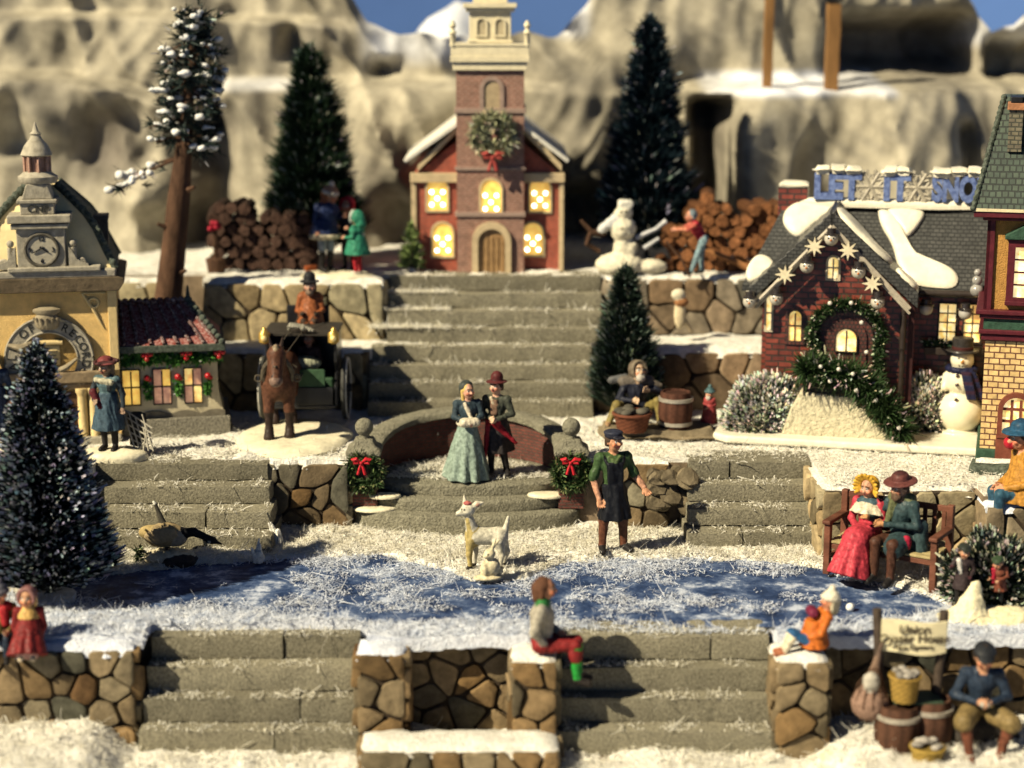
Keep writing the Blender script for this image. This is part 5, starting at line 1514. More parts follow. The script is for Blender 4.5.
# ================================================================== figures
V3 = lambda *a: np.array(a, float)
SKIN = (.52, .27, .17); DARK = (.018, .016, .016)
def J_stand():
    return dict(pelvis=V3(0, 0, .88), chest=V3(0, 0, 1.22), neck=V3(0, 0, 1.40), head=V3(0, -.02, 1.56),
                shL=V3(.18, 0, 1.34), shR=V3(-.18, 0, 1.34), elL=V3(.25, .02, 1.08), elR=V3(-.25, .02, 1.08), wrL=V3(.26, -.06, .86), wrR=V3(-.26, -.06, .86),
                hipL=V3(.09, 0, .86), hipR=V3(-.09, 0, .86), knL=V3(.10, -.02, .47), knR=V3(-.10, -.02, .47), anL=V3(.10, .02, .08), anR=V3(-.10, .02, .08), toL=V3(.12, -.13, .045), toR=V3(-.12, -.13, .045))
def J_sit(lean=0.0, drop=.42, fwd=.42, apart=.10):
    """origin on the seat under the hips, facing -y"""
    j = dict(pelvis=V3(0, 0, .11), chest=V3(0, -lean * .6, .45), neck=V3(0, -lean, .63), head=V3(0, -lean * 1.25 - .02, .79))
    for k, s in (('L', 1), ('R', -1)):
        j['sh' + k] = V3(.18 * s, -lean * .85, .57); j['el' + k] = V3(.24 * s, -lean * .5 - .05, .31); j['wr' + k] = V3(.13 * s, -.28, .25)
        j['hip' + k] = V3(.09 * s, 0, .10); j['kn' + k] = V3(apart * s, -fwd, .12); j['an' + k] = V3(apart * s, -fwd - .02, .12 - drop); j['to' + k] = V3(apart * s * 1.1, -fwd - .16, .08 - drop)
    return j
def rot3(look, nod, roll=0):
    m = Matrix.Rotation(look, 3, 'Z') @ Matrix.Rotation(nod, 3, 'X') @ Matrix.Rotation(roll, 3, 'Y')
    return np.array(m)
def hand(pr, wr, el, side, skin, hdir=None, curl=.5, k=.006):
    d = (wr - el) if hdir is None else np.array(hdir, float)
    d = d / np.linalg.norm(d)
    w = np.cross(d, V3(0, -1, .15)); w /= np.linalg.norm(w) + 1e-9
    nrm = np.cross(w, d)
    if nrm[1] > 0: nrm = -nrm
    pr.append((('c', wr, wr + d * .065, .034, .036, skin), .015))
    pr.append((('c', wr + d * .06 - w * .02, wr + d * .06 + w * .02, .024, .024, skin), .012))
    for i, (o, ln) in enumerate(((-.036, .050), (-.012, .062), (.012, .058), (.036, .044))):
        a = wr + d * .078 + w * o; b = a + d * ln * .6 + w * o * .12 + nrm * ln * curl * .35; c = b + d * ln * (.55 - curl * .4) + nrm * ln * curl * .55
        pr.append((('c', a, b, .0135, .0125, skin), k)); pr.append((('c', b, c, .0125, .011, skin), k))
    tw = w * side
    a = wr + d * .03 + tw * .03; b = a + d * .03 + tw * .028 + nrm * .012; c = b + d * .028 + nrm * .016
    pr.append((('c', a, b, .015, .0135, skin), .008)); pr.append((('c', b, c, .0135, .0115, skin), .006))
def person(label, loc, rz, s, J, C, look=0, nod=0, roll=0, hs=1.08, hat=None, hair=None, extra=(), face=True, vox=.0135, group=None, hdirL=None, hdirR=None, curl=.5, skirt=False, beard=None, fat=1.0, arms=True):
    t = thing('person', label, 'person', loc, rz, group)
    pr = []
    skin = C.get('skin', SKIN); coat = C['coat']; slv = C.get('sleeve', coat); fore = C.get('fore', slv); tr = C.get('trousers', DARK); sh = C.get('shoes', DARK); shin = C.get('shin', tr)
    pe, ch, ne, hd = J['pelvis'], J['chest'], J['neck'], J['head']
    pr.append(('e', pe + V3(0, 0, .02), (.155 * fat, .12 * fat, .13), C.get('hips', tr)))
    pr.append(('c', pe + (ch - pe) * .3, ch, .125 * fat, .145 * fat, coat)); pr.append(('e', ch + (ne - ch) * .15, (.19 * fat, .125 * fat, .16), coat))
    pr.append(('c', J['shL'], J['shR'], .07, .07, coat)); pr.append(('c', ne - V3(0, 0, .05), hd, .06, .055, skin)); pr.append(('c', ne - V3(.045, 0, .035), ne - V3(-.045, 0, .035), .05, .05, C.get('collar', coat)))
    if arms:
        for k, sd in (('L', 1), ('R', -1)):
            pr.append(('c', J['sh' + k], J['el' + k], .068, .055, slv)); pr.append(('c', J['el' + k], J['wr' + k], .054, .038, fore))
            if C.get('cuff'): pr.append(('c', J['el' + k] + (J['wr' + k] - J['el' + k]) * .82, J['wr' + k], .05, .05, C['cuff']))
            hand(pr, J['wr' + k], J['el' + k], sd, C.get('glove', skin), hdirL if k == 'L' else hdirR, curl)
    if not skirt:
        for k in 'LR':
            pr.append(('c', J['hip' + k], J['kn' + k], .10, .072, tr)); pr.append(('c', J['kn' + k], J['an' + k], .070, .05, shin))
    for k in 'LR':
        pr.append((('c', J['an' + k], J['to' + k], .052, .045, sh), .015))
    Rh = rot3(look, nod, roll)
    H = lambda x, y, z: hd + Rh @ (V3(x, y, z) * hs)
    pr.append(('e', H(0, 0, .015), tuple(V3(.088, .104, .12) * hs), skin, Rh)); pr.append((('e', H(0, -.03, -.055), tuple(V3(.062, .066, .06) * hs), skin, Rh), .03))
    pr.append((('c', H(0, -.098, .012), H(0, -.118, -.018), .014 * hs, .019 * hs, tuple(V3(*skin) * 1.05)), .012))
    for sd in (-1, 1):
        pr.append((('e', H(.088 * sd, .005, -.005), tuple(V3(.016, .024, .034) * hs), skin, Rh), .008))
        pr.append((('e', H(.045 * sd, -.078, -.022), tuple(V3(.028, .024, .026) * hs), (min(1, skin[0] * 1.1), skin[1] * .8, skin[2] * .75), Rh), .02))
    if face:
        for sd in (-1, 1):
            pr.append(('p', H(.036 * sd, -.098, .022), .019 * hs, (.60, .55, .48))); pr.append(('p', H(.036 * sd, -.102, .022), .0125 * hs, (.03, .02, .02)))
            pr.append((('c', H(.018 * sd, -.1, .052), H(.058 * sd, -.088, .05), .0085 * hs, .007 * hs, C.get('brow', (.12, .06, .03))), .005))
        pr.append((('c', H(-.022, -.094, -.058), H(.022, -.094, -.058), .0095 * hs, .0095 * hs, (.38, .10, .08)), .005))
    if beard: pr.append(('e', H(0, -.07, -.085), tuple(V3(.065, .055, .065) * hs), beard, Rh)); pr.append((('c', H(-.03, -.1, -.04), H(.03, -.1, -.04), .014 * hs, .014 * hs, beard), .008))
    sculpt('body', pr + list(extra), t, vox, .022, PAINT, s, rough=.003, folds=.011, bare=(skin, C.get('glove', skin)))
    if hair:
        c = hair[0]; ln = hair[1] if len(hair) > 1 else 0
        hp = [('e', H(0, .022, .035), tuple(V3(.098, .105, .112) * hs), c, Rh)]
        for sd in (-1, 1): hp.append(('c', H(.082 * sd, .02, .03), H(.085 * sd, .03, -.03 - ln), .032 * hs, .028 * hs, c))
        if ln: hp.append(('c', H(0, .07, 0), H(0, .075, -.05 - ln), .085 * hs, .07 * hs, c))
        sculpt('hair', hp, t, .0135, .03, PAINT_MATT, s, rough=.006)
    if hat: make_hat(t, hat, H, Rh, hs, s)
    return t
def make_hat(t, hat, H, Rh, hs, s):
    kind, c = hat[0], hat[1]; c2 = hat[2] if len(hat) > 2 else tuple(x * .5 for x in c)
    E = lambda p, r, col: ('e', H(*p), tuple(V3(*r) * hs), col, Rh)
    Cc = lambda a, b, r0, r1, col: ('c', H(*a), H(*b), r0 * hs, r1 * hs, col)
    hp = []
    if kind == 'tophat': hp = [E((0, .005, .085), (.17, .175, .02), c), Cc((0, .005, .09), (0, .01, .10), .095, .095, c2), Cc((0, .008, .1), (0, .012, .155), .093, .098, c)]
    elif kind == 'brim': hp = [E((0, .01, .08), (.21, .2, .028), c), Cc((0, .01, .09), (0, .01, .11), .105, .105, c2), E((0, .01, .13), (.105, .11, .075), c)]
    elif kind == 'cap': hp = [E((0, .005, .075), (.112, .122, .045), c2), E((0, .01, .115), (.12, .13, .04), c), E((0, -.115, .068), (.08, .065, .014), c2)]
    elif kind == 'flatcap': hp = [E((0, .01, .085), (.115, .13, .062), c), E((0, -.1, .07), (.085, .06, .018), c)]
    elif kind == 'wool': hp = [E((0, .015, .07), (.11, .118, .10), c), ('c', H(0, .01, .175), H(0, .02, .19), .045 * hs, .045 * hs, c2)]; hp += [Cc((.1 * math.cos(a), .01 + .108 * math.sin(a), .055), (.1 * math.cos(a + .5), .01 + .108 * math.sin(a + .5), .055), .03, .03, c2) for a in np.arange(0, 2 * PI, .5)]
    elif kind == 'bonnet':
        hp = [E((0, .05, .03), (.125, .10, .13), c)]
        for k in range(15):
            a = -.45 + (PI + .9) * k / 14
            hp.append((Cc((.115 * math.cos(a), -.03, .02 + .125 * math.sin(a)), (.175 * math.cos(a), -.075, .02 + .185 * math.sin(a)), .028, .022, c2 if len(hat) > 3 and k % 2 else c), .012))
    elif kind == 'tricorn': hp = [E((0, .01, .11), (.11, .115, .07), c), E((0, .01, .085), (.2, .16, .025), c)]; hp += [Cc((.2 * math.cos(a), .01 + .16 * math.sin(a), .1), (.19 * math.cos(a + 1.6), .01 + .15 * math.sin(a + 1.6), .1), .03, .03, c2) for a in (-PI / 2, .52, 2.6)]
    elif kind == 'hood': hp = [E((0, .035, .03), (.115, .11, .135), c), Cc((0, .08, .05), (0, .1, -.08), .08, .09, c)] + [Cc((.1 * math.cos(a), -.055, .02 + .118 * math.sin(a)), (.1 * math.cos(a + .4), -.055, .02 + .118 * math.sin(a + .4)), .024, .024, c2) for a in np.arange(-.6, PI + .3, .4)]
    elif kind == 'scarf': hp = [E((0, .05, .06), (.120, .105, .118), c), E((0, .08, -.02), (.10, .07, .12), c)]
    elif kind == 'cone': hp = [Cc((0, .01, .07), (0, .05, .28), .115, .03, c), E((0, .01, .055), (.13, .135, .035), c2)]
    sculpt('hat', hp, t, .0135, .02, PAINT, s)
def disc(name, label, loc, rx, ry, h, seed=0, cat='base'):
    t = thing(name, label, cat, loc)
    mb = MB(); pts = []
    for k in range(26):
        a = 2 * PI * k / 26; w = 1 + .08 * noise.noise((math.cos(a) * 1.5, math.sin(a) * 1.5, seed))
        pts.append((rx * w * math.cos(a), ry * w * math.sin(a), 0))
    pad(mb, pts, (0, 0, 1), h, smooth=1)
    mb.build('mound', M('ivory_base', (.72, .66, .48), .6, .18, 7, .6, 24, coat=.05), t)
    return t

# --- man in an apron
j = J_stand(); j['wrR'] = V3(-.22, -.10, .80); j['elR'] = V3(-.26, .0, 1.07); j['elL'] = V3(.29, .02, 1.10); j['wrL'] = V3(.40, -.12, .92)
j['hipL'] = V3(.10, 0, .86); j['anL'] = V3(.16, .03, .08); j['knL'] = V3(.14, 0, .47); j['toL'] = V3(.22, -.1, .045); j['anR'] = V3(-.13, .02, .08); j['knR'] = V3(-.12, -.02, .47); j['toR'] = V3(-.16, -.12, .045)
GRN = (.045, .085, .03); BLK = (.007, .008, .012)
ap = [('b', V3(0, -.125, 1.12), (.105, .025, .17), .02, BLK), ('s', V3(0, -.02, .98), V3(.02, -.03, .50), .15, .235, 6, .08, BLK), ('c', V3(-.10, -.12, 1.26), V3(-.14, -.04, 1.38), .016, .016, BLK), ('c', V3(.10, -.12, 1.26), V3(.14, -.04, 1.38), .016, .016, BLK),
      ('c', V3(-.07, -.09, 1.36), V3(0, -.13, 1.30), .022, .018, (.09, .13, .05)), ('c', V3(.07, -.09, 1.36), V3(0, -.13, 1.30), .022, .018, (.09, .13, .05)), ('c', V3(-.27, -.01, 1.08), V3(-.255, -.01, 1.13), .066, .066, GRN), ('c', V3(.30, .0, 1.09), V3(.28, .0, 1.13), .066, .066, GRN)]
p = G(612, 556, 0)
person('man in a black apron, green shirt and dark flat-topped cap standing by the pond', (p.x, p.y, .06), R(12), 1.02, j, dict(coat=GRN, fore=SKIN, trousers=(.13, .05, .028), shoes=DARK, skin=(.55, .27, .15)), look=R(22), hat=('cap', (.025, .028, .045), (.02, .02, .03)), hair=((.07, .045, .03),), extra=ap)

# --- couple on the round platform
ZP = .64
j = J_stand(); j['elL'] = V3(.23, -.06, 1.12); j['wrL'] = V3(.08, -.20, 1.06); j['elR'] = V3(-.23, -.05, 1.12); j['wrR'] = V3(-.06, -.20, 1.06)
TEAL = (.035, .055, .07); MINT = (.24, .31, .26); FUR = (.62, .55, .42)
ex = [('s', V3(0, 0, 1.0), V3(-.02, .02, .02), .13, .41, 9, .09, MINT), ('c', V3(-.10, -.23, 1.05), V3(.10, -.23, 1.05), .085, .085, FUR)]
ex += [(('c', V3(.16 * math.cos(a), .14 * math.sin(a), .985), V3(.16 * math.cos(a + .5), .14 * math.sin(a + .5), .985), .035, .035, FUR), .01) for a in np.arange(0, 2 * PI, .5)] + [('c', V3(-.06, -.11, 1.36), V3(.03, -.17, 1.12), .03, .03, FUR)]
p = G(468, 479, ZP)
person('woman in a long mint green skirt with a white muff, on the round steps', (p.x, p.y, ZP + .02), R(10), .845, j, dict(coat=TEAL, skin=(.62, .34, .24), fore=TEAL), look=R(20), roll=R(-6), hat=('scarf', (.05, .06, .055)), hair=((.62, .42, .13), .16), extra=ex, skirt=True)
j = J_stand(); j['elL'] = V3(.27, -.03, 1.10); j['wrL'] = V3(.05, -.20, 1.03); j['elR'] = V3(-.25, -.04, 1.12); j['wrR'] = V3(-.06, -.21, 1.05); j['anL'] = V3(.16, .02, .08); j['toL'] = V3(.22, -.12, .045)
OLV = (.055, .06, .045); CRIM = (.24, .012, .022)
ex = [('s', V3(0, .02, 1.0), V3(.04, .05, .42), .16, .25, 5, .12, (.03, .025, .025)), ('c', V3(-.12, -.12, .98), V3(-.17, -.16, .36), .05, .035, CRIM), ('c', V3(.0, -.17, .96), V3(.34, -.05, .60), .06, .03, CRIM), ('c', V3(-.10, -.15, .98), V3(.06, -.19, .97), .05, .05, CRIM),
      ('b', V3(-.02, -.125, 1.22), (.06, .02, .13), .015, (.20, .12, .08)), ('c', V3(-.07, -.10, 1.38), V3(-.03, -.13, 1.30), .03, .025, (.5, .42, .3))]
p = G(497, 477, ZP)
person('man in an olive coat and crimson sash beside the woman in mint green', (p.x, p.y + .06, ZP + .02), R(-14), .865, j, dict(coat=OLV, trousers=DARK, skin=(.62, .36, .25), glove=(.62, .42, .28)), look=R(-22), hat=('tophat', (.09, .02, .02), (.04, .01, .012)), hair=((.08, .05, .03),), extra=ex)

# --- man with the tricorn hat
j = J_stand(); j['elR'] = V3(-.27, -.06, 1.10); j['wrR'] = V3(-.16, -.20, .98); j['wrL'] = V3(.30, -.02, .84); j['elL'] = V3(.27, .03, 1.07); j['knL'][2] = j['knR'][2] = .42
BLU = (.075, .125, .14)
ex = [('s', V3(0, .0, 1.10), V3(0, .0, .42), .16, .30, 7, .05, (.05, .085, .115)), ('c', V3(-.20, -.16, 1.12), V3(-.05, -.20, .86), .07, .04, (.10, .015, .02)), ('c', V3(-.15, -.12, 1.34), V3(.12, -.10, 1.30), .05, .05, (.45, .42, .30)), ('b', V3(0.1, -.13, 1.2), (.04, .02, .05), .01, (.02, .025, .03))]
p = G(112, 457, L1)
disc('snow_mound', 'oval ivory base under the man in the tricorn hat', (p.x + .05, p.y - .05, L1), .50, .30, .12, 1)
person('man in a long blue-green coat and dark red tricorn hat before the ochre building', (p.x - .02, p.y, L1 + .1), R(-14), .80, j, dict(coat=BLU, sleeve=(.03, .04, .05), trousers=DARK, skin=(.30, .2, .14)), look=R(-18), nod=R(8), hs=1.2, hat=('tricorn', (.17, .04, .04), (.06, .02, .02)), hair=((.16, .12, .08), .05), extra=ex)
t = thing('lattice_basket', 'pale lattice carrying frame beside the man in the tricorn hat', 'frame', (p.x + .36, p.y + .03, L1 + .1), R(-12))
mb = MB()
for k in range(5):
    mb.tube([(-.02 + .07 * k, .0, 0), (-.22 + .10 * k, .05, .62 - .07 * k)], .012, 5); mb.tube([(.26, 0, .02 + .08 * k), (-.1 - .02 * k, .04, .15 + .11 * k)], .011, 5); mb.tube([(-.05 + .08 * k, -.01, .0), (.22 - .03 * k, .02, .10 + .11 * k)], .011, 5)
mb.build('lattice', M('pale_lattice', (.40, .37, .30), .6, .2, 10, .2, 40), t)
mb = MB(); mb.rough(-.18, .1, .06, .26, 0, .55, .1, .03, 0, .04); mb.build('dark_sack', M('dark_sack', (.05, .045, .035), .9, .4, 9, .6, 40), t)
p = G(-2, 448, L1)
person('person in a dark blue coat cut off by the left edge, behind the frosted tree', (p.x, p.y, L1), R(10), .86, J_stand(), dict(coat=(.02, .035, .075), trousers=(.02, .03, .06)), hat=('flatcap', (.06, .04, .03)), hs=1.15, extra=[('s', V3(0, 0, 1.1), V3(0, 0, .4), .16, .28, 6, .05, (.018, .03, .07))])

# --- horse and carriage
def horse():
    p = G(279, 447, L1)
    t = thing('horse', 'chestnut horse harnessed before the black carriage, facing the viewer', 'horse', (p.x, p.y + .08, L1 + .09), R(3))
    B, D, N_ = (.10, .042, .024), (.035, .022, .018), (.20, .13, .10)
    pr = [('e', V3(0, .12, .86), (.235, .24, .29), B), ('c', V3(0, .2, .88), V3(0, .95, .92), .255, .25, B), ('e', V3(0, 1.02, .95), (.25, .27, .29), B), ('c', V3(0, .06, 1.0), V3(0, -.14, 1.30), .19, .125, B),
          ('c', V3(0, -.16, 1.34), V3(0, -.36, 1.02), .135, .092, B), ('e', V3(0, -.385, .98), (.098, .09, .09), N_), ('e', V3(0, -.18, 1.35), (.13, .12, .11), B),
          ('c', V3(0, -.05, 1.45), V3(0, .12, 1.08), .045, .06, D), ('c', V3(0, -.22, 1.47), V3(0, -.28, 1.34), .04, .025, (.25, .19, .12)),
          (('c', V3(.05, -.265, 1.32), V3(.02, -.36, 1.12), .03, .03, B), .02)]
    for s in (-1, 1):
        pr += [(('c', V3(.07 * s, -.1, 1.43), V3(.10 * s, -.13, 1.60), .042, .014, D), .012), ('p', V3(.088 * s, -.24, 1.33), .026, (.01, .01, .01)), ('p', V3(.045 * s, -.42, 1.06), .022, (.03, .015, .012)),
               ('c', V3(.14 * s, .1, .82), V3(.15 * s, .05 + .03 * s, .45), .125, .075, B), ('c', V3(.15 * s, .05 + .03 * s, .45), V3(.15 * s, .06 + .05 * s, .15), .072, .055, D), ('c', V3(.15 * s, .06 + .05 * s, .15), V3(.15 * s, .0 + .05 * s, .05), .062, .085, D),
               ('c', V3(.14 * s, 1.02, .85), V3(.14 * s, .92, .55), .16, .09, B), ('c', V3(.14 * s, .92, .55), V3(.14 * s, 1.1, .38), .08, .055, D), ('c', V3(.14 * s, 1.1, .38), V3(.14 * s, 1.05, .12), .055, .05, D), ('c', V3(.14 * s, 1.05, .12), V3(.14 * s, 1.0, .05), .055, .075, D)]
    pr += [('c', V3(0, 1.25, 1.0), V3(0, 1.42, .5), .06, .05, D)]
    sculpt('body', pr, t, .018, .04, PAINT, 1.0)
    mb = MB()
    pts = [(.215 * math.cos(a), -.0 - .09 * math.sin(a), 1.0 + .25 * math.sin(a)) for a in np.arange(0, 2 * PI + .01, PI / 12)]
    mb.tube(pts, .042, 7, cap=False); mb.build('collar', M('harness_leather', (.085, .07, .05), .5, .4, 14, .3, 40), t)
    mb = MB()
    for s in (-1, 1):
        mb.tube([(.24 * s, .05, .95), (.29 * s, .5, .85), (.32 * s, 1.7, .75)], .02, 6); mb.tube([(.09 * s, -.3, 1.2), (.11 * s, -.1, 1.32), (.2 * s, .1, 1.1)], .012, 5)
        mb.torus((.29 * s, .0, .95), .05, .014, 14, 6)
    mb.tube([(-.1, -.24, 1.22), (0, -.40, 1.2), (.1, -.24, 1.22)], .013, 5); mb.tube([(-.24, .5, 1.0), (0, .5, 1.17), (.24, .5, 1.0)], .03, 6); mb.build('harness', M('harness_leather', ()), t)
    return p
hp = horse()
def carriage():
    c = Vector((PX(304, 27.7, 1.5), 27.35, L1 + .08))
    disc('snow_mound', 'long ivory base under the horse and carriage', (PX(295, 26.8, 1), 26.75, L1 - .01), .86, 1.12, .12, 2)
    t = thing('carriage', 'black horse-drawn cab with green seat and two brass lamps', 'carriage', c)
    BK = M('carriage_black', (.016, .016, .018), .35, .3, 9, .2, 40, coat=.4)
    GN = M('carriage_green', (.04, .085, .045), .6, .3, 9, .3, 40)
    w = .53
    mb = MB(); mb.prism([(-.0, .28), (.85, .28), (.95, .6), (.95, 1.42), (.0, 1.42), (.88, 1.36), (.88, .62), (.0, .40)], -w, w, axis='x')
    mb = MB()
    for s in (-1, 1): mb.prism([(.05, .30), (.9, .30), (.95, 1.44), (.1, 1.44), (.12, 1.0), (.30, .82), (.05, .62)], s * w - .025, s * w + .025, axis='x')
    mb.box(-w, w, .92, .97, .3, 1.44); mb.box(-w, w, .0, .95, .28, .34); mb.build('body', BK, t, bev=.015)
    mb = MB(); mb.rough(-w - .06, w + .06, -.08, 1.02, 1.43, 1.49, .16, .008, 0, .015); mb.build('roof', M('carriage_roof', (.035, .03, .024), .7, .3, 9, .4, 40), t)
    mb = MB(); mb.box(-w + .06, w - .06, .30, .8, .62, .72); mb.box(-w + .06, w - .06, .26, .32, .34, .72); mb.build('seat', GN, t, bev=.03)
    mb = MB(); mb.box(-.05, w - .16, .02, .06, .62, .90); mb.build('apron_door', GN, t, bev=.01)
    mb = MB(); mb.box(-w + .04, w - .04, .0, .03, .34, .62); mb.build('dash_board', BK, t, bev=.01)
    for s in (-1, 1):
        wh = None
        mb = MB(); mb.torus((s * (w + .11), .55, .50), .47, .04, 32, 8, 'yz'); wh = mb.build('wheel', M('wheel_rim', (.05, .05, .045), .6, .4, 9, .3, 40), t)
        mb = MB(); mb.torus((s * (w + .145), .55, .50), .47, .018, 32, 6, 'yz'); mb.build('tyre', M('tyre_snow', (.55, .53, .46), .7, .3, 9, .3, 40), wh)
        mb = MB()
        for k in range(10): a = k * PI / 5; mb.tube([(s * (w + .11), .55, .5), (s * (w + .11), .55 + .46 * math.cos(a), .5 + .46 * math.sin(a))], .02, 6)
        mb.tube([(s * (w + .05), .55, .5), (s * (w + .2), .55, .5)], .07, 10); mb.build('spokes', BK, wh)
        mb = MB(); mb.lathe([(.04, 0), (.085, .03), (.085, .17), (.04, .21), (.02, .26)], (s * (w + .0), -.12, 1.33), 10); lm = mb.build('lamp', M('brass', (.62, .40, .10), .3, .3, 12, .2, 40, metal=.6), t)
        mb = MB(); mb.ball((s * w, -.185, 1.43), .048, 8); mb.build('lamp_glass', glow_mat('lamp_glow', (1, .74, .28), .18), lm)
    mb = MB(); mb.tube([(-w - .1, .55, .5), (w + .1, .55, .5)], .035, 8); mb.build('axle', BK, t)
    mb = MB()
    for k in range(26): mb.ball((-.18 + .4 * ((k * .618) % 1), .0 + .08 * math.cos(k * 5), 1.52 + .13 * ((k * .381) % 1) * (1 - abs(((k * .618) % 1) - .5))), .022 + .02 * ((k * .77) % 1), 6)
    mb.build('roof_bundle', M('bundle_grey', (.24, .225, .18), .8, .3, 12, .5, 40), t)
    mb = MB(); mb.box(-.34, .34, .92, 1.2, 1.28, 1.40); mb.box(-.34, .34, 1.16, 1.2, 1.40, 1.72); mb.build('driver_seat', BK, t, bev=.02)
    # driver
    RU = (.27, .085, .03)
    j = J_sit(.06, .4, .30); j['wrL'] = V3(.16, -.26, .28); j['wrR'] = V3(-.16, -.26, .28)
    ex = [('s', V3(0, .0, .5), V3(0, -.12, .02), .17, .27, 5, .04, RU), ('c', V3(-.13, -.03, .60), V3(.13, -.03, .60), .085, .085, RU)]
    d = person('coachman in a rust coat and black top hat high behind the cab roof', (c.x + .06, c.y + 1.04, c.z + 1.42), 0, .80, j, dict(coat=RU, trousers=(.05, .03, .02), skin=(.45, .27, .19), glove=(.06, .04, .03)), hs=1.2, hat=('tophat', (.02, .02, .022)), hair=((.12, .08, .06), .03), extra=ex, beard=(.25, .17, .12))
    j = J_sit(0, .35, .3)
    person('dim passenger with a pale green lap rug inside the black cab', (c.x + .08, c.y + .5, c.z + .72), 0, .72, j, dict(coat=(.05, .03, .03), trousers=(.2, .22, .15), skin=(.35, .2, .15)), hs=1.15, hair=((.04, .02, .015), .05), extra=[('e', V3(-.05, -.28, .32), (.34, .22, .16), (.30, .31, .22)), ('e', V3(.05, -.45, .12), (.07, .08, .1), (.55, .48, .34))])
    t2 = thing('reins', 'two thin dark reins running from the coachman over the cab to the horse', 'reins', (c.x, c.y, c.z))
    mb = MB()
    for s in (-1, 1): mb.tube([(.06 + .12 * s, .78, 1.66), (-.05 + .1 * s, .0, 1.52), (hp.x - c.x + .09 * s, hp.y - c.y - .12, 1.28)], .009, 5)
    mb.build('straps', M('harness_leather', ()), t2)
carriage()

# --- carollers on the upper terrace, left
p = G(330, 268, L3)
disc('snow_mound', 'pale mound under the group of snowball players', (PX(340, 30.2, 3), 30.2, L3 - .02), .62, .34, .10, 3)
NAVY = (.018, .03, .09)
j = J_stand(); j['wrL'] = V3(.22, -.30, 1.15); j['elL'] = V3(.27, -.06, 1.1); j['chest'] = V3(.04, -.04, 1.22); j['head'] = V3(.09, -.07, 1.54); j['neck'] = V3(.06, -.04, 1.4)
person('tall figure in a navy coat with pale trim by the shaded wood pile', (PX(326, 30.25, 3), 30.3, L3 + .06), R(45), .84, j, dict(coat=NAVY, trousers=(.30, .34, .36), shin=DARK, skin=(.42, .2, .12)), look=R(20), nod=R(14), hs=1.3, fat=1.4, hat=('wool', (.30, .16, .10), (.45, .40, .34)), hair=((.22, .08, .04), .1), extra=[('s', V3(0, 0, 1.1), V3(0, .02, .74), .20, .30, 5, .03, NAVY)] + [(('c', V3(.29 * math.cos(a), .26 * math.sin(a), .74), V3(.29 * math.cos(a + .5), .26 * math.sin(a + .5), .74), .05, .05, (.55, .48, .33)), .01) for a in np.arange(0, 2 * PI, .5)])
j = J_stand(); j['wrR'] = V3(-.12, -.28, 1.1)
person('figure in dark clothes with a bright red hood behind the green-clad child', (PX(349, 30.5, 3), 30.55, L3 + .06), R(-20), .70, j, dict(coat=(.02, .02, .03), trousers=DARK, skin=(.42, .2, .12)), hs=1.5, fat=1.3, hat=('hood', (.42, .015, .03), (.30, .01, .02)))
j = J_stand(); j['wrR'] = V3(-.12, -.36, 1.24); j['elR'] = V3(-.24, -.14, 1.16); j['wrL'] = V3(.2, -.26, 1.05)
GC = (.03, .20, .12)
g = person('child in a bright green coat and hood with red stockings, seen from behind', (PX(358, 30.05, 3), 30.05, L3 + .06), R(-120), .60, j, dict(coat=GC, trousers=(.40, .02, .03), shoes=(.55, .5, .42), skin=(.5, .26, .17)), hs=1.6, fat=1.4, hat=('hood', GC, (.45, .48, .42)), extra=[('s', V3(0, 0, 1.12), V3(0, 0, .58), .20, .36, 5, .04, GC), ('c', V3(-.12, .13, 1.16), V3(.0, .18, 1.16), .03, .03, (.6, .6, .52)), ('c', V3(.0, .18, 1.14), V3(-.10, .2, .92), .03, .03, (.6, .6, .52))])
t = thing('snow_shovel', 'small orange and cream toy sled lying at the feet of the navy-coated figure', 'sled', (PX(311, 30.1, 3), 30.1, L3 + .04), R(30))
t.name = 'toy_sled'
mb = MB(); mb.rough(-.13, .13, -.05, .05, .05, .20, .08, .01, 0, .03); mb.build('seat_board', M('orange_board', (.34, .085, .025), .6, .2, 10, .3, 30), t)
mb = MB()
for s in (-1, 1): mb.tube([(.1 * s - .12, -.1, 0), (.1 * s, -.1, .04), (.1 * s + .14, -.08, .0)], .04, 6)
mb.build('runners', M('ivory_base', ()), t)

# --- players right of the church
p = G(622, 272, L3)
t = thing('snowman', 'lumpy white snowman with twig arms at the top of the church stairs', 'snowman', (p.x, p.y - .25, L3), R(0))
W_ = (.68, .63, .48)
pr = [('e', V3(-.05, .0, .16), (.42, .32, .22), W_), ('e', V3(.42, .05, .12), (.34, .26, .14), W_), ('e', V3(0, 0, .45), (.17, .16, .26), W_), ('e', V3(-.01, -.02, .78), (.22, .2, .22), W_), ('e', V3(.0, -.02, 1.05), (.15, .15, .13), W_), ('b', V3(.03, -.02, 1.2), (.13, .12, .07), .05, (.66, .64, .55)), ('c', V3(-.14, -.05, .95), V3(-.36, -.06, .78), .09, .08, (.58, .58, .56)), ('c', V3(.15, -.05, .5), V3(.1, -.1, .3), .09, .07, W_)]
pr += [('p', V3(-.05, -.16, 1.08), .03, DARK), ('p', V3(.05, -.16, 1.08), .03, DARK), ('p', V3(-.03, -.21, .8), .03, (.2, .17, .1))]
sculpt('body', pr, t, .022, .04, PAINT_MATT, 1.0, rough=.015)
mb = MB(); mb.tube([(-.3, .05, .70), (-.55, .02, .72), (-.72, .0, .92)], [.07, .05, .03], 6); mb.tube([(-.55, .02, .72), (-.62, .0, .52), (-.40, .05, .38)], [.05, .05, .04], 6); mb.build('twig_arm', BARK, t)
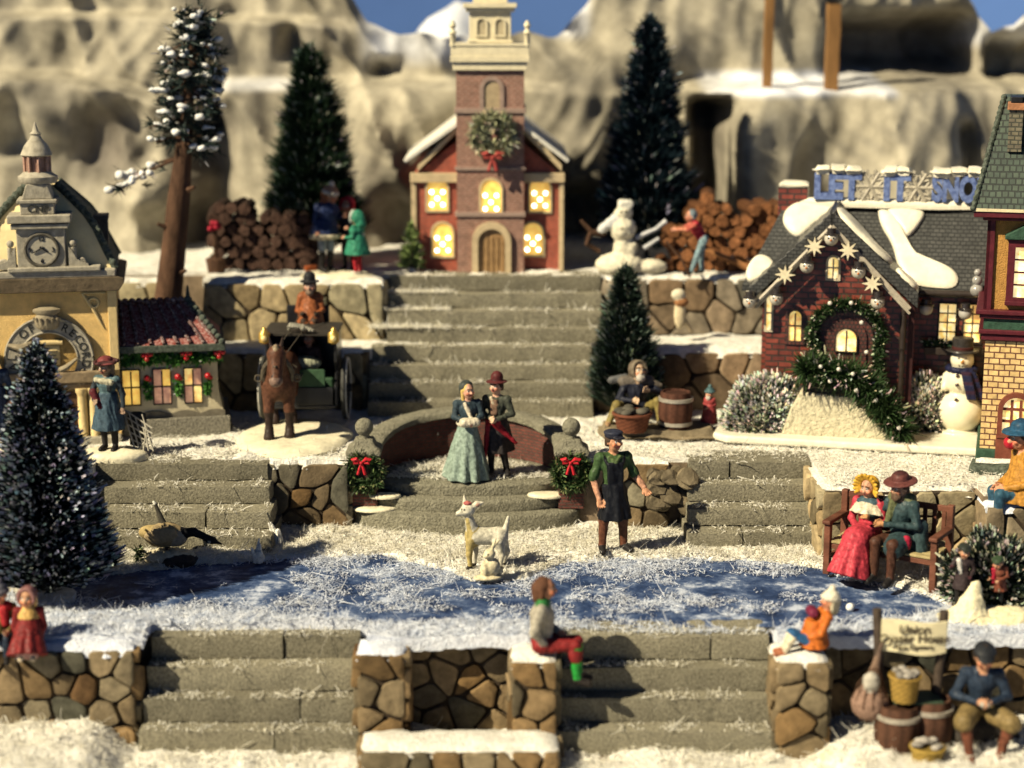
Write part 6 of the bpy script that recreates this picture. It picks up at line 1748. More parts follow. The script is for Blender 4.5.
mb = MB(); mb.tube([(.2, -.02, .62), (.55, -.05, .78), (.72, -.05, .92)], [.05, .035, .05], 6); mb.tube([(.35, -.05, .45), (.6, -.05, .62)], [.045, .03], 6); mb.build('snowy_twig', M('snow_twig', (.50, .5, .5), .8, .2, 8, .3, 30), t)
j = J_stand(); j['chest'] = V3(0, -.16, 1.16); j['neck'] = V3(0, -.24, 1.31); j['head'] = V3(0, -.30, 1.45); j['shL'] = V3(.17, -.2, 1.28); j['shR'] = V3(-.17, -.2, 1.28); j['elL'] = V3(.2, -.42, 1.15); j['wrL'] = V3(.1, -.66, 1.14); j['elR'] = V3(-.2, -.42, 1.15); j['wrR'] = V3(-.1, -.66, 1.12); j['knL'] = V3(.1, -.16, .46); j['anL'] = V3(.1, -.3, .08); j['toL'] = V3(.1, -.45, .05)
person('leaning figure with a red top and grey-blue trousers before the big log pile', (PX(702, 30.1, 3), 30.1, L3 + .05), R(-85), .68, j, dict(coat=(.38, .02, .04), fore=(.50, .19, .11), sleeve=(.45, .10, .07), trousers=(.20, .29, .32), skin=(.55, .25, .16)), hs=1.2, hair=((.16, .20, .22),))
t = thing('walking_stick', 'thin brown stick leaning between the snowman and the log pile', 'stick', (PX(690, 29.95, 3), 29.95, L3 + .03))
mb = MB(); mb.tube([(0, 0, 0), (-.15, 0, .3), (-.42, .0, .62)], [.02, .022, .02], 6); mb.build('shaft', BARK, t)
# ornament hanging on the shaded wall
t = thing('wall_ornament', 'small brown and white hanging ornament on the shaded wall below the log pile', 'ornament', (PX(680, 29.55, 2.5), 29.56, L2 + .18))
sculpt('body', [('e', V3(0, 0, .30), (.10, .08, .26), (.62, .52, .34)), ('e', V3(-.03, -.01, .62), (.12, .1, .1), (.60, .54, .40)), ('e', V3(.02, -.02, .50), (.12, .1, .08), (.30, .14, .06)), ('c', V3(.06, 0, .2), V3(.2, .02, .0), .05, .03, (.35, .28, .18))], t, .016, .03, PAINT_MATT)
# --- log piles: every log a thing
LOGM = paint_mat('split_log', rough=.85, coat=0, var=.4, vs=9, bs=30, bmp=.6)
def logs(label, group, u0, u1, vtop, y, rows, seed, tone, r0=.115):
    rg_ = random.Random(seed); proto = []
    for k in range(4):
        mb = MB(); n = 11; prof = [r0 * rg_.uniform(.86, 1.12) for _ in range(n)]
        vs, cs, fs = [], [], []
        for yy, sc, dk in ((0, .3, 1.25), (0, .82, 1.15), (.005, .96, .9), (.02, 1, .5), (.8, 1, .45), (.82, .9, .6)):
            for i in range(n):
                a = 2 * PI * i / n; vs.append((prof[i] * sc * math.cos(a), yy + .012 * rg_.random(), prof[i] * sc * math.sin(a)))
                g = rg_.uniform(.8, 1.2) * dk; cs.append((tone[0] * g, tone[1] * g, tone[2] * g))
        for q in range(5):
            for i in range(n): i2 = (i + 1) % n; fs.append((q * n + i, q * n + i2, q * n + n + i2, q * n + n + i))
        fs.append(tuple(reversed(range(n)))); fs.append(tuple(5 * n + i for i in range(n)))
        mb.add(vs, [tuple(reversed(f)) for f in fs], 0, False); mb.c = cs
        proto.append(mb)
    x0, x1 = PX(u0, y, 3), PX(u1, y, 3); d = r0 * 1.93
    made = []
    for k, mb in enumerate(proto):
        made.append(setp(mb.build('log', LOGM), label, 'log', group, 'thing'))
    used = 0
    for row in range(rows):
        z = L3 + r0 + row * d * .87
        frac = row / rows
        a, b_ = x0 + d * (.5 * (row % 2)), x1
        nx = int((b_ - a) / d)
        for i in range(nx + 1):
            x = a + i * d
            u = UV((x, y, z))[0]
            if UV((x, y, z))[1] < interp(u, vtop): continue
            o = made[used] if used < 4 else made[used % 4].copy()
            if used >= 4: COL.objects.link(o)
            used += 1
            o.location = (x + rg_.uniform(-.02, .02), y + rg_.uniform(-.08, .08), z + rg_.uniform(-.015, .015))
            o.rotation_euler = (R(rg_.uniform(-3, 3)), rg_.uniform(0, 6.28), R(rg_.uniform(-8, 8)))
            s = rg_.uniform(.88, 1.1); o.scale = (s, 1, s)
logs('cut log end in the sunlit orange-brown pile beside the cottage roof', 'logs of the right-hand pile', 668, 790, [(668, 240), (690, 212), (705, 196), (722, 200), (740, 212), (770, 205), (800, 205)], 30.7, 11, 31, (.21, .088, .036))
logs('shade-toned cut log end in the dark pile left of the snowball players', 'logs of the left-hand pile', 214, 322, [(214, 208), (240, 198), (262, 214), (300, 216), (330, 224)], 30.9, 10, 32, (.065, .036, .026))  # the pine's shade is put into this pile's darker wood tone
t = thing('split_rail', 'long split timber leaning across the front of the right log pile', 'timber', (PX(718, 30.4, 3), 30.42, L3))
mb = MB(); mb.tube([(-.35, .05, .48), (.62, 0, .08)], [.05, .06], 7, smooth=False); mb.build('beam', M('orange_timber', (.38, .17, .065), .8, .35, 7, .5, 30), t)
t = thing('potted_poinsettia', 'small red flower cluster by the left wood pile', 'plant', (PX(216, 30.7, 3.6), 30.62, L3))
mb = MB()
for k in range(6): mb.ball((.07 * math.cos(k * 1.05), -.05 * (k % 2), .80 + .06 * math.sin(k * 1.9)), .05, 7)
mb.build('petals', M('poinsettia_red', (.30, .012, .03), .6, .25, 10, .3, 30), t)
mb = MB(); mb.tube([(0, 0, 0), (0, 0, .75)], .04, 7); mb.lathe([(.14, 0), (.18, .25), (.16, .26)], (0, 0, 0), 12); mb.build('pot', BARK, t)

# --- round platform with its curved brick wall
CB = brick_mat('platform_brick', (.15, .038, .026), (.10, .026, .02), (.06, .04, .03), 1, .12, .05, .009, bmp=.8)
PIT = M('pitted_concrete', (.245, .23, .165), .95, .3, 13, 1.2, 30, col2=(.33, .31, .23), bd=.05)
def platform():
    t = thing('round_steps', 'half-round platform of three grey steps with ivory snow patches', 'steps', (PLAT.x, PLAT.y - .6, 0))
    for i, (rx, yf, z0, z1) in enumerate(((1.66, 25.12, 0, .29), (1.36, 25.36, .294, .47), (1.29, 25.62, .474, .64))):
        P = []; ym = PLAT.y + .9; n = 36
        yb = 25.55 if i == 0 else PLAT.y + 1.3
        mb = MB()
        pts = [(PLAT.x - rx, yb)] + [(PLAT.x + rx * math.sin(a), yf + (rx ** 2 * .105) * (1 - math.cos(a * 1.35)) * 1.0 / .78) for a in np.linspace(-PI / 2, PI / 2, n)] + [(PLAT.x + rx, yb)]
        h = z1 - z0; vs, fs = [], []; m = len(pts)
        for k, (dz, sc) in enumerate(((0, 0), (h * .3, .01), (h * .62, .0), (h - .035, .005), (h - .008, -.012), (h, -.04))):
            for (x, yy) in pts:
                d = noise.noise((x * 5, yy * 5, z0 + dz * 9)) * .018
                vs.append((PLAT.x + (x - PLAT.x) * (1 + sc * .6) + d, yy - sc + d, z0 + dz + d * .4))
        for k in range(5):
            for q in range(m - 1): fs.append((k * m + q, k * m + q + 1, k * m + m + q + 1, k * m + m + q))
        fs.append(tuple(5 * m + q for q in range(m)))
        mb.add(vs, fs, 0, True); mb.build('step', PIT, t, world=True)
    for u, v, z, rx, ry in ((375, 509, .29, .33, .2), (385, 497, .47, .24, .14), (546, 496, .47, .28, .15), (592, 512, .05, .2, .2)):
        mb = MB(); c = G(u, v, z); pad(mb, [(c.x + rx * math.cos(a), c.y + ry * math.sin(a), z) for a in np.arange(0, 2 * PI, .6)], (0, 0, 1), .045, smooth=1)
        mb.build('snow_patch', M('ivory_base', ()), t, world=True)
    w = thing('curved_brick_wall', 'curved dark brick wall with a grey coping behind the embracing couple', 'wall', (PLAT.x, PLAT.y + 1.2, .4))
    prof = []
    A = np.linspace(R(188), R(-8), 40)
    def ring(r_, z, zz=None): return [(PLAT.x + r_ * 1.04 * math.cos(a), 26.06 + r_ * math.sin(a) * .97, z + .30 * max(0, math.sin(a)) ** .8 * (1 if zz else 0)) for a in A]
    mb = MB(); n = len(A)
    vs = ring(1.32, .3) + ring(1.32, .98, 1) + ring(1.50, .98, 1) + ring(1.5, .3); fs = []
    for k in range(3):
        for q in range(n - 1): fs.append((k * n + q, k * n + q + 1, k * n + n + q + 1, k * n + n + q))
    fs += [(0, n, 2 * n, 3 * n), (n - 1, 4 * n - 1, 3 * n - 1, 2 * n - 1)]
    # brick courses follow the curve in the x-z projection
    mb.add(vs, [tuple(reversed(f)) for f in fs]); mb.build('brickwork', brick_mat('curved_brick', (.15, .038, .026), (.10, .026, .02), (.06, .04, .03), 1, .12, .05, .009, bmp=.8, arc=(26.06 - PLAT.y - 1.2, 1.32)), w, world=True)
    mb = MB(); vs = ring(1.25, .98, 1) + ring(1.25, 1.06, 1) + ring(1.29, 1.09, 1) + ring(1.55, 1.09, 1) + ring(1.6, 1.06, 1) + ring(1.6, .98, 1); fs = []
    for k in range(6):
        for q in range(n - 1): a, b_ = k * n, ((k + 1) % 6) * n; fs.append((a + q, a + q + 1, b_ + q + 1, b_ + q))
    mb.add([tuple(Vector(v) + noise.noise_vector(Vector(v) * 7) * .012) for v in vs], [tuple(reversed(f)) for f in fs], 0, True); mb.build('coping', PIT, w, world=True)
    for side, u, lab in ((-1, 365, 'left brick pillar with stone ball, green wreath and red bow'), (1, 571, 'right brick pillar with stone ball, wreath and red bow behind the apron man')):
        x = PX(u, 25.75, .9); y = 25.72
        q = thing('gate_pillar', lab, 'pillar', (x, y, .3), group='ball-topped brick pillars')
        mb = MB(); mb.box(x - .185, x + .185, y - .18, y + .18, .3, 1.10); mb.build('brick_shaft', CB, q, bev=.008, world=True)
        mb = MB(); vs = []
        for z, r_ in ((1.10, .25), (1.17, .26), (1.24, .17), (1.33, .13)): vs += [(x - r_, y - r_, z), (x + r_, y - r_, z), (x + r_, y + r_, z), (x - r_, y + r_, z)]
        fs = [(3, 2, 1, 0)] + [(4 * k + i, 4 * k + (i + 1) % 4, 4 * k + 4 + (i + 1) % 4, 4 * k + 4 + i) for k in range(3) for i in range(4)] + [(12, 13, 14, 15)]
        mb.add(vs, fs); mb.build('stone_cap', PIT, q, bev=.02, world=True)
        mb = MB(); mb.lathe([(.09, 0), (.075, .05), (.08, .07)], (x, y, 1.32), 14); mb.ball((x, y, 1.49), .135, 14); mb.build('stone_ball', PIT, q, world=True)
        mb = MB(); garland(mb, ringpts((x, y - .24, .87), .215), .12, 300, (.04, .075, .025), (.16, .19, .08), .25, u, .009, flat=.7); wr = mb.build('wreath', NEEDLE, q, world=True)
        bow(wr, (x - .02, y - .36, 1.04), .20, M('red_ribbon', (.48, .018, .028), .5, .2, 10, .2, 40))
platform()
plat_sh = []
rg3 = random.Random(5)
for _ in range(3600):
    a, q = rg3.uniform(0, PI), rg3.random() ** .5
    plat_sh.append((PLAT.x + 1.2 * q * math.cos(a), 26.0 + 1.2 * q * math.sin(a) - .25 * (1 - q) * rg3.random(), .66))
shreds('platform_shreds', plat_sh, .025, .11, .0065, .4, FIB_WARM, 9)
ter = []
for _ in range(36000):
    x, y = rg3.uniform(-8, 8), rg3.choice([rg3.uniform(23.8, 26.4), rg3.uniform(23.8, 28.2)])
    if inpoly(x, y, terr): ter.append((x, y, L1 + .03))
shreds('terrace_shreds', ter, .02, .10, .0065, .35, FIB_WARM, 10)
# pale crumpled scraps of packing lying about
def scrap(u, v, z, s, seed):
    p = G(u, v, z)
    return (p, s, seed)
for i, (u, v, z, s, lab) in enumerate(((276, 545, .03, .22, 'upright crumpled scrap of pale packing by the dark stone wall'), (222, 478, L1 - .25, .12, 'curled scrap of pale packing on the left flight of steps'), (258, 562, .03, .2, 'pale lump of packing snow at the pond edge right of the goose'))):
    p = G(u, v, z); rgs = random.Random(40 + i)
    mb = MB()
    for k in range(6):
        a = rgs.uniform(0, 6.28); P = [(0, 0, 0)]
        P = [(s * .3 * math.cos(a) * t + rgs.gauss(0, .1) * s, s * .3 * math.sin(a) * t, s * 1.5 * t * rgs.uniform(.5, 1.1)) for t in (0, .35, .7, 1)]
        mb.tube(P, [s * .25, s * .3, s * .2, s * .05], 6)
    setp(mb.build('snow_scrap', SNOW_WARM), lab, 'packing scrap', kind='thing').location = p

# --- animals by the pond
def deer():
    p = G(484, 573, 0)
    t = thing('deer', 'white and tan deer with a red flower on its head, by the pond', 'deer', (p.x, p.y + .05, .05), R(0))
    W_, Tn, Hf = (.60, .56, .44), (.42, .33, .13), (.03, .025, .02)
    pr = [('c', V3(-.11, 0, .46), V3(.13, .02, .45), .125, .12, W_), ('e', V3(.2, .02, .43), (.13, .12, .15), W_), ('e', V3(-.14, 0, .46), (.12, .115, .16), Tn), ('c', V3(-.15, -.01, .52), V3(-.21, -.03, .76), .09, .054, W_), ('c', V3(-.17, -.06, .5), V3(-.215, -.06, .72), .045, .03, Tn),
          ('e', V3(-.215, -.05, .84), (.10, .095, .09), W_), ('c', V3(-.26, -.06, .82), V3(-.35, -.07, .79), .058, .036, W_), ('p', V3(-.39, -.07, .80), .022, DARK), ('p', V3(-.26, -.13, .86), .018, DARK), ('p', V3(-.30, -.11, .86), .016, DARK),
          (('c', V3(-.16, -.05, .88), V3(-.09, -.06, .92), .03, .045, W_), .012), (('c', V3(-.09, -.06, .92), V3(.0, -.07, .95), .045, .010, W_), .012), (('c', V3(-.25, .03, .9), V3(-.27, .08, 1.0), .04, .012, W_), .012), ('p', V3(-.08, -.10, .92), .03, (.5, .3, .22)), ('c', V3(.28, .02, .5), V3(.33, .02, .72), .05, .02, W_)]
    for x, y, kx, c in ((-.18, -.07, -.02, Tn), (-.14, .07, .02, W_), (.20, -.07, .05, W_), (.24, .08, .07, W_)):
        pr += [('c', V3(x, y, .40), V3(x + kx, y, .22), .07 if x < 0 else .085, .042, c), ('c', V3(x + kx, y, .22), V3(x + kx * .3, y, .05), .04, .03, c), (('c', V3(x + kx * .3, y, .05), V3(x + kx * .3 - .03, y, .02), .034, .03, Hf), .01)]
    sculpt('body', pr, t, .0125, .025, PAINT)
    sculpt('flower', [('e', V3(-.22 + .034 * math.cos(k), -.05 + .034 * math.sin(k), .93), (.026, .026, .022), (.42, .12, .11)) for k in range(6)] + [('e', V3(-.22, -.05, .945), (.026, .026, .022), (.45, .13, .10))], t, .011, .01, PAINT)
    p2 = G(488, 583, 0)
    t2 = thing('rabbit', 'small cream rabbit on its own base, in front of the deer', 'rabbit', (p2.x, p2.y, .05), R(15))
    c = (.66, .58, .38)
    sculpt('body', [('e', V3(0, 0, .03), (.2, .12, .04), c), ('e', V3(.05, 0, .17), (.12, .1, .13), c), ('e', V3(-.05, -.02, .15), (.06, .07, .11), c), ('e', V3(.02, -.02, .36), (.075, .075, .07), c), ('e', V3(-.03, -.04, .34), (.05, .045, .04), c), (('c', V3(.04, -.03, .41), V3(.10, -.03, .56), .028, .014, c), .01), (('c', V3(.06, .03, .41), V3(.16, .03, .52), .026, .014, c), .01), ('e', V3(.17, 0, .1), (.04, .04, .04), c), ('p', V3(-.02, -.09, .37), .014, DARK)], t2, .0125, .02, PAINT)
deer()
def goose():
    p = G(168, 563, 0)
    t0 = thing('goose_rock', 'small snowy rock with a dark face under the goose', 'rock', (p.x + .03, p.y, .02))
    sculpt('stone', [('e', V3(0, 0, .06), (.36, .22, .13), (.62, .55, .38)), ('e', V3(.1, -.08, .03), (.28, .18, .12), (.035, .03, .028)), ('e', V3(.22, 0, .05), (.16, .14, .07), (.05, .05, .06))], t0, .02, .03, STONE, 1, rough=.025)
    mb = MB(); garland(mb, [(-.42, -.06, .04), (-.40, -.06, .22)], .09, 120, (.05, .07, .03), (.5, .48, .3), .2, 3, .014); mb.build('sprig', NEEDLE, t0)
    t = thing('goose', 'brown Canada goose with a black neck stretched low over the pond edge', 'goose', (p.x + .02, p.y - .02, .17), R(0))
    B, K = (.30, .225, .12), (.012, .012, .013)
    pr = [('e', V3(-.05, 0, .24), (.27, .16, .17), B, rot3(0, 0, R(-8))), ('e', V3(.1, 0, .22), (.17, .13, .14), (.30, .255, .19)), ('e', V3(-.24, 0, .28), (.16, .10, .10), (.36, .27, .12)), ('c', V3(.16, 0, .26), V3(.36, -.02, .29), .085, .058, K), ('c', V3(.36, -.02, .29), V3(.56, -.04, .20), .055, .048, K),
          ('e', V3(.60, -.04, .175), (.075, .058, .055), K), ('c', V3(.65, -.04, .155), V3(.75, -.04, .12), .028, .012, K), ('p', V3(.58, -.095, .16), .026, (.5, .45, .35)), ('c', V3(-.05, .02, .36), V3(-.17, .06, .66), .05, .022, (.05, .045, .035)), ('c', V3(-.17, .06, .66), V3(-.19, .065, .69), .022, .022, (.6, .58, .5))]
    for s in (-1, 1):
        pr += [('c', V3(-.02, .06 * s, .12), V3(-.01, .06 * s, .0), .025, .018, K), ('c', V3(-.01, .06 * s, .0), V3(.08, .06 * s, -.01), .022, .015, K), ('e', V3(-.08, .13 * s, .27), (.23, .04, .11), (.34, .26, .15), rot3(0, 0, R(-10)))]
    sculpt('body', pr, t, .0135, .025, PAINT_MATT, 1, rough=.006)
goose()

# --- man with baskets on the flat rock
p = G(660, 442, L1)
t = thing('flat_rock', 'long flat brown rock under the bearded basket seller', 'rock', (p.x, p.y + .2, L1))
mb = MB(); mb.rough(-.92, .90, -.22, .55, -.02, .16, .09, .05, 0, .07, 4, (.22, .175, .11)); mb.build('slab', STONE, t)
zr = L1 + .15
def basket(label, loc, r_, h, col, fill=None, group=None, rim=True, name='basket'):
    t = thing(name, label, 'basket', loc, 0, group)
    mb = MB(); n = 22; vs, fs, cs = [], [], []; rows = 9
    for k in range(rows + 1):
        z = h * k / rows; rr = r_ * (.78 + .24 * k / rows)
        for i in range(n * 2):
            a = PI * i / n; w = 1 + (.025 if (i // 2 + k) % 2 else -.02)
            vs.append((rr * w * math.cos(a), rr * w * math.sin(a), z)); g = 1.2 if (i // 2 + k) % 2 else .7
            cs.append(tuple(x * g for x in col))
    m = n * 2
    for k in range(rows):
        for i in range(m): i2 = (i + 1) % m; fs.append((k * m + i, k * m + i2, k * m + m + i2, k * m + m + i))
    fs.append(tuple(rows * m + i for i in range(m)))
    mb.add(vs, fs, 0, True); mb.c = cs; mb.build('weave', PAINT_MATT, t)
    mb = MB(); mb.torus((0, 0, h), r_ * 1.03, r_ * .09, 26, 7, 'xy', 0, tuple(x * 1.1 for x in col)); mb.build('rim', PAINT_MATT, t)
    if fill:
        rgb = random.Random(int(loc[0] * 100)); mb = MB()
        for k in range(13):
            a, q = rgb.uniform(0, 6.28), r_ * .75 * math.sqrt(rgb.random()); g = rgb.uniform(.6, 1.2)
            mb.ball((q * math.cos(a), q * math.sin(a), h + .02 + .05 * rgb.random()), r_ * .26, 6, 0, tuple(x * g for x in fill), (1.2, 1, .7))
        mb.build('contents', PAINT_MATT, t)
    return t
def barrel(label, loc, r_, h, col, group=None, lid=True):
    t = thing('barrel', label, 'barrel', loc, 0, group)
    mb = MB(); n = 28; vs, fs, cs = [], [], []; P = [(.84, 0), (.95, .2), (1, .42), (1, .58), (.94, .8), (.84, 1), (.76, 1), (.74, .96)]
    for q, z in P:
        for i in range(n):
            a = 2 * PI * i / n; w = 1 - (.03 if i % 3 == 0 else 0); vs.append((r_ * q * w * math.cos(a), r_ * q * w * math.sin(a), h * z)); g = (.6 if i % 3 == 0 else 1.05); cs.append(tuple(x * g for x in col))
    for k in range(len(P) - 1):
        for i in range(n): i2 = (i + 1) % n; fs.append((k * n + i, k * n + i2, k * n + n + i2, k * n + n + i))
    fs.append(tuple((len(P) - 1) * n + i for i in range(n))); fs.append(tuple(reversed(range(n))))
    mb.add(vs, fs, 0, True); mb.c = cs; mb.build('staves', PAINT_MATT, t)
    for z, q in ((.14, .935), (.80, .955)):
        mb = MB(); mb.lathe([(r_ * q, h * z - .03), (r_ * q + .012, h * z - .025), (r_ * q + .012, h * z + .025), (r_ * q, h * z + .03)], n=28); mb.build('hoop', M('pewter', (.40, .36, .30), .4, .3, 12, .2, 40, metal=.4), t)
    return t
pb = G(632, 434, L1 + .1)
basket('red-brown wicker basket between the knees of the bearded seller', (pb.x, pb.y + .02, zr), .28, .27, (.13, .045, .024), (.10, .09, .07))
pb = G(676, 432, L1 + .1)
barrel('brown barrel with pewter hoops on the flat rock beside the bearded seller', (pb.x, pb.y + .12, zr), .27, .56, (.085, .035, .022))
j = J_sit(.05, .2, .34, .26); OL = (.20, .155, .05); KB = (.014, .016, .028)
j['knR'] = V3(-.36, -.26, .30); j['anR'] = V3(-.52, -.38, .02); j['toR'] = V3(-.56, -.5, .0); j['knL'] = V3(.28, -.30, .34); j['anL'] = V3(.30, -.42, .04); j['toL'] = V3(.32, -.54, .02)
j['elL'] = V3(.36, -.16, .45); j['wrL'] = V3(.14, -.28, .52); j['elR'] = V3(-.3, -.12, .36); j['wrR'] = V3(-.12, -.26, .36)
ex = [('c', V3(-.2, -.02, .62), V3(.2, -.02, .62), .09, .09, (.13, .11, .09)), ('c', V3(.12, -.06, .64), V3(.36, -.10, .56), .07, .04, (.12, .10, .08)), ('c', V3(-.16, .06, .66), V3(-.38, .1, .62), .07, .06, (.10, .10, .10)), ('e', V3(0, -.02, .2), (.22, .17, .16), KB)]
pb = G(637, 426, L1 + .1)
person('bearded seller in black jacket, olive breeches and brown hood sitting behind a basket', (pb.x, pb.y + .28, zr), R(8), .98, j, dict(coat=KB, trousers=OL, shin=OL, shoes=(.35, .22, .12), skin=(.58, .40, .26)), look=R(16), nod=R(-10), hs=1.15, hat=('hood', (.14, .11, .08), (.2, .16, .11)), beard=(.55, .5, .42), extra=ex)
pb = G(709, 432, L1)
j = J_stand(); j['wrL'] = V3(.05, -.25, 1.0); j['wrR'] = V3(-.1, -.25, .95)
person('small gnome with a teal hat, white beard and red coat near the snowy shrub', (pb.x, pb.y, L1 + .05), R(-30), .36, j, dict(coat=(.30, .05, .05), trousers=(.03, .03, .03), hips=(.5, .45, .38), skin=(.6, .3, .18)), hs=1.75, hat=('wool', (.06, .12, .13), (.09, .16, .17)), beard=(.62, .56, .46), extra=[('s', V3(0, 0, 1.1), V3(0, 0, .3), .22, .38, 4, .03, (.30, .05, .05)), ('e', V3(0, 0, .28), (.4, .36, .12), (.66, .6, .48))], fat=1.4, vox=.02)

# --- big glazed snowman
p = G(962, 434, L1 + .15)
t = thing('snowman', 'large glazed snowman with black top hat and striped navy scarf before the cottage', 'snowman', (p.x, p.y + .22, L1 + .13), R(-12))
IV = (.78, .72, .52); NV = (.012, .014, .045)
pr = [('e', V3(0, 0, .33), (.36, .34, .34), IV), ('e', V3(0, 0, .80), (.25, .24, .25), IV), ('e', V3(0, 0, 1.12), (.175, .17, .17), IV), ('c', V3(-.2, -.02, .86), V3(-.24, -.1, .7), .08, .06, IV), ('e', V3(0, 0, 0.02), (.34, .32, .05), IV)]
for x, z in ((-.06, 1.17), (.05, 1.17), (-.09, 1.08), (-.045, 1.05), (.01, 1.04), (.07, 1.06), (.11, 1.1), (-.12, 1.12)): pr.append(('p', V3(x, -.165, z), .021, (.03, .02, .02)))
pr.append((('c', V3(0, -.17, 1.12), V3(-.02, -.23, 1.11), .025, .012, (.40, .18, .05)), .006))
for z, y in ((.92, -.23), (.78, -.26), (.56, -.28)): pr.append((('e', V3(-.07, y, z), (.032, .025, .03), (.05, .03, .03)), .004))
sculpt('body', pr, t, .016, .03, GLAZE)
sp = [('c', V3(.2 * math.cos(a), .19 * math.sin(a), .985), V3(.2 * math.cos(a + .45), .19 * math.sin(a + .45), .985), .045, .045, NV) for a in np.arange(0, 2 * PI, .45)]
for k in range(9): sp.append((('b', V3(.06 + .012 * k, -.24 - .008 * min(k, 4), .95 - .045 * k), (.075, .03, .026), .015, NV if k % 3 else (.03, .013, .028)), .008)); sp.append((('b', V3(.15 + .02 * k, -.19, .95 - .048 * k), (.06, .03, .027), .015, NV if (k + 1) % 3 else (.03, .013, .028)), .008))
sculpt('scarf', sp, t, .014, .02, PAINT)
mb = MB(); mb.lathe([(.24, 0), (.25, .012), (.24, .03), (.155, .035), (.15, .06), (.16, .2), (.15, .21)], (0, 0, 1.25), 24); hb = mb.build('hat', M('hat_black', (.03, .026, .024), .5, .4, 12, .4, 40, coat=.2), t)
mb = MB(); mb.lathe([(.158, .0), (.162, .04), (.155, .045)], (0, 0, 1.285), 24); mb.build('hat_band', M('hat_band', (.06, .018, .016), .6, .3, 12, .3, 40), hb)

# --- bench and the couple on it
bp = G(888, 584, 0); BRZ = R(-33)
WD = M('bench_wood', (.13, .05, .03), .6, .4, 6, .5, 28, stretch=(.4, 1, 1))
t = thing('park_bench', 'dark wooden bench with a pale seat, below the terrace wall', 'bench', (bp.x, bp.y + .12, .05), BRZ)
mb = MB()
for k in range(4): mb.box(-.72, .72, -.28 + .14 * k, -.16 + .14 * k, .44, .475)
mb.build('seat', M('bench_seat', (.36, .29, .14), .7, .3, 8, .4, 30), t, bev=.008)
mb = MB(); mb.box(-.74, .74, .27, .32, .95, 1.03); mb.box(-.74, .74, .26, .31, .56, .63)
for k in range(11): mb.box(-.68 + .13 * k, -.62 + .13 * k, .275, .305, .62, .96)
mb.build('backrest', WD, t, bev=.008)
for s in (-1, 1):
    for y, h in ((-.27, .70), (.29, 1.05)):
        mb = MB(); mb.box(s * .74 - .045, s * .74 + .045, y - .045, y + .045, 0, h); mb.build('leg', WD, t, bev=.012)
    mb = MB(); mb.box(s * .74 - .06, s * .74 + .06, -.36, .30, .70, .76); mb.build('armrest', WD, t, bev=.02)
    mb = MB(); mb.box(s * .74 - .03, s * .74 + .03, -.24, .26, .20, .26); mb.build('stretcher', WD, t, bev=.01)
mb = MB(); mb.box(-.70, .70, -.275, -.235, .36, .43); mb.build('apron_rail', WD, t, bev=.008)
def bench_at(a, b_): m = Matrix.Rotation(BRZ, 4, 'Z'); q = m @ Vector((a, b_, 0)); return (bp.x + q.x, bp.y + .12 + q.y, .53)
RED = (.46, .045, .065)
j = J_sit(.04, .46, .40, .10); j['wrL'] = V3(.06, -.3, .22); j['wrR'] = V3(-.02, -.32, .22)
ex = [('c', V3(0, -.02, .12), V3(0, -.40, .10), .19, .20, RED), ('s', V3(0, -.36, .18), V3(-.02, -.58, -.40), .16, .30, 8, .08, RED), ('s', V3(0, -.03, .62), V3(0, -.06, .42), .10, .24, 7, .10, (.62, .55, .40)), ('e', V3(0, -.03, .59), (.17, .14, .07), (.05, .09, .11))]
person('woman in a long red dress and yellow petal bonnet on the bench', bench_at(-.27, .0), BRZ + R(-4), .93, j, dict(coat=RED, skin=(.55, .30, .19), shoes=(.5, .2, .12)), look=R(-6), nod=R(8), hs=1.1, hat=('bonnet', (.55, .30, .03), (.62, .38, .05), 1), hair=((.22, .12, .05),), extra=ex, skirt=True)
j = J_sit(.03, .46, .42, .12); j['elR'] = V3(-.30, -.14, .34); j['wrR'] = V3(-.30, -.34, .40); j['elL'] = V3(.27, -.08, .32); j['wrL'] = V3(-.08, -.30, .34)
CT = (.03, .055, .06); DB = (.075, .032, .02)
ex = [('c', V3(.05, .02, .10), V3(.10, -.34, .06), .18, .14, CT), ('c', V3(.26, .03, .3), V3(.30, -.02, -.06), .10, .10, CT), ('c', V3(-.06, -.10, .62), V3(-.10, -.17, .34), .055, .04, (.11, .12, .055)), ('c', V3(-.10, .0, .64), V3(.10, .02, .64), .085, .085, (.11, .12, .055)), ('e', V3(.20, -.2, .12), (.06, .06, .10), (.40, .02, .05))]
person('bearded man in a dark green coat and wide brown hat on the bench', bench_at(.17, .0), BRZ + R(-8), 1.01, j, dict(coat=CT, trousers=DB, shin=DB, shoes=DARK, skin=(.42, .24, .15), glove=(.55, .27, .12)), look=R(-18), nod=R(10), hs=1.1, hat=('brim', (.12, .04, .035), (.06, .02, .02)), hair=((.10, .06, .04),), beard=(.12, .075, .05), extra=ex)

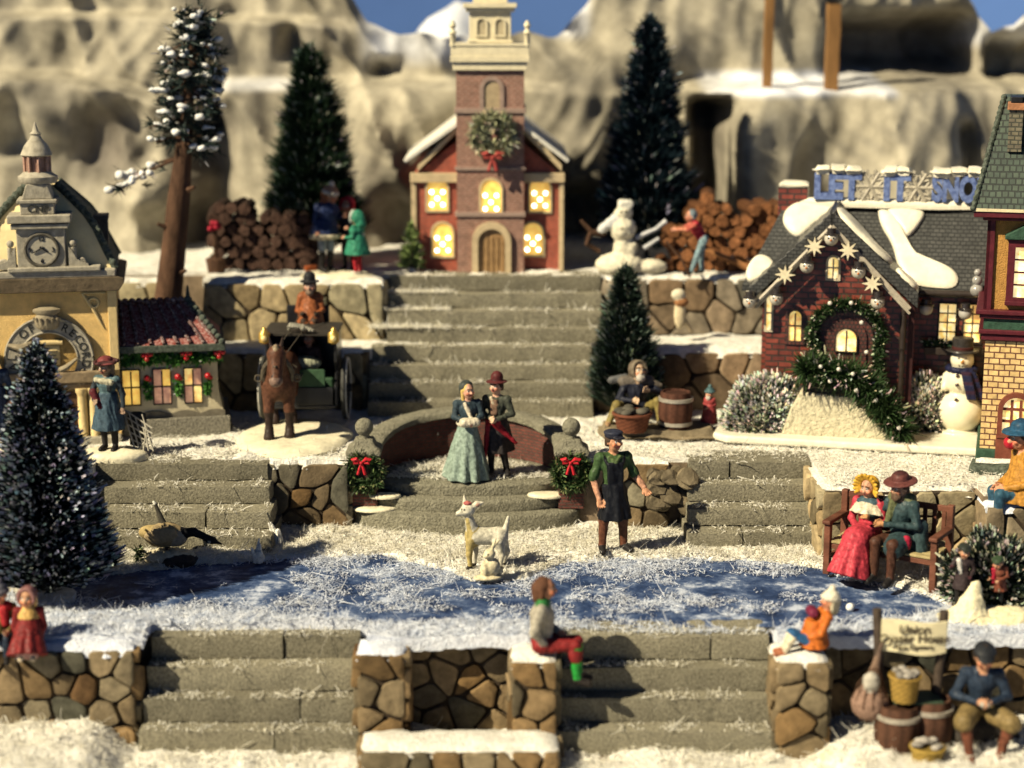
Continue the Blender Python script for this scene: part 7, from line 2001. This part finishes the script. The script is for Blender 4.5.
# --- man in mustard on the wall at the right edge
p = W(1028, 507, 23.72)
MS = (.42, .20, .035)
j = J_sit(.10, .45, .40, .10); j['wrL'] = V3(.10, -.34, .20); j['wrR'] = V3(-.1, -.34, .20); j['elL'] = V3(.27, -.1, .28); j['elR'] = V3(-.27, -.1, .28)
ex = [('s', V3(0, -.02, .5), V3(0, -.05, .0), .18, .30, 5, .05, MS), ('c', V3(-.12, -.02, .60), V3(.12, -.02, .60), .09, .09, MS), ('e', V3(-.06, -.24, .72), (.09, .08, .08), (.42, .015, .03))]
person('seated figure in a mustard coat, blue hat and blue trousers at the right edge', (p.x, p.y, .93), R(-82), 1.12, j, dict(coat=MS, trousers=(.03, .085, .13), shin=(.03, .08, .13), shoes=(.02, .04, .06), skin=(.55, .26, .15)), hs=1.15, nod=R(6), hat=('brim', (.02, .075, .14), (.015, .05, .10)), hair=((.1, .06, .04), .03), extra=ex)

# --- two children and their heap of snow
p = G(982, 622, 0)
t = thing('snow_heap', 'cream heap of snow with a peak between the two small children', 'snow heap', (p.x, p.y - .05, .03))
sculpt('mound', [('e', V3(.1, .02, .02), (.72, .34, .13), (.72, .64, .42)), ('c', V3(-.18, -.02, .1), V3(-.12, 0, .46), .22, .07, (.74, .67, .45)), ('e', V3(.35, -.05, .08), (.3, .2, .1), (.72, .64, .42))], t, .022, .08, PAINT_MATT, 1, rough=.02)
j = J_stand(); j['wrR'] = V3(-.30, -.24, 1.22); j['elR'] = V3(-.30, -.04, 1.12); j['wrL'] = V3(.16, -.26, .98)
person('taller child in a dark brown coat with pale scarf by the snow heap', (p.x - .2, p.y + .26, .06), R(-10), .50, j, dict(coat=(.04, .028, .03), trousers=DARK, skin=(.5, .28, .17), glove=(.08, .03, .035)), hs=1.4, look=R(15), nod=R(12), hat=('flatcap', (.025, .03, .025)), hair=((.06, .04, .03),), extra=[('c', V3(-.12, -.1, 1.36), V3(-.08, -.16, 1.05), .06, .05, (.52, .5, .46)), ('s', V3(0, 0, 1.05), V3(0, 0, .6), .16, .24, 4, .04, (.04, .028, .03))])
j = J_stand(); j['wrR'] = V3(-.2, -.24, 1.0); j['wrL'] = V3(.1, -.3, .98); j['chest'] = V3(0, -.08, 1.2); j['neck'] = V3(0, -.12, 1.36); j['head'] = V3(0, -.16, 1.5)
person('smaller child in a russet coat with red scarf and green cap by the snow heap', (p.x + .24, p.y + .22, .10), R(-35), .41, j, dict(coat=(.19, .06, .035), trousers=(.02, .025, .03), skin=(.5, .28, .17)), hs=1.5, nod=R(12), hat=('flatcap', (.035, .06, .03)), extra=[('c', V3(-.1, -.16, 1.28), V3(-.08, -.22, .9), .08, .06, (.34, .015, .035)), ('s', V3(0, -.02, 1.05), V3(0, 0, .62), .17, .26, 4, .04, (.19, .06, .035))])

# --- figures on the front walls
j = J_sit(.02, .44, .42, .08); j['wrR'] = V3(-.14, -.06, .13); j['elR'] = V3(-.26, .06, .32); j['wrL'] = V3(.10, -.20, .22); j['elL'] = V3(.26, .02, .33)
GS = (.02, .26, .04); RT = (.20, .018, .018)
p = W(541, 655, 20.32)
person('seated figure in grey jumper, red breeches and green stockings on the stone pier', (p.x, p.y, .04), R(84), .98, j, dict(coat=(.34, .31, .25), trousers=RT, shin=GS, shoes=(.025, .02, .018), skin=(.45, .21, .12), collar=(.03, .16, .04), hips=RT), hs=1.08, hair=((.10, .045, .025), .05), extra=[('c', V3(-.08, -.02, .62), V3(.08, -.02, .62), .075, .075, (.03, .16, .04)), ('c', V3(.09, -.41, .02), V3(.09, -.42, -.03), .082, .078, RT), ('c', V3(-.09, -.41, .02), V3(-.09, -.42, -.03), .082, .078, RT)])
j = J_sit(-.22, .24, .30, .09); j['wrR'] = V3(-.16, -.10, .22); j['elR'] = V3(-.26, .0, .30); j['wrL'] = V3(.16, -.10, .22); j['knL'] = V3(.1, -.34, .26); j['knR'] = V3(-.1, -.34, .24); j['anL'] = V3(.1, -.50, -.04); j['anR'] = V3(-.1, -.46, -.06); j['toL'] = V3(.1, -.64, -.06); j['toR'] = V3(-.1, -.6, -.08)
OR = (.50, .13, .02); BU = (.03, .11, .25)
p = W(812, 670, 20.4)
person('child in an orange jacket, blue trousers and white woolly hat on the front pier', (p.x, p.y, .06), R(-84), .72, j, dict(coat=OR, trousers=BU, shin=(.62, .55, .40), shoes=(.33, .12, .06), skin=(.55, .26, .15), glove=(.05, .03, .04), collar=(.14, .015, .04)), hs=1.2, nod=R(-6), hat=('wool', (.66, .60, .46), (.70, .64, .50)), hair=((.5, .44, .3), .08), extra=[('s', V3(0, .02, .48), V3(0, .02, .03), .15, .25, 4, .03, OR), ('c', V3(-.08, -.03, .62), V3(.08, -.03, .62), .085, .085, (.14, .015, .04))])
CRM = (.17, .018, .018)
j = J_sit(.02, .2, .30, .09); j['wrL'] = V3(.17, -.16, .12); j['wrR'] = V3(-.17, -.16, .12)
p = W(31, 648, 20.52)
person('girl in a dark red dress with pink apron and plum bonnet on the left wall', (p.x, p.y, .07), R(6), .72, j, dict(coat=CRM, sleeve=CRM, skin=(.55, .30, .17), shoes=(.60, .50, .36)), hs=1.3, look=R(-12), hat=('hood', (.19, .085, .085), (.26, .13, .12)), hair=((.55, .36, .14), .06), extra=[('s', V3(0, -.04, .46), V3(0, -.34, -.10), .14, .32, 7, .07, CRM), ('s', V3(0, -.10, .34), V3(0, -.40, -.10), .05, .19, 6, .08, (.36, .20, .20)), ('s', V3(0, -.02, .64), V3(0, -.05, .46), .09, .18, 5, .05, (.55, .34, .11))], skirt=True)
p = W(3, 650, 20.6)
person('child in an olive coat and red scarf cut off by the left edge', (p.x, p.y, .07), R(10), .74, J_sit(.02, .3, .3, .09), dict(coat=(.16, .125, .04), trousers=(.02, .03, .05), skin=(.5, .26, .15)), hs=1.25, hat=('wool', (.10, .10, .12), (.14, .13, .15)), extra=[('c', V3(-.1, -.05, .60), V3(.1, -.05, .60), .09, .09, (.34, .02, .025)), ('c', V3(.06, -.12, .56), V3(.08, -.16, .34), .07, .06, (.34, .02, .025))])
t = thing('snowball', 'single small white snowball lying on the pond beside the orange-jacketed child', 'snowball', tuple(G(850, 611, 0)))
mb = MB(); mb.ball((0, 0, .05), .055, 12); mb.build('ball', M('clump_snow', ()), t)

# --- the oyster stand
def oyster():
    y = 19.85; ZG = W(900, 757, y).z; X = lambda u: W(u, 700, y).x; Z = lambda v, yy=y: W(900, v, yy).z
    disc('snow_mound', 'cream base under the oyster stand and its seated seller', (X(925), y - .05, ZG - .05), 1.25, .62, .12, 5)
    t = thing('shop_sign', 'cream oyster house sign hung between two dark wooden posts', 'sign', (X(910), y + .25, ZG))
    ys = y + .25; Xs = lambda u: W(u, 640, ys).x; Zs = lambda v: W(900, v, ys).z
    PW = M('dark_post', (.055, .04, .03), .8, .4, 8, .6, 30)
    for u0, u1, v0 in ((876, 889, 609), (943, 938, 611)):
        mb = MB(); mb.tube([(Xs(u1), ys + .03, ZG), (Xs((u0 + u1) / 2), ys + .02, Zs(690)), (Xs(u0), ys, Zs(v0))], [.065, .06, .055], 9); mb.build('post', PW, t, world=True)
    n = 24; mb = MB(); vs, fs = [], []
    for k in range(n + 1):
        s = k / n; x = Xs(880) + (Xs(945) - Xs(880)) * s; w = .03 * math.sin(s * PI * 2) - .06 * math.sin(s * PI)
        for q in range(7): z = Zs(650) + (Zs(619) - Zs(650)) * q / 6 + .02 * math.sin(s * 5 + 1) - .02 * (1 - q / 6) * math.sin(s * PI); vs.append((x, ys - .07 + w * .4, z))
    m = len(vs); vs += [(a, b_ + .03, c) for a, b_, c in vs]
    for k in range(n):
        for q in range(6): o = k * 7 + q; fs += [(o, o + 7, o + 8, o + 1), (m + o, m + o + 1, m + o + 8, m + o + 7)]
    fs += [(k * 7 + 6, k * 7 + 13, m + k * 7 + 13, m + k * 7 + 6) for k in range(n)] + [(k * 7 + 7, k * 7, m + k * 7, m + k * 7 + 7) for k in range(n)] + [(q + 1, q, m + q, m + q + 1) for q in range(6)]
    mb.add(vs, fs, 0, True); bd = mb.build('sign_cloth', M('sign_cream', (.76, .68, .44), .7, .18, 6, .3, 30), t, world=True)
    for s, v, sz in (('Union', 627, .15), ('Oyster House', 636, .145), ('Raw Oysters', 644.5, .085)): mb = MB(); text_into(mb, s, sz, .004, facing(Xs(912.5), ys - .105, Zs(v))); mb.build('lettering', M('sign_ink', (.05, .035, .02), .7, .3, 20, .2, 40), bd, world=True)
    WB = (.085, .04, .024)
    barrel('left brown barrel of the oyster stand, with a wicker basket on top', (X(899), y + .02, ZG + .03), .27, .62, WB, 'oyster barrels')
    barrel('right brown barrel of the oyster stand, beside the seated seller', (X(933), y + .16, ZG + .08), .29, .60, (.10, .048, .03), 'oyster barrels')
    YW = (.30, .19, .045); OY = (.34, .31, .27)
    mb = MB(); mb.rough(X(893), X(944), y - .06, y + .36, ZG + .66, ZG + .70, .12, .006, 0, .01)
    t3 = thing('plank', 'dark green plank laid across the two oyster barrels', 'plank', (X(918), y, ZG + .66)); mb.build('board', M('green_plank', (.03, .05, .03), .7, .3, 8, .4, 30), t3, world=True)
    basket('upper yellow wicker basket of oysters standing on the plank', (X(904), y - .0, ZG + .71), .175, .30, YW, OY, 'oyster baskets')
    basket('lower yellow wicker basket of oysters standing on the cream base', (X(922), y - .38, ZG + .02), .19, .27, (.30, .20, .045), OY, 'oyster baskets')
    t2 = thing('net_bag', 'bulging brown net bag of oysters hanging from the left sign post', 'bag', (X(872), y + .1, Z(722)))
    sculpt('sack', [('e', V3(0, 0, .20), (.22, .18, .22), (.24, .15, .11)), ('c', V3(0, 0, .3), V3(.06, .02, .72), .13, .035, (.20, .13, .09)), ('c', V3(.06, .02, .7), V3(.12, .06, .9), .03, .025, (.12, .08, .06)), ('e', V3(-.02, -.1, .50), (.10, .07, .12), (.40, .37, .31))], t2, .018, .05, PAINT_MATT, 1, rough=.012)
    mb = MB()
    for k in range(7):
        a = PI + PI * k / 6; mb.tube([(.06, 0, .7), (.15 * math.cos(a), .14 * math.sin(a), .45), (.225 * math.cos(a), .185 * math.sin(a), .2), (.1 * math.cos(a), .1 * math.sin(a), -.01)], .008, 4)
    mb.build('netting', BARK, t2)
    t4 = thing('seat_stone', 'dark boulder seat under the oyster seller', 'rock', (X(985), y + .22, ZG))
    sculpt('stone', [('b', V3(0, 0.02, .22), (.38, .26, .24), .1, (.05, .042, .035)), ('e', V3(.3, .0, .14), (.2, .2, .2), (.05, .042, .035))], t4, .03, .05, STONE, 1, rough=.03)
    NB = (.02, .032, .055); KH = (.19, .135, .055); BT = (.13, .045, .025)
    j = J_sit(.12, .45, .38, .22); j['wrL'] = V3(.07, -.34, .30); j['wrR'] = V3(-.07, -.34, .30); j['elL'] = V3(.30, -.12, .30); j['elR'] = V3(-.30, -.12, .30); j['knL'] = V3(.30, -.40, .12); j['anL'] = V3(.20, -.40, -.33); j['toL'] = V3(.24, -.54, -.37); j['knR'] = V3(-.22, -.42, .12); j['anR'] = V3(-.14, -.46, -.33); j['toR'] = V3(-.14, -.6, -.37)
    ex = [('c', V3(.16, -.22, .11), V3(.31, -.40, .08), .125, .115, KH), ('c', V3(-.14, -.22, .11), V3(-.23, -.42, .08), .125, .115, KH), ('e', V3(0, -.42, .30), (.06, .04, .035), (.36, .33, .28))]
    person('oyster seller in navy jumper, khaki breeches and brown boots, seated by the barrels', (X(982), y + .12, ZG + .47), R(-6), 1.0, j, dict(coat=NB, trousers=KH, shin=BT, shoes=BT, skin=(.50, .26, .15)), nod=R(28), hs=1.12, hat=('flatcap', (.018, .02, .024)), hair=((.03, .022, .018),), extra=ex)
oyster()
